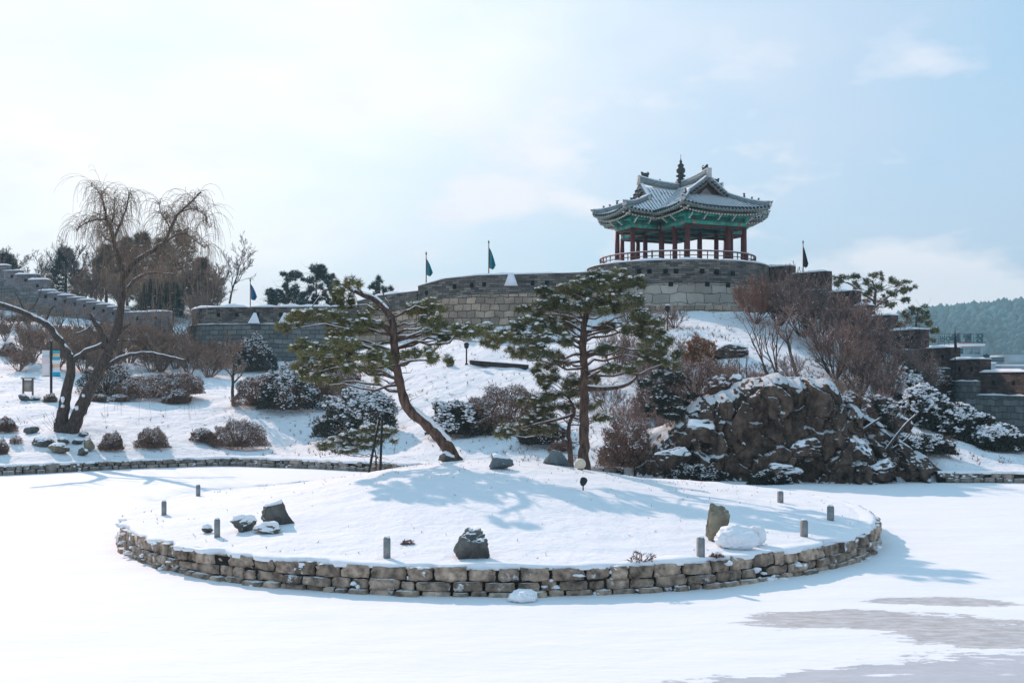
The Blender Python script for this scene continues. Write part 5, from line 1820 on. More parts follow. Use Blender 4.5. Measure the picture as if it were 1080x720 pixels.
pine('pine', 'small crooked pine behind the trunk of the tall pine', 'pine tree', 34.6,
     [(603.5, 476), (599, 458.5), (602, 442.5), (607, 434), (600, 420)], [0.11, 0.10, 0.08, 0.05, 0.03],
     [(577, 402, 18, 6), (592, 414, 22, 7), (562, 424, 20, 6), (602, 402, 14, 5), (585, 434, 22, 6), (562, 440, 18, 6), (622, 428, 13, 5), (545, 452, 20, 5), (530, 458, 12, 4), (634, 440, 11, 4), (575, 452, 14, 4), (573, 388, 14, 5), (625, 402, 9, 5)],
     limbs=[([(605, 437), (590, 442), (570, 446), (548, 452)], 0.05, 0.02), ([(604, 440), (620, 445), (630, 442)], 0.035, 0.015)],
     seed=22, needles=M_needle, snow=0.6, dens=1.1)
# wooden props under the leaning pine
for (a, b, lab) in (((388, 489), (400, 441), 'slanting dark prop pole under the leaning pine, its foot set further out'), ((401, 489), (403, 438), 'nearly upright dark prop pole under the leaning pine')):
    p0 = at_px(a[0], a[1] - 2); p0 = P(a[0], a[1], 32.2); p0.z = ground_at(p0.x, p0.y) - 0.15; p1 = P(b[0], b[1], 32.6)
    root = thing('prop_pole', lab, 'prop pole', (p0.x, p0.y, p0.z), 'prop poles under the leaning pine')
    m = MB(); m.tube([p0, p1], [0.04, 0.035], 8); m.build('pole', M_iron, root)
    m = MB(); m.tube([p1, p1 + Vector((0.0, 0, 0.05))], 0.055, 8); m.build('cap', M_iron, root)

# ------------------------------------------------------------------ willow on the left bank
def willow():
    rng = np.random.default_rng(77)
    b = at_px(70, 457); Y0 = b.y
    root = thing('willow', 'large leafless willow with two leaning trunks on the left bank', 'willow tree', tuple(b))
    wood = MB(); sn = MB(); tw = MB()

    def br(lst, r0, r1, prob=0.4, sides=10, thin=False):
        L = np.array([tuple(p) for p in px_path(lst, Y0)])
        L = resample(smooth_path(L, 2), 0.25); L[1:-1] += rng.normal(0, 0.02, (len(L) - 2, 3))
        w = np.linspace(r0, r1, len(L)) * (1 + rng.normal(0, 0.05, len(L)))
        wood.tube(L, w, sides)
        snow_on_path(sn, L, w, rng, prob=prob)
        return L
    main = br([(74, 459), (82, 438), (92, 415), (104, 392), (114, 373), (121, 355), (128, 325), (130, 300), (129, 285), (122, 260), (116, 240), (112, 226), (107, 207)], 0.34, 0.03, -0.2)
    left = br([(62, 459), (66, 438), (70, 415), (74, 395), (76, 378)], 0.30, 0.19, -0.3)
    wood.tube([P(60, 461, Y0), P(68, 452, Y0), P(76, 461, Y0)], [0.30, 0.34, 0.36], 12)
    B = [
        br([(76, 380), (68, 367), (60, 355), (50, 342), (40, 337), (27, 331), (12, 325, -.4), (-6, 318, -.8)], 0.19, 0.09, 0.95),
        br([(76, 381), (84, 374), (95, 369), (105, 365), (112, 360)], 0.12, 0.10, 0.9),
        br([(114, 368), (108, 352), (101, 343), (95, 331)], 0.16, 0.09, 0.2), br([(121, 356), (128, 350), (133, 344), (137, 341)], 0.08, 0.05, 0.3),
        br([(112, 388), (122, 380), (135, 374), (150, 372), (166, 373), (180, 377), (196, 380)], 0.10, 0.04, 0.95),
        br([(119, 362), (128, 358), (140, 359)], 0.05, 0.03, 0.8),
        br([(130, 294), (138, 282), (147, 272), (162, 264), (172, 258), (176, 250), (180, 240), (185, 230), (190, 224), (200, 214), (212, 203)], 0.13, 0.03, 0.5),
        br([(131, 310), (137, 300), (145, 293), (155, 288), (165, 287), (185, 290)], 0.09, 0.025, 0.9),
        br([(121, 250), (126, 238), (131, 228), (137, 205)], 0.06, 0.02, 0), br([(113, 232), (102, 231), (90, 234), (80, 243)], 0.05, 0.018, 0.6),
        br([(176, 254), (185, 247), (195, 245), (206, 253), (215, 261)], 0.05, 0.018, 0.5), br([(190, 224), (203, 219), (215, 224), (221, 240)], 0.035, 0.012, 0),
        br([(122, 258), (110, 250), (105, 243), (112, 237)], 0.04, 0.015, 0), br([(116, 240), (122, 222), (120, 205)], 0.035, 0.012, 0), br([(107, 207), (104, 200), (96, 196)], 0.02, 0.01, 0),
        br([(180, 242), (172, 228), (168, 215)], 0.03, 0.012, 0), br([(47, 339), (52, 330), (58, 322)], 0.05, 0.03, 0.2), br([(27, 331), (22, 318), (14, 305)], 0.04, 0.015, 0), br([(27, 331), (38, 320), (46, 300)], 0.035, 0.012, 0),
        br([(95, 345), (88, 350), (78, 352)], 0.04, 0.02, 0.6), br([(166, 373), (160, 382), (150, 386)], 0.03, 0.012, 0.5)]
    # fine hanging rods from the thinner wood
    src = []
    for L in [main[int(len(main) * 0.62):]] + [B[i] for i in (6, 7, 8, 9, 10, 11, 12, 13, 14, 15)]:
        for q in L[len(L) // 4:]:
            src.append(q)
    src = np.array(src)
    A = []; Bq = []; r = []
    for _ in range(900):
        p = src[rng.integers(len(src))] + rng.normal(0, 0.05, 3)
        a = rng.uniform(0, 6.28); d = np.array([math.cos(a) * 0.6, math.sin(a) * 0.6, rng.uniform(0.3, 1.5)]); d /= np.linalg.norm(d)
        L = rng.uniform(0.6, 2.1); n = 8; g = rng.uniform(0.28, 0.75)
        for i in range(n):
            q = p + d * L / n
            A.append(p); Bq.append(q); r.append(0.011 * (1 - i / n * 0.6))
            if i in (2, 4) and rng.random() < 0.7:
                dd = d + rng.normal(0, 0.4, 3); pp = q
                for j in range(5):
                    dd = dd + np.array([0, 0, -g * 1.2]); dd /= np.linalg.norm(dd); qq = pp + dd * L / n
                    A.append(pp); Bq.append(qq); r.append(0.006); pp = qq
            p = q; d = d + rng.normal(0, 0.07, 3) + np.array([0, 0, -g]); d /= np.linalg.norm(d)
    # long nearly vertical rods dangling from the right hand boughs
    src2 = np.concatenate([B[6][len(B[6]) // 2:], B[10], B[11], B[4], B[7]])
    for _ in range(110):
        p = src2[rng.integers(len(src2))] + rng.normal(0, 0.15, 3) * np.array([1.5, 2, 0]); L = rng.uniform(1.2, 3.4); n = 7
        d = np.array([rng.normal(0, 0.2), rng.normal(0, 0.2), -0.6])
        for i in range(n):
            d = d + np.array([rng.normal(0, 0.04), rng.normal(0, 0.04), -0.2]); d /= np.linalg.norm(d); q = p + d * L / n
            A.append(p); Bq.append(q); r.append(0.006); p = q
    tw.sticks(A, Bq, np.array(r), np.array(r) * 0.8, 3)
    # shoots from the lower limbs and around the base
    A = []; Bq = []
    low = np.concatenate([B[0], B[2], B[4]])
    for _ in range(130):
        p = low[rng.integers(len(low))]; d = np.array([rng.normal(0, 0.5), rng.normal(0, 0.5), rng.uniform(0.4, 1.3)]); d /= np.linalg.norm(d)
        for i in range(4):
            d = d + rng.normal(0, 0.15, 3); d /= np.linalg.norm(d); q = p + d * rng.uniform(0.1, 0.28); A.append(p); Bq.append(q); p = q
    for _ in range(26):
        p = np.array(b) + rng.normal(0, 0.3, 3) * np.array([1.5, 0.6, 0]); d = np.array([rng.normal(0, 0.7), rng.normal(0, 0.3), 1.0]); d /= np.linalg.norm(d)
        A.append(p); Bq.append(p + d * rng.uniform(0.7, 1.5))
    tw.sticks(A, Bq, 0.010, 0.006, 3)
    wood.build('trunk', M_bark_dark, root, smooth=True); tw.build('hanging_twigs', M_twig_willow, root)
    # snow stuck to the trunk fork
    for (px, py, s) in ((66, 421, 0.17), (66, 428, 0.09), (81, 430, 0.12), (88, 417, 0.08), (57, 444, 0.08)):
        q = P(px, py, Y0 - 0.30); blobs(sn, [tuple(q)], np.array([[s, 0.06, s * 0.9]]), tmpl=ICO2)
    sn.build('snow', M_cap, root, smooth=True)


willow()
for i, (px, py, w, h, lab) in enumerate(((35, 458, 16, 8, 'dark flat stone at the outer end of the stone cluster under the willow'), (47, 470, 24, 9, 'long dark stone on the left of the cluster under the willow'),
                                         (62, 477, 26, 9, 'broad brown stone at the bottom of the cluster under the willow'), (68, 468, 13, 6, 'middle stone of the cluster under the willow'),
                                         (82, 468, 14, 5, 'low stone behind the upright one of the cluster under the willow'), (93, 476, 12, 14, 'upright grey stone at the right of the cluster under the willow'),
                                         (88, 480, 12, 8, 'dark block leaning on the upright stone under the willow'), (87, 461, 12, 5, 'small stone right behind the willow trunk'))):
    rock_px(px, py, w, h, 90 + i, M_boulder_w if i == 2 or i == 5 else M_boulder, lab, 0.7, 0.6, 0.7)

# ------------------------------------------------------------------ shrubs
def shrub_px(px, pyb, wpx, hpx, seed, leaf, label, dep=0.8, name='shrub', Y=None, **kw):
    p = at_px(px, pyb) if Y is None else Vector((XW(px, Y), Y, 0))
    if Y is not None:
        p.z = ground_at(p.x, p.y)
    k = k_at(p)
    return shrub(name, label, tuple(p), (wpx * k / 2, wpx * k / 2 * dep, hpx * k), seed, leaf, **kw)


BR_ = dict(n=2800, lsz=0.04, snow=0.30, tw=M_twig, ssz=(0.012, 0.028))
shrub_px(118, 474, 25, 17, 1, M_leaf_brown, 'small round reddish brown shrub nearest the willow on the left bank', **BR_)
shrub_px(160, 472, 35, 20, 2, M_leaf_brown, 'round dome shrub frosted with snow in the middle of the left bank', **BR_)
shrub_px(214, 466, 28, 14, 3, M_leaf_brown, 'low straggly shrub touching the left side of the wide oval one', dep=0.9, n=1500, lsz=0.04, snow=0.35)
shrub_px(252, 471, 60, 27, 4, M_leaf_brown, 'wide oval brown shrub on the left bank above the kerb', dep=0.6, n=5800, lsz=0.04, snow=0.35, ssz=(0.012, 0.03))
shrub_px(6, 455, 22, 14, 5, M_leaf_brown, 'brown shrub cut by the frame above the kerb', n=1600, lsz=0.04, snow=0.2)
shrub_px(0, 479, 16, 15, 6, M_leaf_brown, 'small shrub cut by the frame just over the kerb', n=1000, lsz=0.04, snow=0.35)
shrub_px(17, 469, 14, 10, 7, M_leaf_brown, 'tiny sparse shrub between the frame edge and the stone cluster', n=260, lsz=0.04, snow=0.45, twigs=60)
shrub_px(163, 420, 104, 27, 8, M_leaf_brown, 'large clipped shrub with a flat frosted top on the left lawn', dep=0.7, n=15000, lsz=0.05, snow=0.42, flat=0.72, ssz=(0.02, 0.045), clip=0.7, skew=0.10)
shrub_px(186, 425, 29, 16, 9, M_leaf_brown, 'small clipped ball shrub in front of the large flat-topped one', n=2600, lsz=0.045, snow=0.35, flat=0.8, clip=0.5)
shrub_px(112, 417, 62, 33, 10, M_leaf_dark, 'dark dome shrub behind the willow trunks', dep=0.6, n=5000, lsz=0.05, snow=0.2)
for i, (px, w, lab) in enumerate(((104, 22, 'left clipped piece of the knee-high hedge by the willow'), (126, 20, 'right clipped piece of the knee-high hedge by the willow'))):
    shrub_px(px, 424, w, 8, 11 + i, M_leaf_brown, lab, dep=0.4, name='low_hedge', n=900, lsz=0.04, snow=0.5, flat=0.75, clip=0.8)
shrub_px(53, 424, 14, 8, 14, M_leaf_brown, 'small tan bush at the foot of the banner pole', n=500, lsz=0.05, snow=0.25)
shrub_px(10, 376, 22, 14, 15, M_leaf_brown, 'brown ball shrub high on the far left slope', n=900, lsz=0.06, snow=0.1)
# masses on the middle bank
shrub_px(270, 428, 48, 32, 16, M_leaf_brown, 'brown dome shrub beside the small bare tree', n=5000, lsz=0.05, snow=0.3)
shrub_px(305, 432, 66, 44, 17, M_leaf_dark, 'big dark shrub between two brown ones on the middle bank', n=8000, lsz=0.06, snow=0.38, ssz=(0.03, 0.08))
shrub_px(340, 418, 60, 38, 18, M_leaf_brown, 'brown shrub under the left branches of the leaning pine', n=6000, lsz=0.05, snow=0.35)
shrub_px(362, 405, 40, 24, 19, M_leaf_brown, 'small brown shrub right under the olive pine branches on the bank', n=3000, lsz=0.05, snow=0.3)
shrub_px(378, 461, 92, 50, 20, M_leaf_dark, 'large rounded evergreen shrub loaded with snow behind the leaning trunk', dep=0.7, n=9500, lsz=0.07, snow=0.45, ssz=(0.04, 0.09))
shrub_px(487, 458, 74, 36, 21, M_leaf_dark, 'snow-mottled evergreen shrub right of the leaning trunk', dep=0.7, n=7000, lsz=0.07, snow=0.45, ssz=(0.04, 0.09))
shrub_px(535, 452, 100, 42, 22, M_leaf_brown, 'wide reddish brown shrub between the two island pines', dep=0.6, n=11000, lsz=0.05, snow=0.30, ssz=(0.015, 0.04))
shrub_px(572, 468, 46, 24, 23, M_leaf_dark, 'low snowy evergreen shrub left of the small crooked pine', n=4000, lsz=0.06, snow=0.45)
shrub_px(270, 392, 44, 38, 24, M_leaf_dark, 'dark snow-speckled bush against the low rampart', dep=0.7, n=5000, lsz=0.07, snow=0.35, ssz=(0.03, 0.07))
shrub_px(392, 392, 26, 20, 25, M_leaf_orange, 'spray of dry orange grass under the leaning pine branches', n=900, lsz=0.10, snow=0.1, blade=0.08)
shrub_px(592, 476, 26, 12, 26, M_leaf_brown, 'dry brown tuft at the foot of the small crooked pine', n=500, lsz=0.08, snow=0.1, blade=0.1)
shrub_px(660, 496, 60, 46, 27, M_leaf_brown, 'tangled brown shrub at the left foot of the cliff', dep=0.7, n=3400, lsz=0.06, snow=0.25, twigs=700, twlen=1.2)
shrub_px(735, 508, 66, 17, 28, M_leaf_dark, 'low dark shrub under snow along the foot of the cliff', dep=0.35, n=3200, lsz=0.06, snow=0.5, Y=43.6)
shrub_px(812, 510, 44, 14, 29, M_leaf_dark, 'small snowy shrub hanging at the water edge under the cliff', dep=0.35, n=2000, lsz=0.06, snow=0.5, Y=42.0)
shrub_px(738, 386, 34, 30, 30, M_leaf_orange, 'rust orange shrub on the slope above the cliff', n=1800, lsz=0.08, snow=0.12, twigs=400, twlen=1.2)
shrub_px(752, 402, 30, 18, 31, M_leaf_brown, 'brown shrub between the orange one and the cliff top', n=1600, lsz=0.06, snow=0.25)
shrub_px(720, 420, 50, 34, 32, M_leaf_brown, 'snow-dusted thorny shrub left of the cliff top', n=1800, lsz=0.06, snow=0.35, twigs=700, twlen=1.25)
shrub_px(690, 440, 50, 40, 33, M_leaf_brown, 'sparse brown shrub on the slope beside the tall pine', n=1500, lsz=0.06, snow=0.3, twigs=700, twlen=1.25)
shrub_px(722, 455, 46, 34, 34, M_leaf_dark, 'dark evergreen shrub clinging to the left of the cliff', n=3000, lsz=0.06, snow=0.35, Y=45.6)
shrub_px(682, 395, 46, 34, 35, M_leaf_brown, 'leafless brown shrub below the path lamp', n=1200, lsz=0.06, snow=0.3, twigs=800, twlen=1.3)
# evergreen spreads on the right
for i, (px, py, w, h, lab) in enumerate(((975, 452, 60, 44, 'tall part of the snowy evergreens right of the cliff'), (1012, 462, 74, 34, 'widest snowy evergreen shrub below the stepped rampart'),
                                         (1052, 474, 56, 26, 'lower snowy evergreen shrub next to the widest one'), (1074, 474, 26, 12, 'last little snowy shrub against the dark kerb side'),
                                         (955, 425, 44, 34, 'dark snow-flecked shrub where the brown thicket ends'))):
    shrub_px(px, py, w, h, 40 + i, M_leaf_dark, lab, dep=0.8, name='evergreen_shrub', n=6000, lsz=0.08, snow=0.42, ssz=(0.04, 0.11), clip=0)

for i, (px, py, w, h, mt, lab) in enumerate(((925, 448, 46, 30, M_leaf_dark, 'dark shrub over the gully under the thicket'), (902, 440, 36, 24, M_leaf_brown, 'brown shrub at the top of the snowy gully'), (985, 425, 50, 34, M_leaf_dark, 'dark snow-topped shrub touching the rampart foot'),
                                                 (955, 482, 40, 22, M_leaf_dark, 'dark shrub beside the rounded boulder at the end of the rocks'), (985, 478, 44, 18, M_leaf_dark, 'dark shadowed shrub under the widest evergreen'),
                                                 (880, 436, 30, 18, M_leaf_brown, 'brown brush on the right shoulder of the cliff'), (832, 416, 34, 14, M_leaf_brown, 'short brown brush along the cliff top'), (760, 416, 34, 18, M_leaf_brown, 'russet brush at the left end of the cliff top'))):
    shrub_px(px, py, w, h, 240 + i, mt, lab, name='shrub', n=2600, lsz=0.07, snow=0.3, ssz=(0.03, 0.09), twigs=600, twlen=1.25)
# dark small pine on the slope right of the tall one
pine('pine', 'small dark pine on the rocky slope just right of the tall pine', 'pine tree', 46.5,
     [(713, 462), (709, 440), (705, 420), (700, 398)], [0.09, 0.08, 0.06, 0.03],
     [(700, 392, 18, 8), (714, 403, 18, 8), (690, 408, 16, 7), (706, 418, 20, 8), (722, 424, 16, 7), (694, 428, 14, 7), (712, 436, 16, 7)],
     seed=31, needles=M_leaf_dark, snow=0.45, blade=(0.16, 0.014), dens=1.0, bark=M_bark)

# ------------------------------------------------------------------ leafless trees and thickets on the cliff and hill
def gpt(px, py):
    p = at_px(px, py); return (p.x, p.y, p.z)


def gy(px, Y):
    x = XW(px, Y); return (x, Y, ground_at(x, Y))


def bt(px, py, hpx, seed, label, name='bare_tree', cat='bare tree', Y=None, **kw):
    l = gpt(px, py) if Y is None else gy(px, Y)
    return bare_tree(name, label, cat, l, hpx * l[1] / F, seed, **kw)


bt(818, 424, 112, 1, 'thin multi-stemmed bare tree leaning left on top of the cliff', Y=47.5, r0=0.06, stems=5, stemspread=0.3, lean=(-0.35, 0), levels=4, kids=(6, 6, 5), minr=0.007, snow=0.08, lf=0.5, kid_ang=0.5, mat=M_bark_dark)
bt(846, 412, 128, 2, 'bare tree with a dark upright trunk and wide crown on the cliff top', Y=48.0, r0=0.12, stems=1, levels=5, kids=(8, 7, 6, 5), minr=0.008, snow=0.06, lf=0.62, base_h=0.35, mat=M_bark_dark)
bt(786, 402, 74, 3, 'slender bare sapling on the left of the cliff top', Y=47.0, r0=0.035, stems=2, stemspread=0.15, lean=(-0.2, 0), levels=4, kids=(4, 4, 3), lf=0.5, kid_ang=0.5, mat=M_bark_dark)
bt(875, 425, 90, 4, 'bare sapling at the right end of the cliff top', Y=47.2, r0=0.045, stems=3, stemspread=0.2, levels=4, kids=(5, 4, 4), lf=0.5, mat=M_bark_dark)
bt(905, 455, 95, 5, 'spindly bare tree growing out of the snowy gully right of the cliff', Y=46.2, r0=0.045, stems=3, stemspread=0.25, levels=4, kids=(5, 4, 4), lf=0.5, mat=M_bark_dark)
bt(797, 362, 66, 6, 'rust red bush below the right side of the bastion', name='bare_bush', cat='bush', Y=68, r0=0.04, stems=14, stemspread=0.8, levels=4, kids=(8, 8, 6), lf=0.55, minr=0.013, twig=M_twig_red, mat=M_twig_red, base_h=0.1)
TH_ = [(822, 372, 84, 'brown leafless bush between the rust red one and the wide crown', 68), (846, 380, 92, 'brown leafless bush under the near-black flag', 66), (868, 385, 96, 'tall brown thicket bush below the second step of the rampart', 64),
       (893, 392, 92, 'brown thicket bush below the third step of the rampart', 62.5), (915, 400, 92, 'brown thicket bush in front of the narrow step of the rampart', 61), (938, 408, 84, 'brown thicket bush below the two right hand pines', 59.5),
       (960, 414, 70, 'lowest brown thicket bush before the snowy evergreens', 58), (880, 405, 80, 'near brown bush over the right of the cliff top', 56), (908, 420, 78, 'near brown bush over the gully', 54.5), (935, 425, 60, 'near brown bush above the fallen trunks', 53)]
proto = []
for i, (px, py, h, lab, Y) in enumerate(TH_):
    l = gy(px, Y); H = h * Y / F
    if i < 3:
        o = bare_tree('bare_bush', lab, 'bush', l, 5.6, 50 + i, r0=0.075, stems=16, stemspread=0.85, levels=4, kids=(8, 7, 6), lf=0.6, base_h=0.12, group='brown leafless bushes below the stepped rampart', mat=M_bark, snow=0.05, minr=0.010)
        o.scale = (H / 6.2,) * 3; proto.append(o)
    else:
        dup(proto[i % 3], l, i * 1.7, lab, H / 5.9)
for i, (px, py, h, lab, Y) in enumerate(((690, 382, 60, 'fan of thin bare stems on the slope left of the path lamp', 60), (668, 372, 50, 'small brown bush under the bastion footing', 66), (650, 395, 60, 'bare bush seen through the crown of the tall pine', 58),
                                         (712, 365, 36, 'low bare bush directly under the bastion', 66), (735, 440, 70, 'snowy bare bush over the left cliff face', 46.2), (760, 425, 48, 'short bare bush at the left corner of the cliff top', 46.6),
                                         (660, 470, 64, 'bare bush between the tall pine and the cliff', 46.5), (705, 478, 60, 'bare bush growing from the foot of the cliff', 45.2))):
    bt(px, py, h, 80 + i, lab, name='bare_bush', cat='bush', Y=Y, r0=0.03, stems=12, stemspread=0.7, levels=4, kids=(7, 7, 5), lf=0.52, minr=0.008, snow=0.08 if Y > 50 else 0.15, base_h=0.1, twig=M_twig_tan if i < 4 else M_twig)
BP = []
for i, (px, Y, h, lab) in enumerate(((668, 50, 1.9, 'snow-flecked bare bush on the tangled slope just right of the tall pine trunk'), (700, 48, 1.7, 'bare bush in the tangle left of the cliff shoulder'), (725, 50, 2.0, 'bare bush above the dark small pine'),
                                     (745, 48.5, 1.6, 'bare bush between the dark small pine and the cliff top'), (640, 53, 1.8, 'bare bush low on the slope behind the tall pine trunk'), (680, 55, 2.0, 'bare bush in the upper part of the tangle'),
                                     (655, 60, 2.0, 'bare bush on the open slope behind the tall pine crown'), (728, 57, 1.8, 'bare bush beside the rust orange shrub'), (712, 46.2, 1.6, 'bare bush low among the boulders left of the cliff'),
                                     (765, 45.6, 1.2, 'bare twigs sprouting on the left of the cliff top'), (835, 45.4, 1.3, 'bare twigs sprouting on the middle of the cliff top'), (892, 46.5, 1.8, 'bare bush at the right shoulder of the cliff'),
                                     (920, 47.5, 1.8, 'bare bush low in the snowy gully'), (945, 46, 1.5, 'bare bush in front of the leaning trunks'), (790, 52, 1.5, 'bare bush on the open snow above the cliff'), (620, 56, 1.4, 'bare bush seen just right of the tall pine trunk'))):
    l = gy(px, Y)
    if i < 2:
        o = bare_tree('brush', lab, 'bush', l, 1.8, 760 + i, r0=0.018, stems=14, stemspread=0.9, levels=4, kids=(6, 6, 5), lf=0.55, base_h=0.05, group='bare brush tangled on the slope around the cliff', twig=M_twig_tan if i else M_twig, mat=M_twig, minr=0.006, snow=0.10)
        o.scale = (h / 1.7,) * 3; BP.append(o)
    else:
        dup(BP[i % 2], l, i * 1.1, lab, h / 1.7)
# fallen trunks and boulders right of the cliff
for (pl, r, lab) in (([(868, 484), (890, 468), (912, 452), (930, 440)], 0.09, 'snow-topped fallen trunk slanting over the gully'), ([(932, 478), (944, 462), (956, 446), (968, 436)], 0.08, 'dark leaning trunk under the evergreens'),
                     ([(940, 474), (955, 464), (962, 456)], 0.05, 'thin dead branch beside the dark leaning trunk')):
    L = np.array([tuple(P(a, b_, 43.2)) for a, b_ in pl]); L = resample(smooth_path(L, 2), 0.2)
    root = thing('fallen_trunk', lab, 'fallen trunk', tuple(L[0]), 'fallen trunks right of the cliff')
    m = MB(); m.tube(L, np.linspace(r, r * 0.5, len(L)), 8); m.build('trunk', M_bark_dark, root, smooth=True)
    m = MB(); snow_on_path(m, L, np.linspace(r, r * 0.5, len(L)), RNG, prob=0.9)
    if m.n:
        m.build('snow', M_cap, root, smooth=True)
for i, (px, py, w, h, Y, lab) in enumerate(((905, 500, 44, 44, 43.0, 'reddish boulder with a flat front right of the big cliff face'), (930, 505, 36, 22, 42.6, 'low dark boulder at the water below the gully'), (962, 504, 40, 30, 43.6, 'dark rounded boulder at the right end of the rocks'),
                                            (948, 460, 32, 28, 45.5, 'dark boulder under the leaning trunks'), (742, 470, 50, 30, 44.2, 'brown boulder bulging left of the cliff face'), (712, 492, 44, 22, 43.8, 'flat brown boulder at the left foot of the cliff'),
                                            (800, 418, 22, 16, 44.9, 'squat stone on the edge of the cliff top'), (775, 412, 16, 20, 44.8, 'upright stone on the left corner of the cliff top'), (862, 418, 30, 14, 44.8, 'long stone on the right edge of the cliff top'),
                                            (781, 462, 27, 42, 43.25, 'tall egg-shaped slab bulging from the left of the cliff face'), (803, 446, 20, 24, 43.3, 'narrow slab beside the egg-shaped one on the cliff face'), (848, 480, 44, 20, 42.4, 'broad flat-faced block low on the cliff face'),
                                            (872, 455, 24, 46, 43.0, 'tall pillar of rock at the right edge of the cliff face'), (822, 500, 40, 12, 42.2, 'low undercut ledge stone at the foot of the cliff'), (752, 452, 26, 26, 44.3, 'squarish boulder on the left shoulder of the cliff'),
                                            (888, 488, 30, 26, 42.6, 'brown boulder below the tall pillar of rock'), (728, 470, 24, 18, 44.6, 'small brown boulder among the shrubs left of the cliff'),
                                            (768, 376, 40, 16, 52, 'brown rock outcrop on the slope under the orange shrub'))):
    x = XW(px, Y); z = P(px, py, Y).z; k = Y / F
    if Y > 44.7:
        q = at_px(px, py); x, Y, z = q.x, q.y, q.z - 0.1; k = Y / F
    boulder('boulder', lab, (x, Y, z), (w * k, w * k * 0.8, h * k * 1.1), 130 + i, M_cliff, 0.5, 10, sharp=0.65, sthick=0.06)

# rubble of snowy stones at the base of the curved rampart
for i in range(22):
    rng = np.random.default_rng(300 + i)
    px = 468 + rng.uniform(0, 112); py = 346 + rng.uniform(0, 16) + (px - 520) ** 2 * 0.0012
    p = at_px(px, py)
    o = boulder('wall_stone', ('loose tan stone under snow at the base of the curved rampart'), tuple(p), (rng.uniform(0.5, 1.1), 0.6, rng.uniform(0.45, 0.75)), 300 + i, M_stone_dark if i % 2 else M_boulder_w, 0.35, 8, cat='stone', group='loose stones below the curved rampart', sink=0.25, sthick=0.09)

# ------------------------------------------------------------------ forest behind the left ramparts
bt(246, 428, 92, 201, 'small bare tree with a crooked trunk in front of the low rampart', r0=0.13, stems=1, levels=5, kids=(9, 8, 6, 4), lf=0.6, base_h=0.3, snow=0.05, twig=M_twig_tan, wander=0.25, minr=0.009)
GB = 'leafless trees behind the stepped rampart'
PR = []
for i, (px, Y, h, lab) in enumerate(((240, 108, 9.0, 'leafless tree with an open fan of branches behind the blue flag'), (85, 110, 8.0, 'pale leafless tree above the middle of the stepped rampart'), (30, 118, 8.5, 'leafless tree above the upper steps near the frame edge'),
                                     (52, 116, 7.5, 'frosty leafless tree between the upper steps and the blue-green conifer'), (10, 112, 7.5, 'leafless tree at the frame edge behind the topmost steps'), (222, 112, 7.5, 'leafless tree between the brown conifers and the fan-shaped one'),
                                     (100, 118, 9.0, 'leafless tree squeezed between the blue-green and brown conifers'), (-20, 116, 9.0, 'leafless tree at the very frame edge'), (128, 120, 9.0, 'tall leafless tree among the brown conifers'))):
    l = gy(px, Y)
    if i < 3:
        o = bare_tree('bare_tree', lab, 'bare tree', l, h, 210 + i, r0=0.16, stems=2 if i else 1, stemspread=0.3, levels=5, kids=(9, 8, 6, 4), lf=0.6, base_h=0.2, group=GB, twig=M_twig_grey, minr=0.017)
        PR.append(o)
    else:
        dup(PR[i % 3], l, i * 2.1, lab, h / 8.5)
BL = ['brown leafless tree at the frame edge, rising over the highest step', 'brown leafless tree over the fourth rampart step', 'brown leafless tree left of the blue-green conifer', 'brown leafless tree right of the blue-green conifer',
      'brown leafless tree over the evenly spaced small steps', 'brown leafless tree just left of the willow stem', 'brown leafless tree behind the fork of the willow stem', 'brown leafless tree over the level end of the stepped wall',
      'brown leafless tree under the right willow bough', 'brown leafless tree right of the tallest brown conifer', 'brown leafless tree between the level wall end and the low rampart', 'brown leafless tree touching the left end of the low rampart']
BT_ = []
for i, (px, Y, top) in enumerate(((-12, 108, 290), (22, 107, 288), (48, 106, 280), (88, 106, 276), (78, 103, 296), (103, 105, 272), (128, 104, 280), (158, 103, 285), (182, 104, 272), (206, 104, 266), (225, 103, 285), (214, 98, 300))):
    l = gy(px, Y); h = CH + (HY - top) / F * Y - l[2]
    if i < 2:
        o = bare_tree('brown_tree', BL[i], 'bare tree', l, 7.0, 260 + i, r0=0.12, stems=4, stemspread=0.4, levels=4, kids=(10, 9, 8), lf=0.6, base_h=0.1, group='brown leafless trees filling the wood behind the stepped rampart', twig=M_twig_tan, mat=M_twig, minr=0.022)
        o.scale = (h / 7.0,) * 3; BT_.append(o)
    else:
        dup(BT_[i % 2], l, i * 1.3, BL[i], h / 7.0)
FL = ['open brown tree in front of the highest steps', 'open brown tree in front of the first small steps', 'open brown tree before the small steps left of the willow', 'open brown tree before the level end of the stepped wall', 'open brown tree in the gap before the low rampart',
      'open brown tree at the frame edge before the stepped wall', 'open brown tree right of the willow stem before the wall']
for i, (px, Y, top) in enumerate(((36, 86, 300), (64, 86, 304), (92, 84, 300), (165, 84, 306), (193, 84, 300), (8, 88, 296), (140, 83, 310))):
    l = gy(px, Y); h = CH + (HY - top) / F * Y - l[2]
    if i < 1:
        o = bare_tree('open_tree', FL[i], 'bare tree', l, 6.0, 290, r0=0.07, stems=4, stemspread=0.45, levels=4, kids=(7, 6, 5), lf=0.58, base_h=0.15, group='open brown trees in front of the stepped wall', twig=M_twig_tan, mat=M_bark, minr=0.011)
        o.scale = (h / 6.0,) * 3; FO = o
    else:
        dup(FO, l, i * 1.3, FL[i], h / 6.0)
GT = 'tan leafless thicket bushes before the stepped rampart'
PR = []
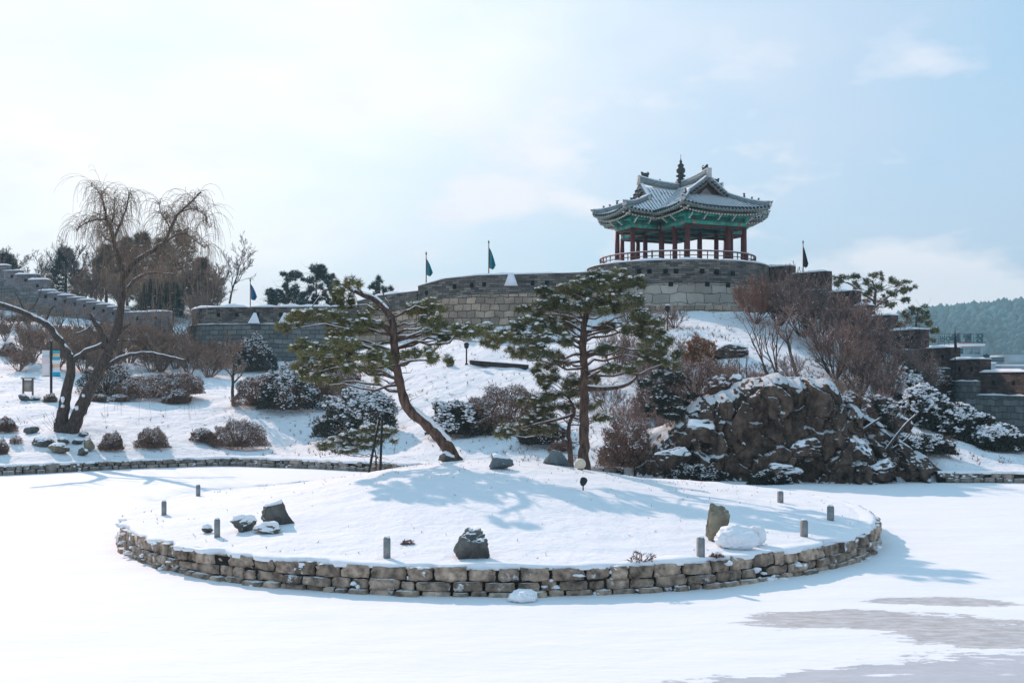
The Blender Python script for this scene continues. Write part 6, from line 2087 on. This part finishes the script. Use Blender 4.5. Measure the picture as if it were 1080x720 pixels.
SL = ['tan thicket bush below the first snowy steps', 'tan thicket bush in front of the middle steps', 'tan thicket bush just left of the willow crown', 'tan thicket bush behind the main willow trunk', 'tan thicket bush left of the end of the low rampart',
      'tan thicket bush right behind the large clipped shrub', 'tan thicket bush behind the left willow trunk', 'tan thicket bush against the curved end of the low rampart', 'thin thicket bush on the far left slope by the banner', 'thin thicket bush at the frame edge over the slope',
      'tan thicket bush behind the lower right willow bough', 'tan thicket bush behind the dark dome shrub', 'tan thicket bush above the clipped ball shrub', 'tan thicket bush between conifers and the level wall end']
def clamp_h(px, Y, h):
    g = gy(px, Y)[2]; lim = CH + (HY - (333 if px < 185 else 348)) / F * Y - g
    return max(1.2, min(h, lim * 1.05)) * (0.78 + 0.34 * ((px * 7 + int(Y) * 13) % 10) / 10)


for i, (px, Y, h) in enumerate(((62, 80, 5.5), (88, 78, 6.5), (108, 80, 6.0), (135, 78, 6.0), (196, 82, 6.5), (170, 76, 5.0), (88, 72, 5.0), (212, 79, 5.5), (35, 74, 4.0), (5, 84, 4.5), (185, 78, 6.5), (122, 74, 5.0), (200, 75, 4.5), (158, 82, 6.5))):
    l = gy(px, Y); h0 = h; h = clamp_h(px, Y, h)
    if i < 3:
        o = bare_tree('thicket_bush', SL[i], 'bush', l, 4.2, 230 + i, r0=0.05, stems=15, stemspread=0.7, levels=4, kids=(9, 8, 6), lf=0.52, base_h=0.05, group=GT, twig=M_twig_tan, mat=M_twig, minr=0.014, snow=0.02)
        o.scale = (h / 4.0,) * 3; PR.append(o)
    else:
        dup(PR[i % 3], l, i * 2.3, SL[i], h / 4.0)


for i, (px, Y, h, lab) in enumerate(((75, 86, 3.6, 'low tan bush under the first snowy steps'), (100, 84, 3.4, 'low tan bush between the two willow trunks, high on the bank'), (125, 90, 4.6, 'wide tan bush just left of the main willow trunk'),
                                     (150, 84, 3.8, 'wide tan bush right of the main willow trunk'), (178, 82, 3.8, 'wide tan bush over the lower right willow bough'), (160, 75, 3.2, 'low tan bush right above the large flat-topped shrub'),
                                     (220, 74, 3.4, 'low tan bush left of the small crooked bare tree'), (50, 84, 4.2, 'wide tan bush below the upper steps'), (60, 72, 3.0, 'low tan bush behind the banners'), (20, 70, 2.6, 'low tan bush above the notice board'),
                                     (238, 80, 4.0, 'wide tan bush against the middle of the low rampart wall'), (105, 72, 3.2, 'low tan bush above the dark dome shrub'), (20, 92, 5.0, 'wide tan bush at the foot of the upper steps'))):
    l = gy(px, Y); h2 = clamp_h(px, Y, h); dup(PR[i % 3], l, i * 1.9 + 1, lab, (h / 3.6, h / 3.6, h2 / 4.2))


def conifer(name, label, loc, h, w, seed, mat, group=None, n=900, blade=(0.65, 0.028), snow=0.0, round_=0.0):
    rng = np.random.default_rng(seed)
    root = thing(name, label, 'conifer', loc, group)
    x, y, z = loc
    m = MB(); m.tube([(x, y, z - 0.2), (x + 0.05, y, z + h * 0.5), (x, y, z + h)], [0.18, 0.11, 0.02], 8)
    f = rng.random(n) ** (0.75)
    zz = 0.12 + 0.86 * f
    prof = np.clip((1.02 - zz), 0, 1) ** (0.75 - 0.4 * round_) * np.clip(zz * 4, 0, 1)
    a = rng.uniform(0, 6.28, n)
    tier = 1 + 0.20 * rng.normal(size=n) + 0.32 * np.sin(zz * h * 3.0 + a * 2 + seed) + 0.18 * np.sin(a * 3 + zz * 9)
    r = w / 2 * prof * tier * rng.uniform(0.25, 1, n) ** 0.5
    pos = np.stack([x + r * np.cos(a), y + r * np.sin(a), z + zz * h - 0.18 * r], 1)
    k = rng.choice(n, 160, replace=False)
    m.sticks(np.stack([np.full(160, x), np.full(160, y), pos[k, 2] + 0.1 * r[k]], 1), pos[k], 0.03, 0.01)
    m.build('trunk', M_bark, root)
    ax = np.stack([np.cos(a), np.sin(a), np.full(n, 0.5)], 1)
    m = MB(); tufts(m, pos, ax, 6, blade[0], blade[1], rng, 0.8); m.build('crown', mat, root)
    if snow:
        q = pos[rng.random(n) < snow] + [0, 0, 0.1]; s = rng.uniform(0.08, 0.2, len(q)); m = MB(); blobs(m, q, np.stack([s * 1.3, s, s * 0.4], 1), rng=rng); m.build('snow', M_cap, root)
    return root


GC = 'brown conifers behind the stepped rampart'
for i, (px, Y, top, w, mt, lab) in enumerate(((150, 108, 245, 4.2, M_conif, 'brown conifer directly behind the willow crown'), (172, 110, 252, 4.0, M_conif, 'brown conifer left of the tallest conifer'), (192, 106, 243, 4.4, M_conif, 'tallest brown conifer at the right of its row'),
                                              (112, 112, 258, 3.8, M_conif, 'brown conifer left of the willow stem'), (134, 114, 250, 3.6, M_conif, 'brown conifer half hidden by the upper willow stem'), (213, 108, 272, 3.4, M_conif, 'short dark conifer at the right end of the row'),
                                              (69, 112, 262, 4.0, M_needle_b, 'blue-green conifer standing alone over the stepped rampart'), (162, 100, 296, 3.6, M_needle_b, 'low blue-green conifer in front of the brown row'), (6, 112, 268, 3.2, M_needle_b, 'blue-green conifer at the frame edge'),
                                              (180, 101, 300, 3.0, M_needle_b, 'second low blue-green conifer near the end of the level wall'))):
    l = gy(px, Y); zt = CH + (HY - top) / F * Y
    conifer('conifer', lab, l, zt - l[2], w * 1.15, 400 + i, mt, GC if mt is M_conif else 'blue-green conifers behind the stepped rampart', snow=0.02)
for i, (px, Y, top, wpx, lab) in enumerate(((303, 100, 284, 34, 'bushy blue-green pine behind the low rampart, left of a pair'), (333, 102, 281, 36, 'bushy blue-green pine behind the low rampart, right of a pair'), (400, 96, 294, 26, 'small round evergreen over the wall behind the leaning pine top'),
                                           (352, 104, 296, 18, 'smaller evergreen to the right of the bushy pair'), (285, 100, 306, 20, 'low evergreen to the left of the bushy pair'))):
    k = Y / F; l = gy(px, Y)
    hh = 335 - top
    pads = []
    rng = np.random.default_rng(500 + i)
    for q in range(26 if wpx > 30 else 12):
        f = rng.uniform(0, 1); pads.append((px + rng.uniform(-1, 1) * wpx * 0.62 * (1 - 0.5 * f), 334 - f * (hh - 3), wpx * 0.2, 3.2))
    pads.append((px, top + 3, wpx * 0.18, 3.5))
    pine('evergreen_tree', lab, 'evergreen tree', Y, [(px, 345), (px + 1, 320), (px, top + 4)], [0.16, 0.1, 0.04], pads, seed=510 + i, needles=M_needle_b, snow=0.25, blade=(0.30, 0.03), K=9, ssz=(0.06, 0.14), dens=1.0, depth=2.0, bark=M_bark, zsnap=False)
bt(483, 300, 26, 520, 'tips of a bare tree just over the middle of the curved rampart', Y=82, r0=0.05, stems=3, levels=4, kids=(5, 5, 4), lf=0.5, twig=M_twig_grey, minr=0.01)
# two pines on the right
pine('pine', 'open flat-topped pine against the sky right of the stepped rampart', 'pine tree', 80.0, [(921, 350), (921, 325), (924, 308), (920, 296)], [0.2, 0.16, 0.12, 0.06],
     [(888, 294, 9, 2.6), (880, 299, 6, 2.4), (902, 291, 7, 2.4), (908, 298, 9, 2.6), (925, 291, 9, 2.4), (936, 296, 9, 2.6), (950, 299, 9, 2.4), (959, 304, 7, 2.4), (948, 307, 8, 2.4), (936, 311, 9, 2.4), (913, 309, 8, 2.4), (901, 305, 7, 2.4), (930, 319, 8, 2.4), (942, 322, 7, 2.4), (912, 320, 7, 2.4), (955, 316, 5, 2), (925, 303, 8, 2.4)],
     limbs=[([(922, 325), (935, 314), (948, 306), (957, 303)], 0.08, 0.03), ([(922, 318), (908, 308), (895, 298), (884, 297)], 0.08, 0.03)],
     seed=601, needles=M_needle, snow=0.12, blade=(0.24, 0.026), K=8, dens=0.9, depth=1.8, bark=M_bark, zsnap=False)
pine('pine', 'smaller dark pine below the flat-topped one beside the rampart steps', 'pine tree', 78.0, [(964, 372), (965, 350), (967, 335), (968, 326)], [0.14, 0.11, 0.08, 0.04],
     [(967, 324, 8, 3), (957, 331, 8, 3), (975, 332, 8, 3), (965, 338, 9, 3), (980, 342, 6, 2.6), (952, 342, 7, 3), (984, 350, 5, 2.4), (972, 349, 7, 3), (958, 351, 7, 3), (979, 358, 6, 2.4)],
     seed=605, needles=M_needle, snow=0.12, blade=(0.24, 0.026), K=8, dens=0.9, depth=1.2, bark=M_bark, zsnap=False)

# ------------------------------------------------------------------ lamps, banner, board, log
for (px, pyb, hpx, lab) in ((492, 386, 24, 'thin path lamp on the hillside beside the dark timber edge'), (704, 350, 29, 'thin path lamp on the slope below the bastion')):
    p = at_px(px, pyb); k = k_at(p); h = hpx * k
    root = thing('path_lamp', lab, 'lamp post', tuple(p), 'thin lamp posts on the hill')
    m = MB(); m.tube([(p.x, p.y, p.z - 0.1), (p.x, p.y, p.z + h * 0.72)], 0.045, 8); m.lathe([(0.09, -0.05), (0.09, 0.08), (0.05, 0.12)], tuple(p), 8); m.build('pole', M_iron, root)
    m = MB(); c = (p.x, p.y, p.z + h * 0.72); m.lathe([(0.05, 0), (0.12, 0.05), (0.15, 0.25), (0.17, 0.27), (0.0, 0.42)], c, 8); m.build('lantern', M_iron, root)
    m = MB(); blobs(m, [(p.x, p.y, p.z + h * 0.72 + 0.40)], np.array([[0.12, 0.12, 0.05]]), tmpl=ICO2); m.build('snow_cap', M_cap, root, smooth=True)
L = []
for px, py in ((497, 385), (510, 385.5), (525, 386.5), (540, 388), (556, 390)):
    q = at_px(px, py); L.append((q.x, q.y, q.z + 0.08))
root = thing('timber_edge', 'long dark timber edge lying across the snowy hillside', 'timber edge', L[0])
m = MB(); m.sweep(resample(L, 0.4), 0.25, 0.30, -0.15); m.build('beam', M_wood_d, root)
m = MB(); coping(m, resample(np.array(L)[:, :2], 0.4), np.linspace(L[0][2], L[-1][2], len(resample(np.array(L)[:, :2], 0.4))) + 0.15, 0.13, 0.13, 0.05, 3, 1.0); m.build('snow_cap', M_cap, root, smooth=True)
rock_px(475, 388, 8, 8, 700, M_boulder, 'small dark stone left of the path lamp on the hillside', 0.8, 0.6)


def flatmat(name, c, rough=0.8):
    m, t, b = newmat(name); b.inputs['Base Color'].default_value = (*c, 1); b.inputs['Roughness'].default_value = rough; return m


p = at_px(54, 417); k = k_at(p)
root = thing('banner_pole', 'dark pole carrying a pale pink and a teal striped banner on the left slope', 'banner pole', tuple(p))
zz = lambda py: p.z + (417 - py) * k
m = MB(); m.tube([(p.x, p.y, p.z - 0.1), (p.x, p.y, zz(360))], 0.07, 10); m.build('pole', M_iron, root)
m = MB(); m.tube([(p.x - 11 * k, p.y, zz(369)), (p.x + 10 * k, p.y, zz(369))], 0.025, 6); m.tube([(p.x - 10 * k, p.y, zz(397)), (p.x + 10 * k, p.y, zz(397))], 0.02, 6); m.build('crossbars', M_iron, root)


def banner(x0, x1, bands, name):
    first = None
    n = 16
    for i, (y0, y1, c) in enumerate(bands):
        V = []; q = []
        for r_ in range(n + 1):
            y = y0 + (y1 - y0) * r_ / n
            for s in range(7):
                f = s / 6
                V.append((p.x + (x0 + (x1 - x0) * f) * k, p.y - 0.02 - 0.035 * math.sin(y * 0.45 + f * 3), zz(y)))
        for r_ in range(n):
            for s in range(6):
                q.append((r_ * 7 + s, r_ * 7 + s + 1, (r_ + 1) * 7 + s + 1, (r_ + 1) * 7 + s))
        mm = MB(); mm.add(V, quads=q)
        if first is None:
            first = mm.build(name, flatmat('banner_cloth', c), root)
        else:
            mm.build('band', flatmat('banner_band', c), first if False else root)
    return first


banner(-9.5, -1.5, [(369.5, 374, (0.70, 0.66, 0.66)), (374, 377, (0.45, 0.60, 0.60)), (377, 384, (0.78, 0.62, 0.62)), (384, 397, (0.80, 0.72, 0.72))], 'pale_banner')
banner(1.5, 9.5, [(369.5, 373, (0.05, 0.38, 0.42)), (373, 376.5, (0.75, 0.48, 0.36)), (376.5, 380, (0.04, 0.36, 0.44)), (380, 384, (0.75, 0.76, 0.78)), (384, 388, (0.78, 0.50, 0.34)), (388, 392.5, (0.72, 0.72, 0.75)), (392.5, 397, (0.01, 0.36, 0.55))], 'striped_banner')

p = at_px(29.5, 417); k = k_at(p); w = 10 * k; h = 17 * k
root = thing('notice_board', 'small brown framed notice board on the left slope', 'notice board', tuple(p))
M_bw = simple('board_wood', (0.20, 0.15, 0.12), (0.13, 0.10, 0.085), 4, 0.85)
m = MB()
for s in (-1, 1):
    m.box((p.x + s * w / 2, p.y, p.z + h / 2 - 0.05), (0.08, 0.08, h + 0.1))
m.build('posts', M_bw, root)
m = MB(); m.box((p.x, p.y, p.z + h * 0.58), (w - 0.09, 0.04, h * 0.72)); m.build('panel', simple('board_panel', (0.42, 0.36, 0.32), (0.24, 0.20, 0.18), 2.5, 0.8), root)
m = MB(); m.box((p.x, p.y, p.z + h + 0.03), (w + 0.2, 0.2, 0.06)); m.build('roof_board', M_bw, root)
m = MB(); m.box((p.x, p.y, p.z + h + 0.085), (w + 0.2, 0.2, 0.05)); m.build('snow_cap', M_cap, root)
rock_px(24, 422, 10, 6, 705, M_boulder, 'leaning dark stone below the notice board', 0.8, 0.6)
rock_px(37, 422, 14, 4, 706, M_boulder, 'flat snow-covered stone right of the notice board', 0.8, 0.3)

# ------------------------------------------------------------------ town buildings beyond the rampart on the right
M_wall_b = simple('pale_blue_wall', (0.42, 0.50, 0.54), (0.34, 0.42, 0.46), 0.4, 0.8)
M_glass = simple('blue_glass', (0.06, 0.14, 0.18), (0.04, 0.09, 0.12), 1.0, 0.2, spec=0.6)
M_sign = flatmat('sign_letter', (0.02, 0.07, 0.09)); M_awn = flatmat('orange_awning', (0.5, 0.2, 0.12))


def bx(name, mat, root, px0, px1, py0, py1, Y, d, zb=None):
    a = P(px0, py0, Y); b = P(px1, py1, Y); z0 = b.z if zb is None else zb
    m = MB(); m.box(((a.x + b.x) / 2, Y + d / 2, (a.z + z0) / 2), (b.x - a.x, d, a.z - z0)); return m.build(name, mat, root)


YB2 = 150.0
root = thing('sign_building', 'pale blue building with a rooftop letter sign beyond the rampart', 'building', tuple(P(1020, 431, YB2)))
bx('wall', M_wall_b, root, 1008, 1037, 364, 400, YB2, 12, zb=-0.2)
bx('roof', M_cap, root, 1006, 1039, 362.5, 365, YB2 - 0.6, 13.5)
bx('awning', M_awn, root, 1016, 1024, 361.2, 362.4, YB2 - 0.5, 3)
for x0, x1 in ((1010, 1016), (1017.5, 1026), (1027.5, 1034)):
    bx('window', M_glass if x0 < 1012 else simple('window_pale', (0.25, 0.36, 0.40), (0.2, 0.3, 0.34), 1, 0.3), root, x0, x1, 367, 373, YB2 - 0.03, 0.1)
m = MB()
for px in (1006, 1013, 1020, 1027, 1036):
    a = P(px, 352, YB2 + 1); b = P(px, 364, YB2 + 1); m.tube([b, a], 0.03, 5)
for py in (352, 360.6):
    m.tube([P(990, py, YB2 + 1), P(1040, py, YB2 + 1)], 0.025, 5)
for px in (990, 996, 1001):
    m.tube([P(px, 372, YB2 + 1), P(px, 352, YB2 + 1)], 0.03, 5)
m.build('sign_frame', M_iron, root)
for (s, px, sz) in (('예', 1008, 8.6), ('벨', 1020.3, 8.4), ('장', 1033, 8.6)):
    cu = bpy.data.curves.new('sign_letter', 'FONT'); cu.body = s; cu.size = sz * YB2 / F * 1.22; cu.extrude = 0.12; cu.offset = 0.035; cu.align_x = 'CENTER'
    tmp = bpy.data.objects.new('sign_letter_tmp', cu); COL.objects.link(tmp)
    bpy.context.view_layer.update()
    me = bpy.data.meshes.new_from_object(tmp.evaluated_get(bpy.context.evaluated_depsgraph_get()))
    bpy.data.objects.remove(tmp)
    o = bpy.data.objects.new('sign_letter', me); COL.objects.link(o); o.parent = root; me.materials.clear(); me.materials.append(M_sign)
    q = P(px, 360.0, YB2 + 0.6); o.location = q - Vector(root.location); o.rotation_euler = (math.pi / 2, 0, 0)
# round emblem letters before the text: a crowned ring and two linked rings
for (px, r, op) in ((994.0, 2.6, 1), (1000.3, 2.3, 0), (1004.2, 2.0, 0)):
    m = MB(); k = YB2 / F; c = P(px, 357.3 if op else 357.0, YB2 + 0.6)
    a0, a1 = (math.pi * 0.95, math.pi * 2.05) if op else (math.pi * 0.7, math.pi * 2.6)
    m.tube([(c.x + r * k * math.cos(t_), c.y, c.z + r * k * math.sin(t_) * 0.9) for t_ in np.linspace(a0, a1, 18)], 0.085, 6)
    if op:
        for dxx in (-1.6, 0, 1.6):
            m.tube([(c.x + dxx * k, c.y, c.z + 0.4 * k), (c.x + dxx * k * 1.6, c.y, c.z + 3.6 * k)], [0.09, 0.05], 5)
        m.tube([(c.x - 1.4 * k, c.y, c.z - 0.2 * k), (c.x + 1.4 * k, c.y, c.z - 0.2 * k)], 0.06, 5)
    m.build('sign_emblem', M_sign, root)
root = thing('low_building', 'low flat-roofed building with a dark glass band beside the sign building', 'building', tuple(P(1052, 431, 140)))
bx('wall', M_wall_b, root, 1034, 1050, 383, 400, 138, 8, zb=-0.2)
bx('roof_snow', M_cap, root, 1033.5, 1050.5, 381.6, 383, 137.8, 8.4)
bx('rear_wall', M_wall_b, root, 1049, 1140, 386, 400, 142, 8, zb=-0.2)
bx('rear_roof_snow', M_cap, root, 1049, 1140.5, 384, 386, 141.8, 8.4)
bx('glass_band', M_glass, root, 1036, 1059, 376.5, 381.4, 146, 6)
bx('tank', M_wall_b, root, 1060, 1084, 374, 385.5, 150, 5)
for i, (px0, px1, t_, Y, lab) in enumerate(((1062, 1110, 379, 210, 'long pale building behind the low flat-roofed one'), (976, 1004, 384, 230, 'distant pale house left of the sign building'))):
    root = thing('town_building', lab, 'building', tuple(P((px0 + px1) / 2, 420, Y)))
    bx('wall', M_wall_b, root, px0, px1, t_, 405, Y, 14, zb=-0.2); bx('roof_snow', M_cap, root, px0 - 1, px1 + 1, t_ - 1.6, t_, Y - 0.3, 15)
    for j in range(4):
        a = px0 + (px1 - px0) * (j + 0.25) / 4; bx('window', M_glass, root, a, a + (px1 - px0) * 0.12, t_ + 3, t_ + 6, Y - 0.03, 0.1)
p = P(1040.5, 378, 150); root = thing('rooftop_tank', 'small dark object standing on the roof between the two buildings', 'rooftop unit', tuple(p))
m = MB(); m.lathe([(0.2, -0.7), (0.45, -0.3), (0.3, 0.1), (0.5, 0.4), (0.0, 0.7)], tuple(p), 8); m.build('body', M_sign, root)
# thin dark spire pole on the rampart step in front of the sign
p = P(1007.3, 378, 63.0); t_ = P(1007.3, 344, 63.0)
root = thing('flag', 'furled dark flag on a pointed pole on the low rampart step before the letter sign', 'flag', (p.x, p.y, p.z - 0.8), 'flags flying above the ramparts')
m = MB(); m.tube([(p.x, p.y, p.z - 0.8), t_], [0.03, 0.015], 6); m.build('pole', M_iron, root)
m = MB(); m.tube([P(1007.6, 371, 63), P(1007.9, 366, 63), P(1007.5, 358, 63), P(1007.3, 349, 63)], [0.03, 0.09, 0.06, 0.02], 8); m.build('cloth', M_flag_k, root)

# ------------------------------------------------------------------ dry grass and litter poking through the snow
def dry_grass():
    rng = np.random.default_rng(900)
    n = 60000
    px = rng.uniform(-40, 1120, n)
    Y = rng.uniform(44, 76, n)
    x = (px - 540) / F * Y
    s = Y - shore(x)
    z = hill_h(x, Y)
    py = HY - (z - CH) / Y * F
    w = 0.012 + 0.05 * np.exp(-((px - 500) / 70) ** 2) * (py < 430) + 0.55 * np.exp(-((px - 700) / 55) ** 2) * (py > 345) + 0.30 * np.exp(-((px - 600) / 60) ** 2) * (py > 400) \
        + 0.75 * np.exp(-((px - 900) / 70) ** 2) * (py > 380) + 0.35 * np.exp(-((px - 800) / 60) ** 2) * (py > 385) + 0.05 * np.exp(-((px - 990) / 60) ** 2) + 0.10 * np.exp(-((px - 350) / 60) ** 2)
    w = w * (0.25 + 1.5 * np.clip(fbm(x, Y, 0, 0.45, 3) + 0.25, 0, 1))
    k = (rng.random(n) < w) & (s > 0.6)
    x, Y, z = x[k], Y[k], z[k]
    pos = np.stack([x, Y, z + 0.02], 1)
    m = MB(); tufts(m, pos, np.tile([[0, 0, 1.0]], (len(pos), 1)), 6, 0.20, 0.012, rng, 0.8)
    stuff(m.build('dry_grass', M_leaf_brown), 'dry brown grass and stalks sticking through the snow on the hill', 'dry grass')


dry_grass()


def island_litter():
    """fallen needles, grass tips and crumbs of bark lying on the island snow"""
    rng = np.random.default_rng(901)
    n = 1500
    a = rng.uniform(0, 6.28, n); r = 9.3 * np.sqrt(rng.random(n))
    x = IC[0] + r * np.cos(a); y = IC[1] + r * np.sin(a)
    w = 0.10 + 0.8 * np.exp(-((x - 2.5) ** 2 + (y - 31) ** 2) / 8) + 0.6 * np.exp(-((x + 3) ** 2 + (y - 31) ** 2) / 7) + 0.45 * (r > 8.9)
    k = rng.random(n) < w
    pos = np.stack([x[k], y[k], isl_h(x[k], y[k]) + 0.005], 1)
    m = MB(); tufts(m, pos, np.tile([[0, 0, 0.55]], (len(pos), 1)), 3, 0.07, 0.006, rng, 1.0)
    stuff(m.build('dry_grass', M_leaf_brown), 'grass tips and fallen needles scattered over the island snow', 'dry grass')


island_litter()
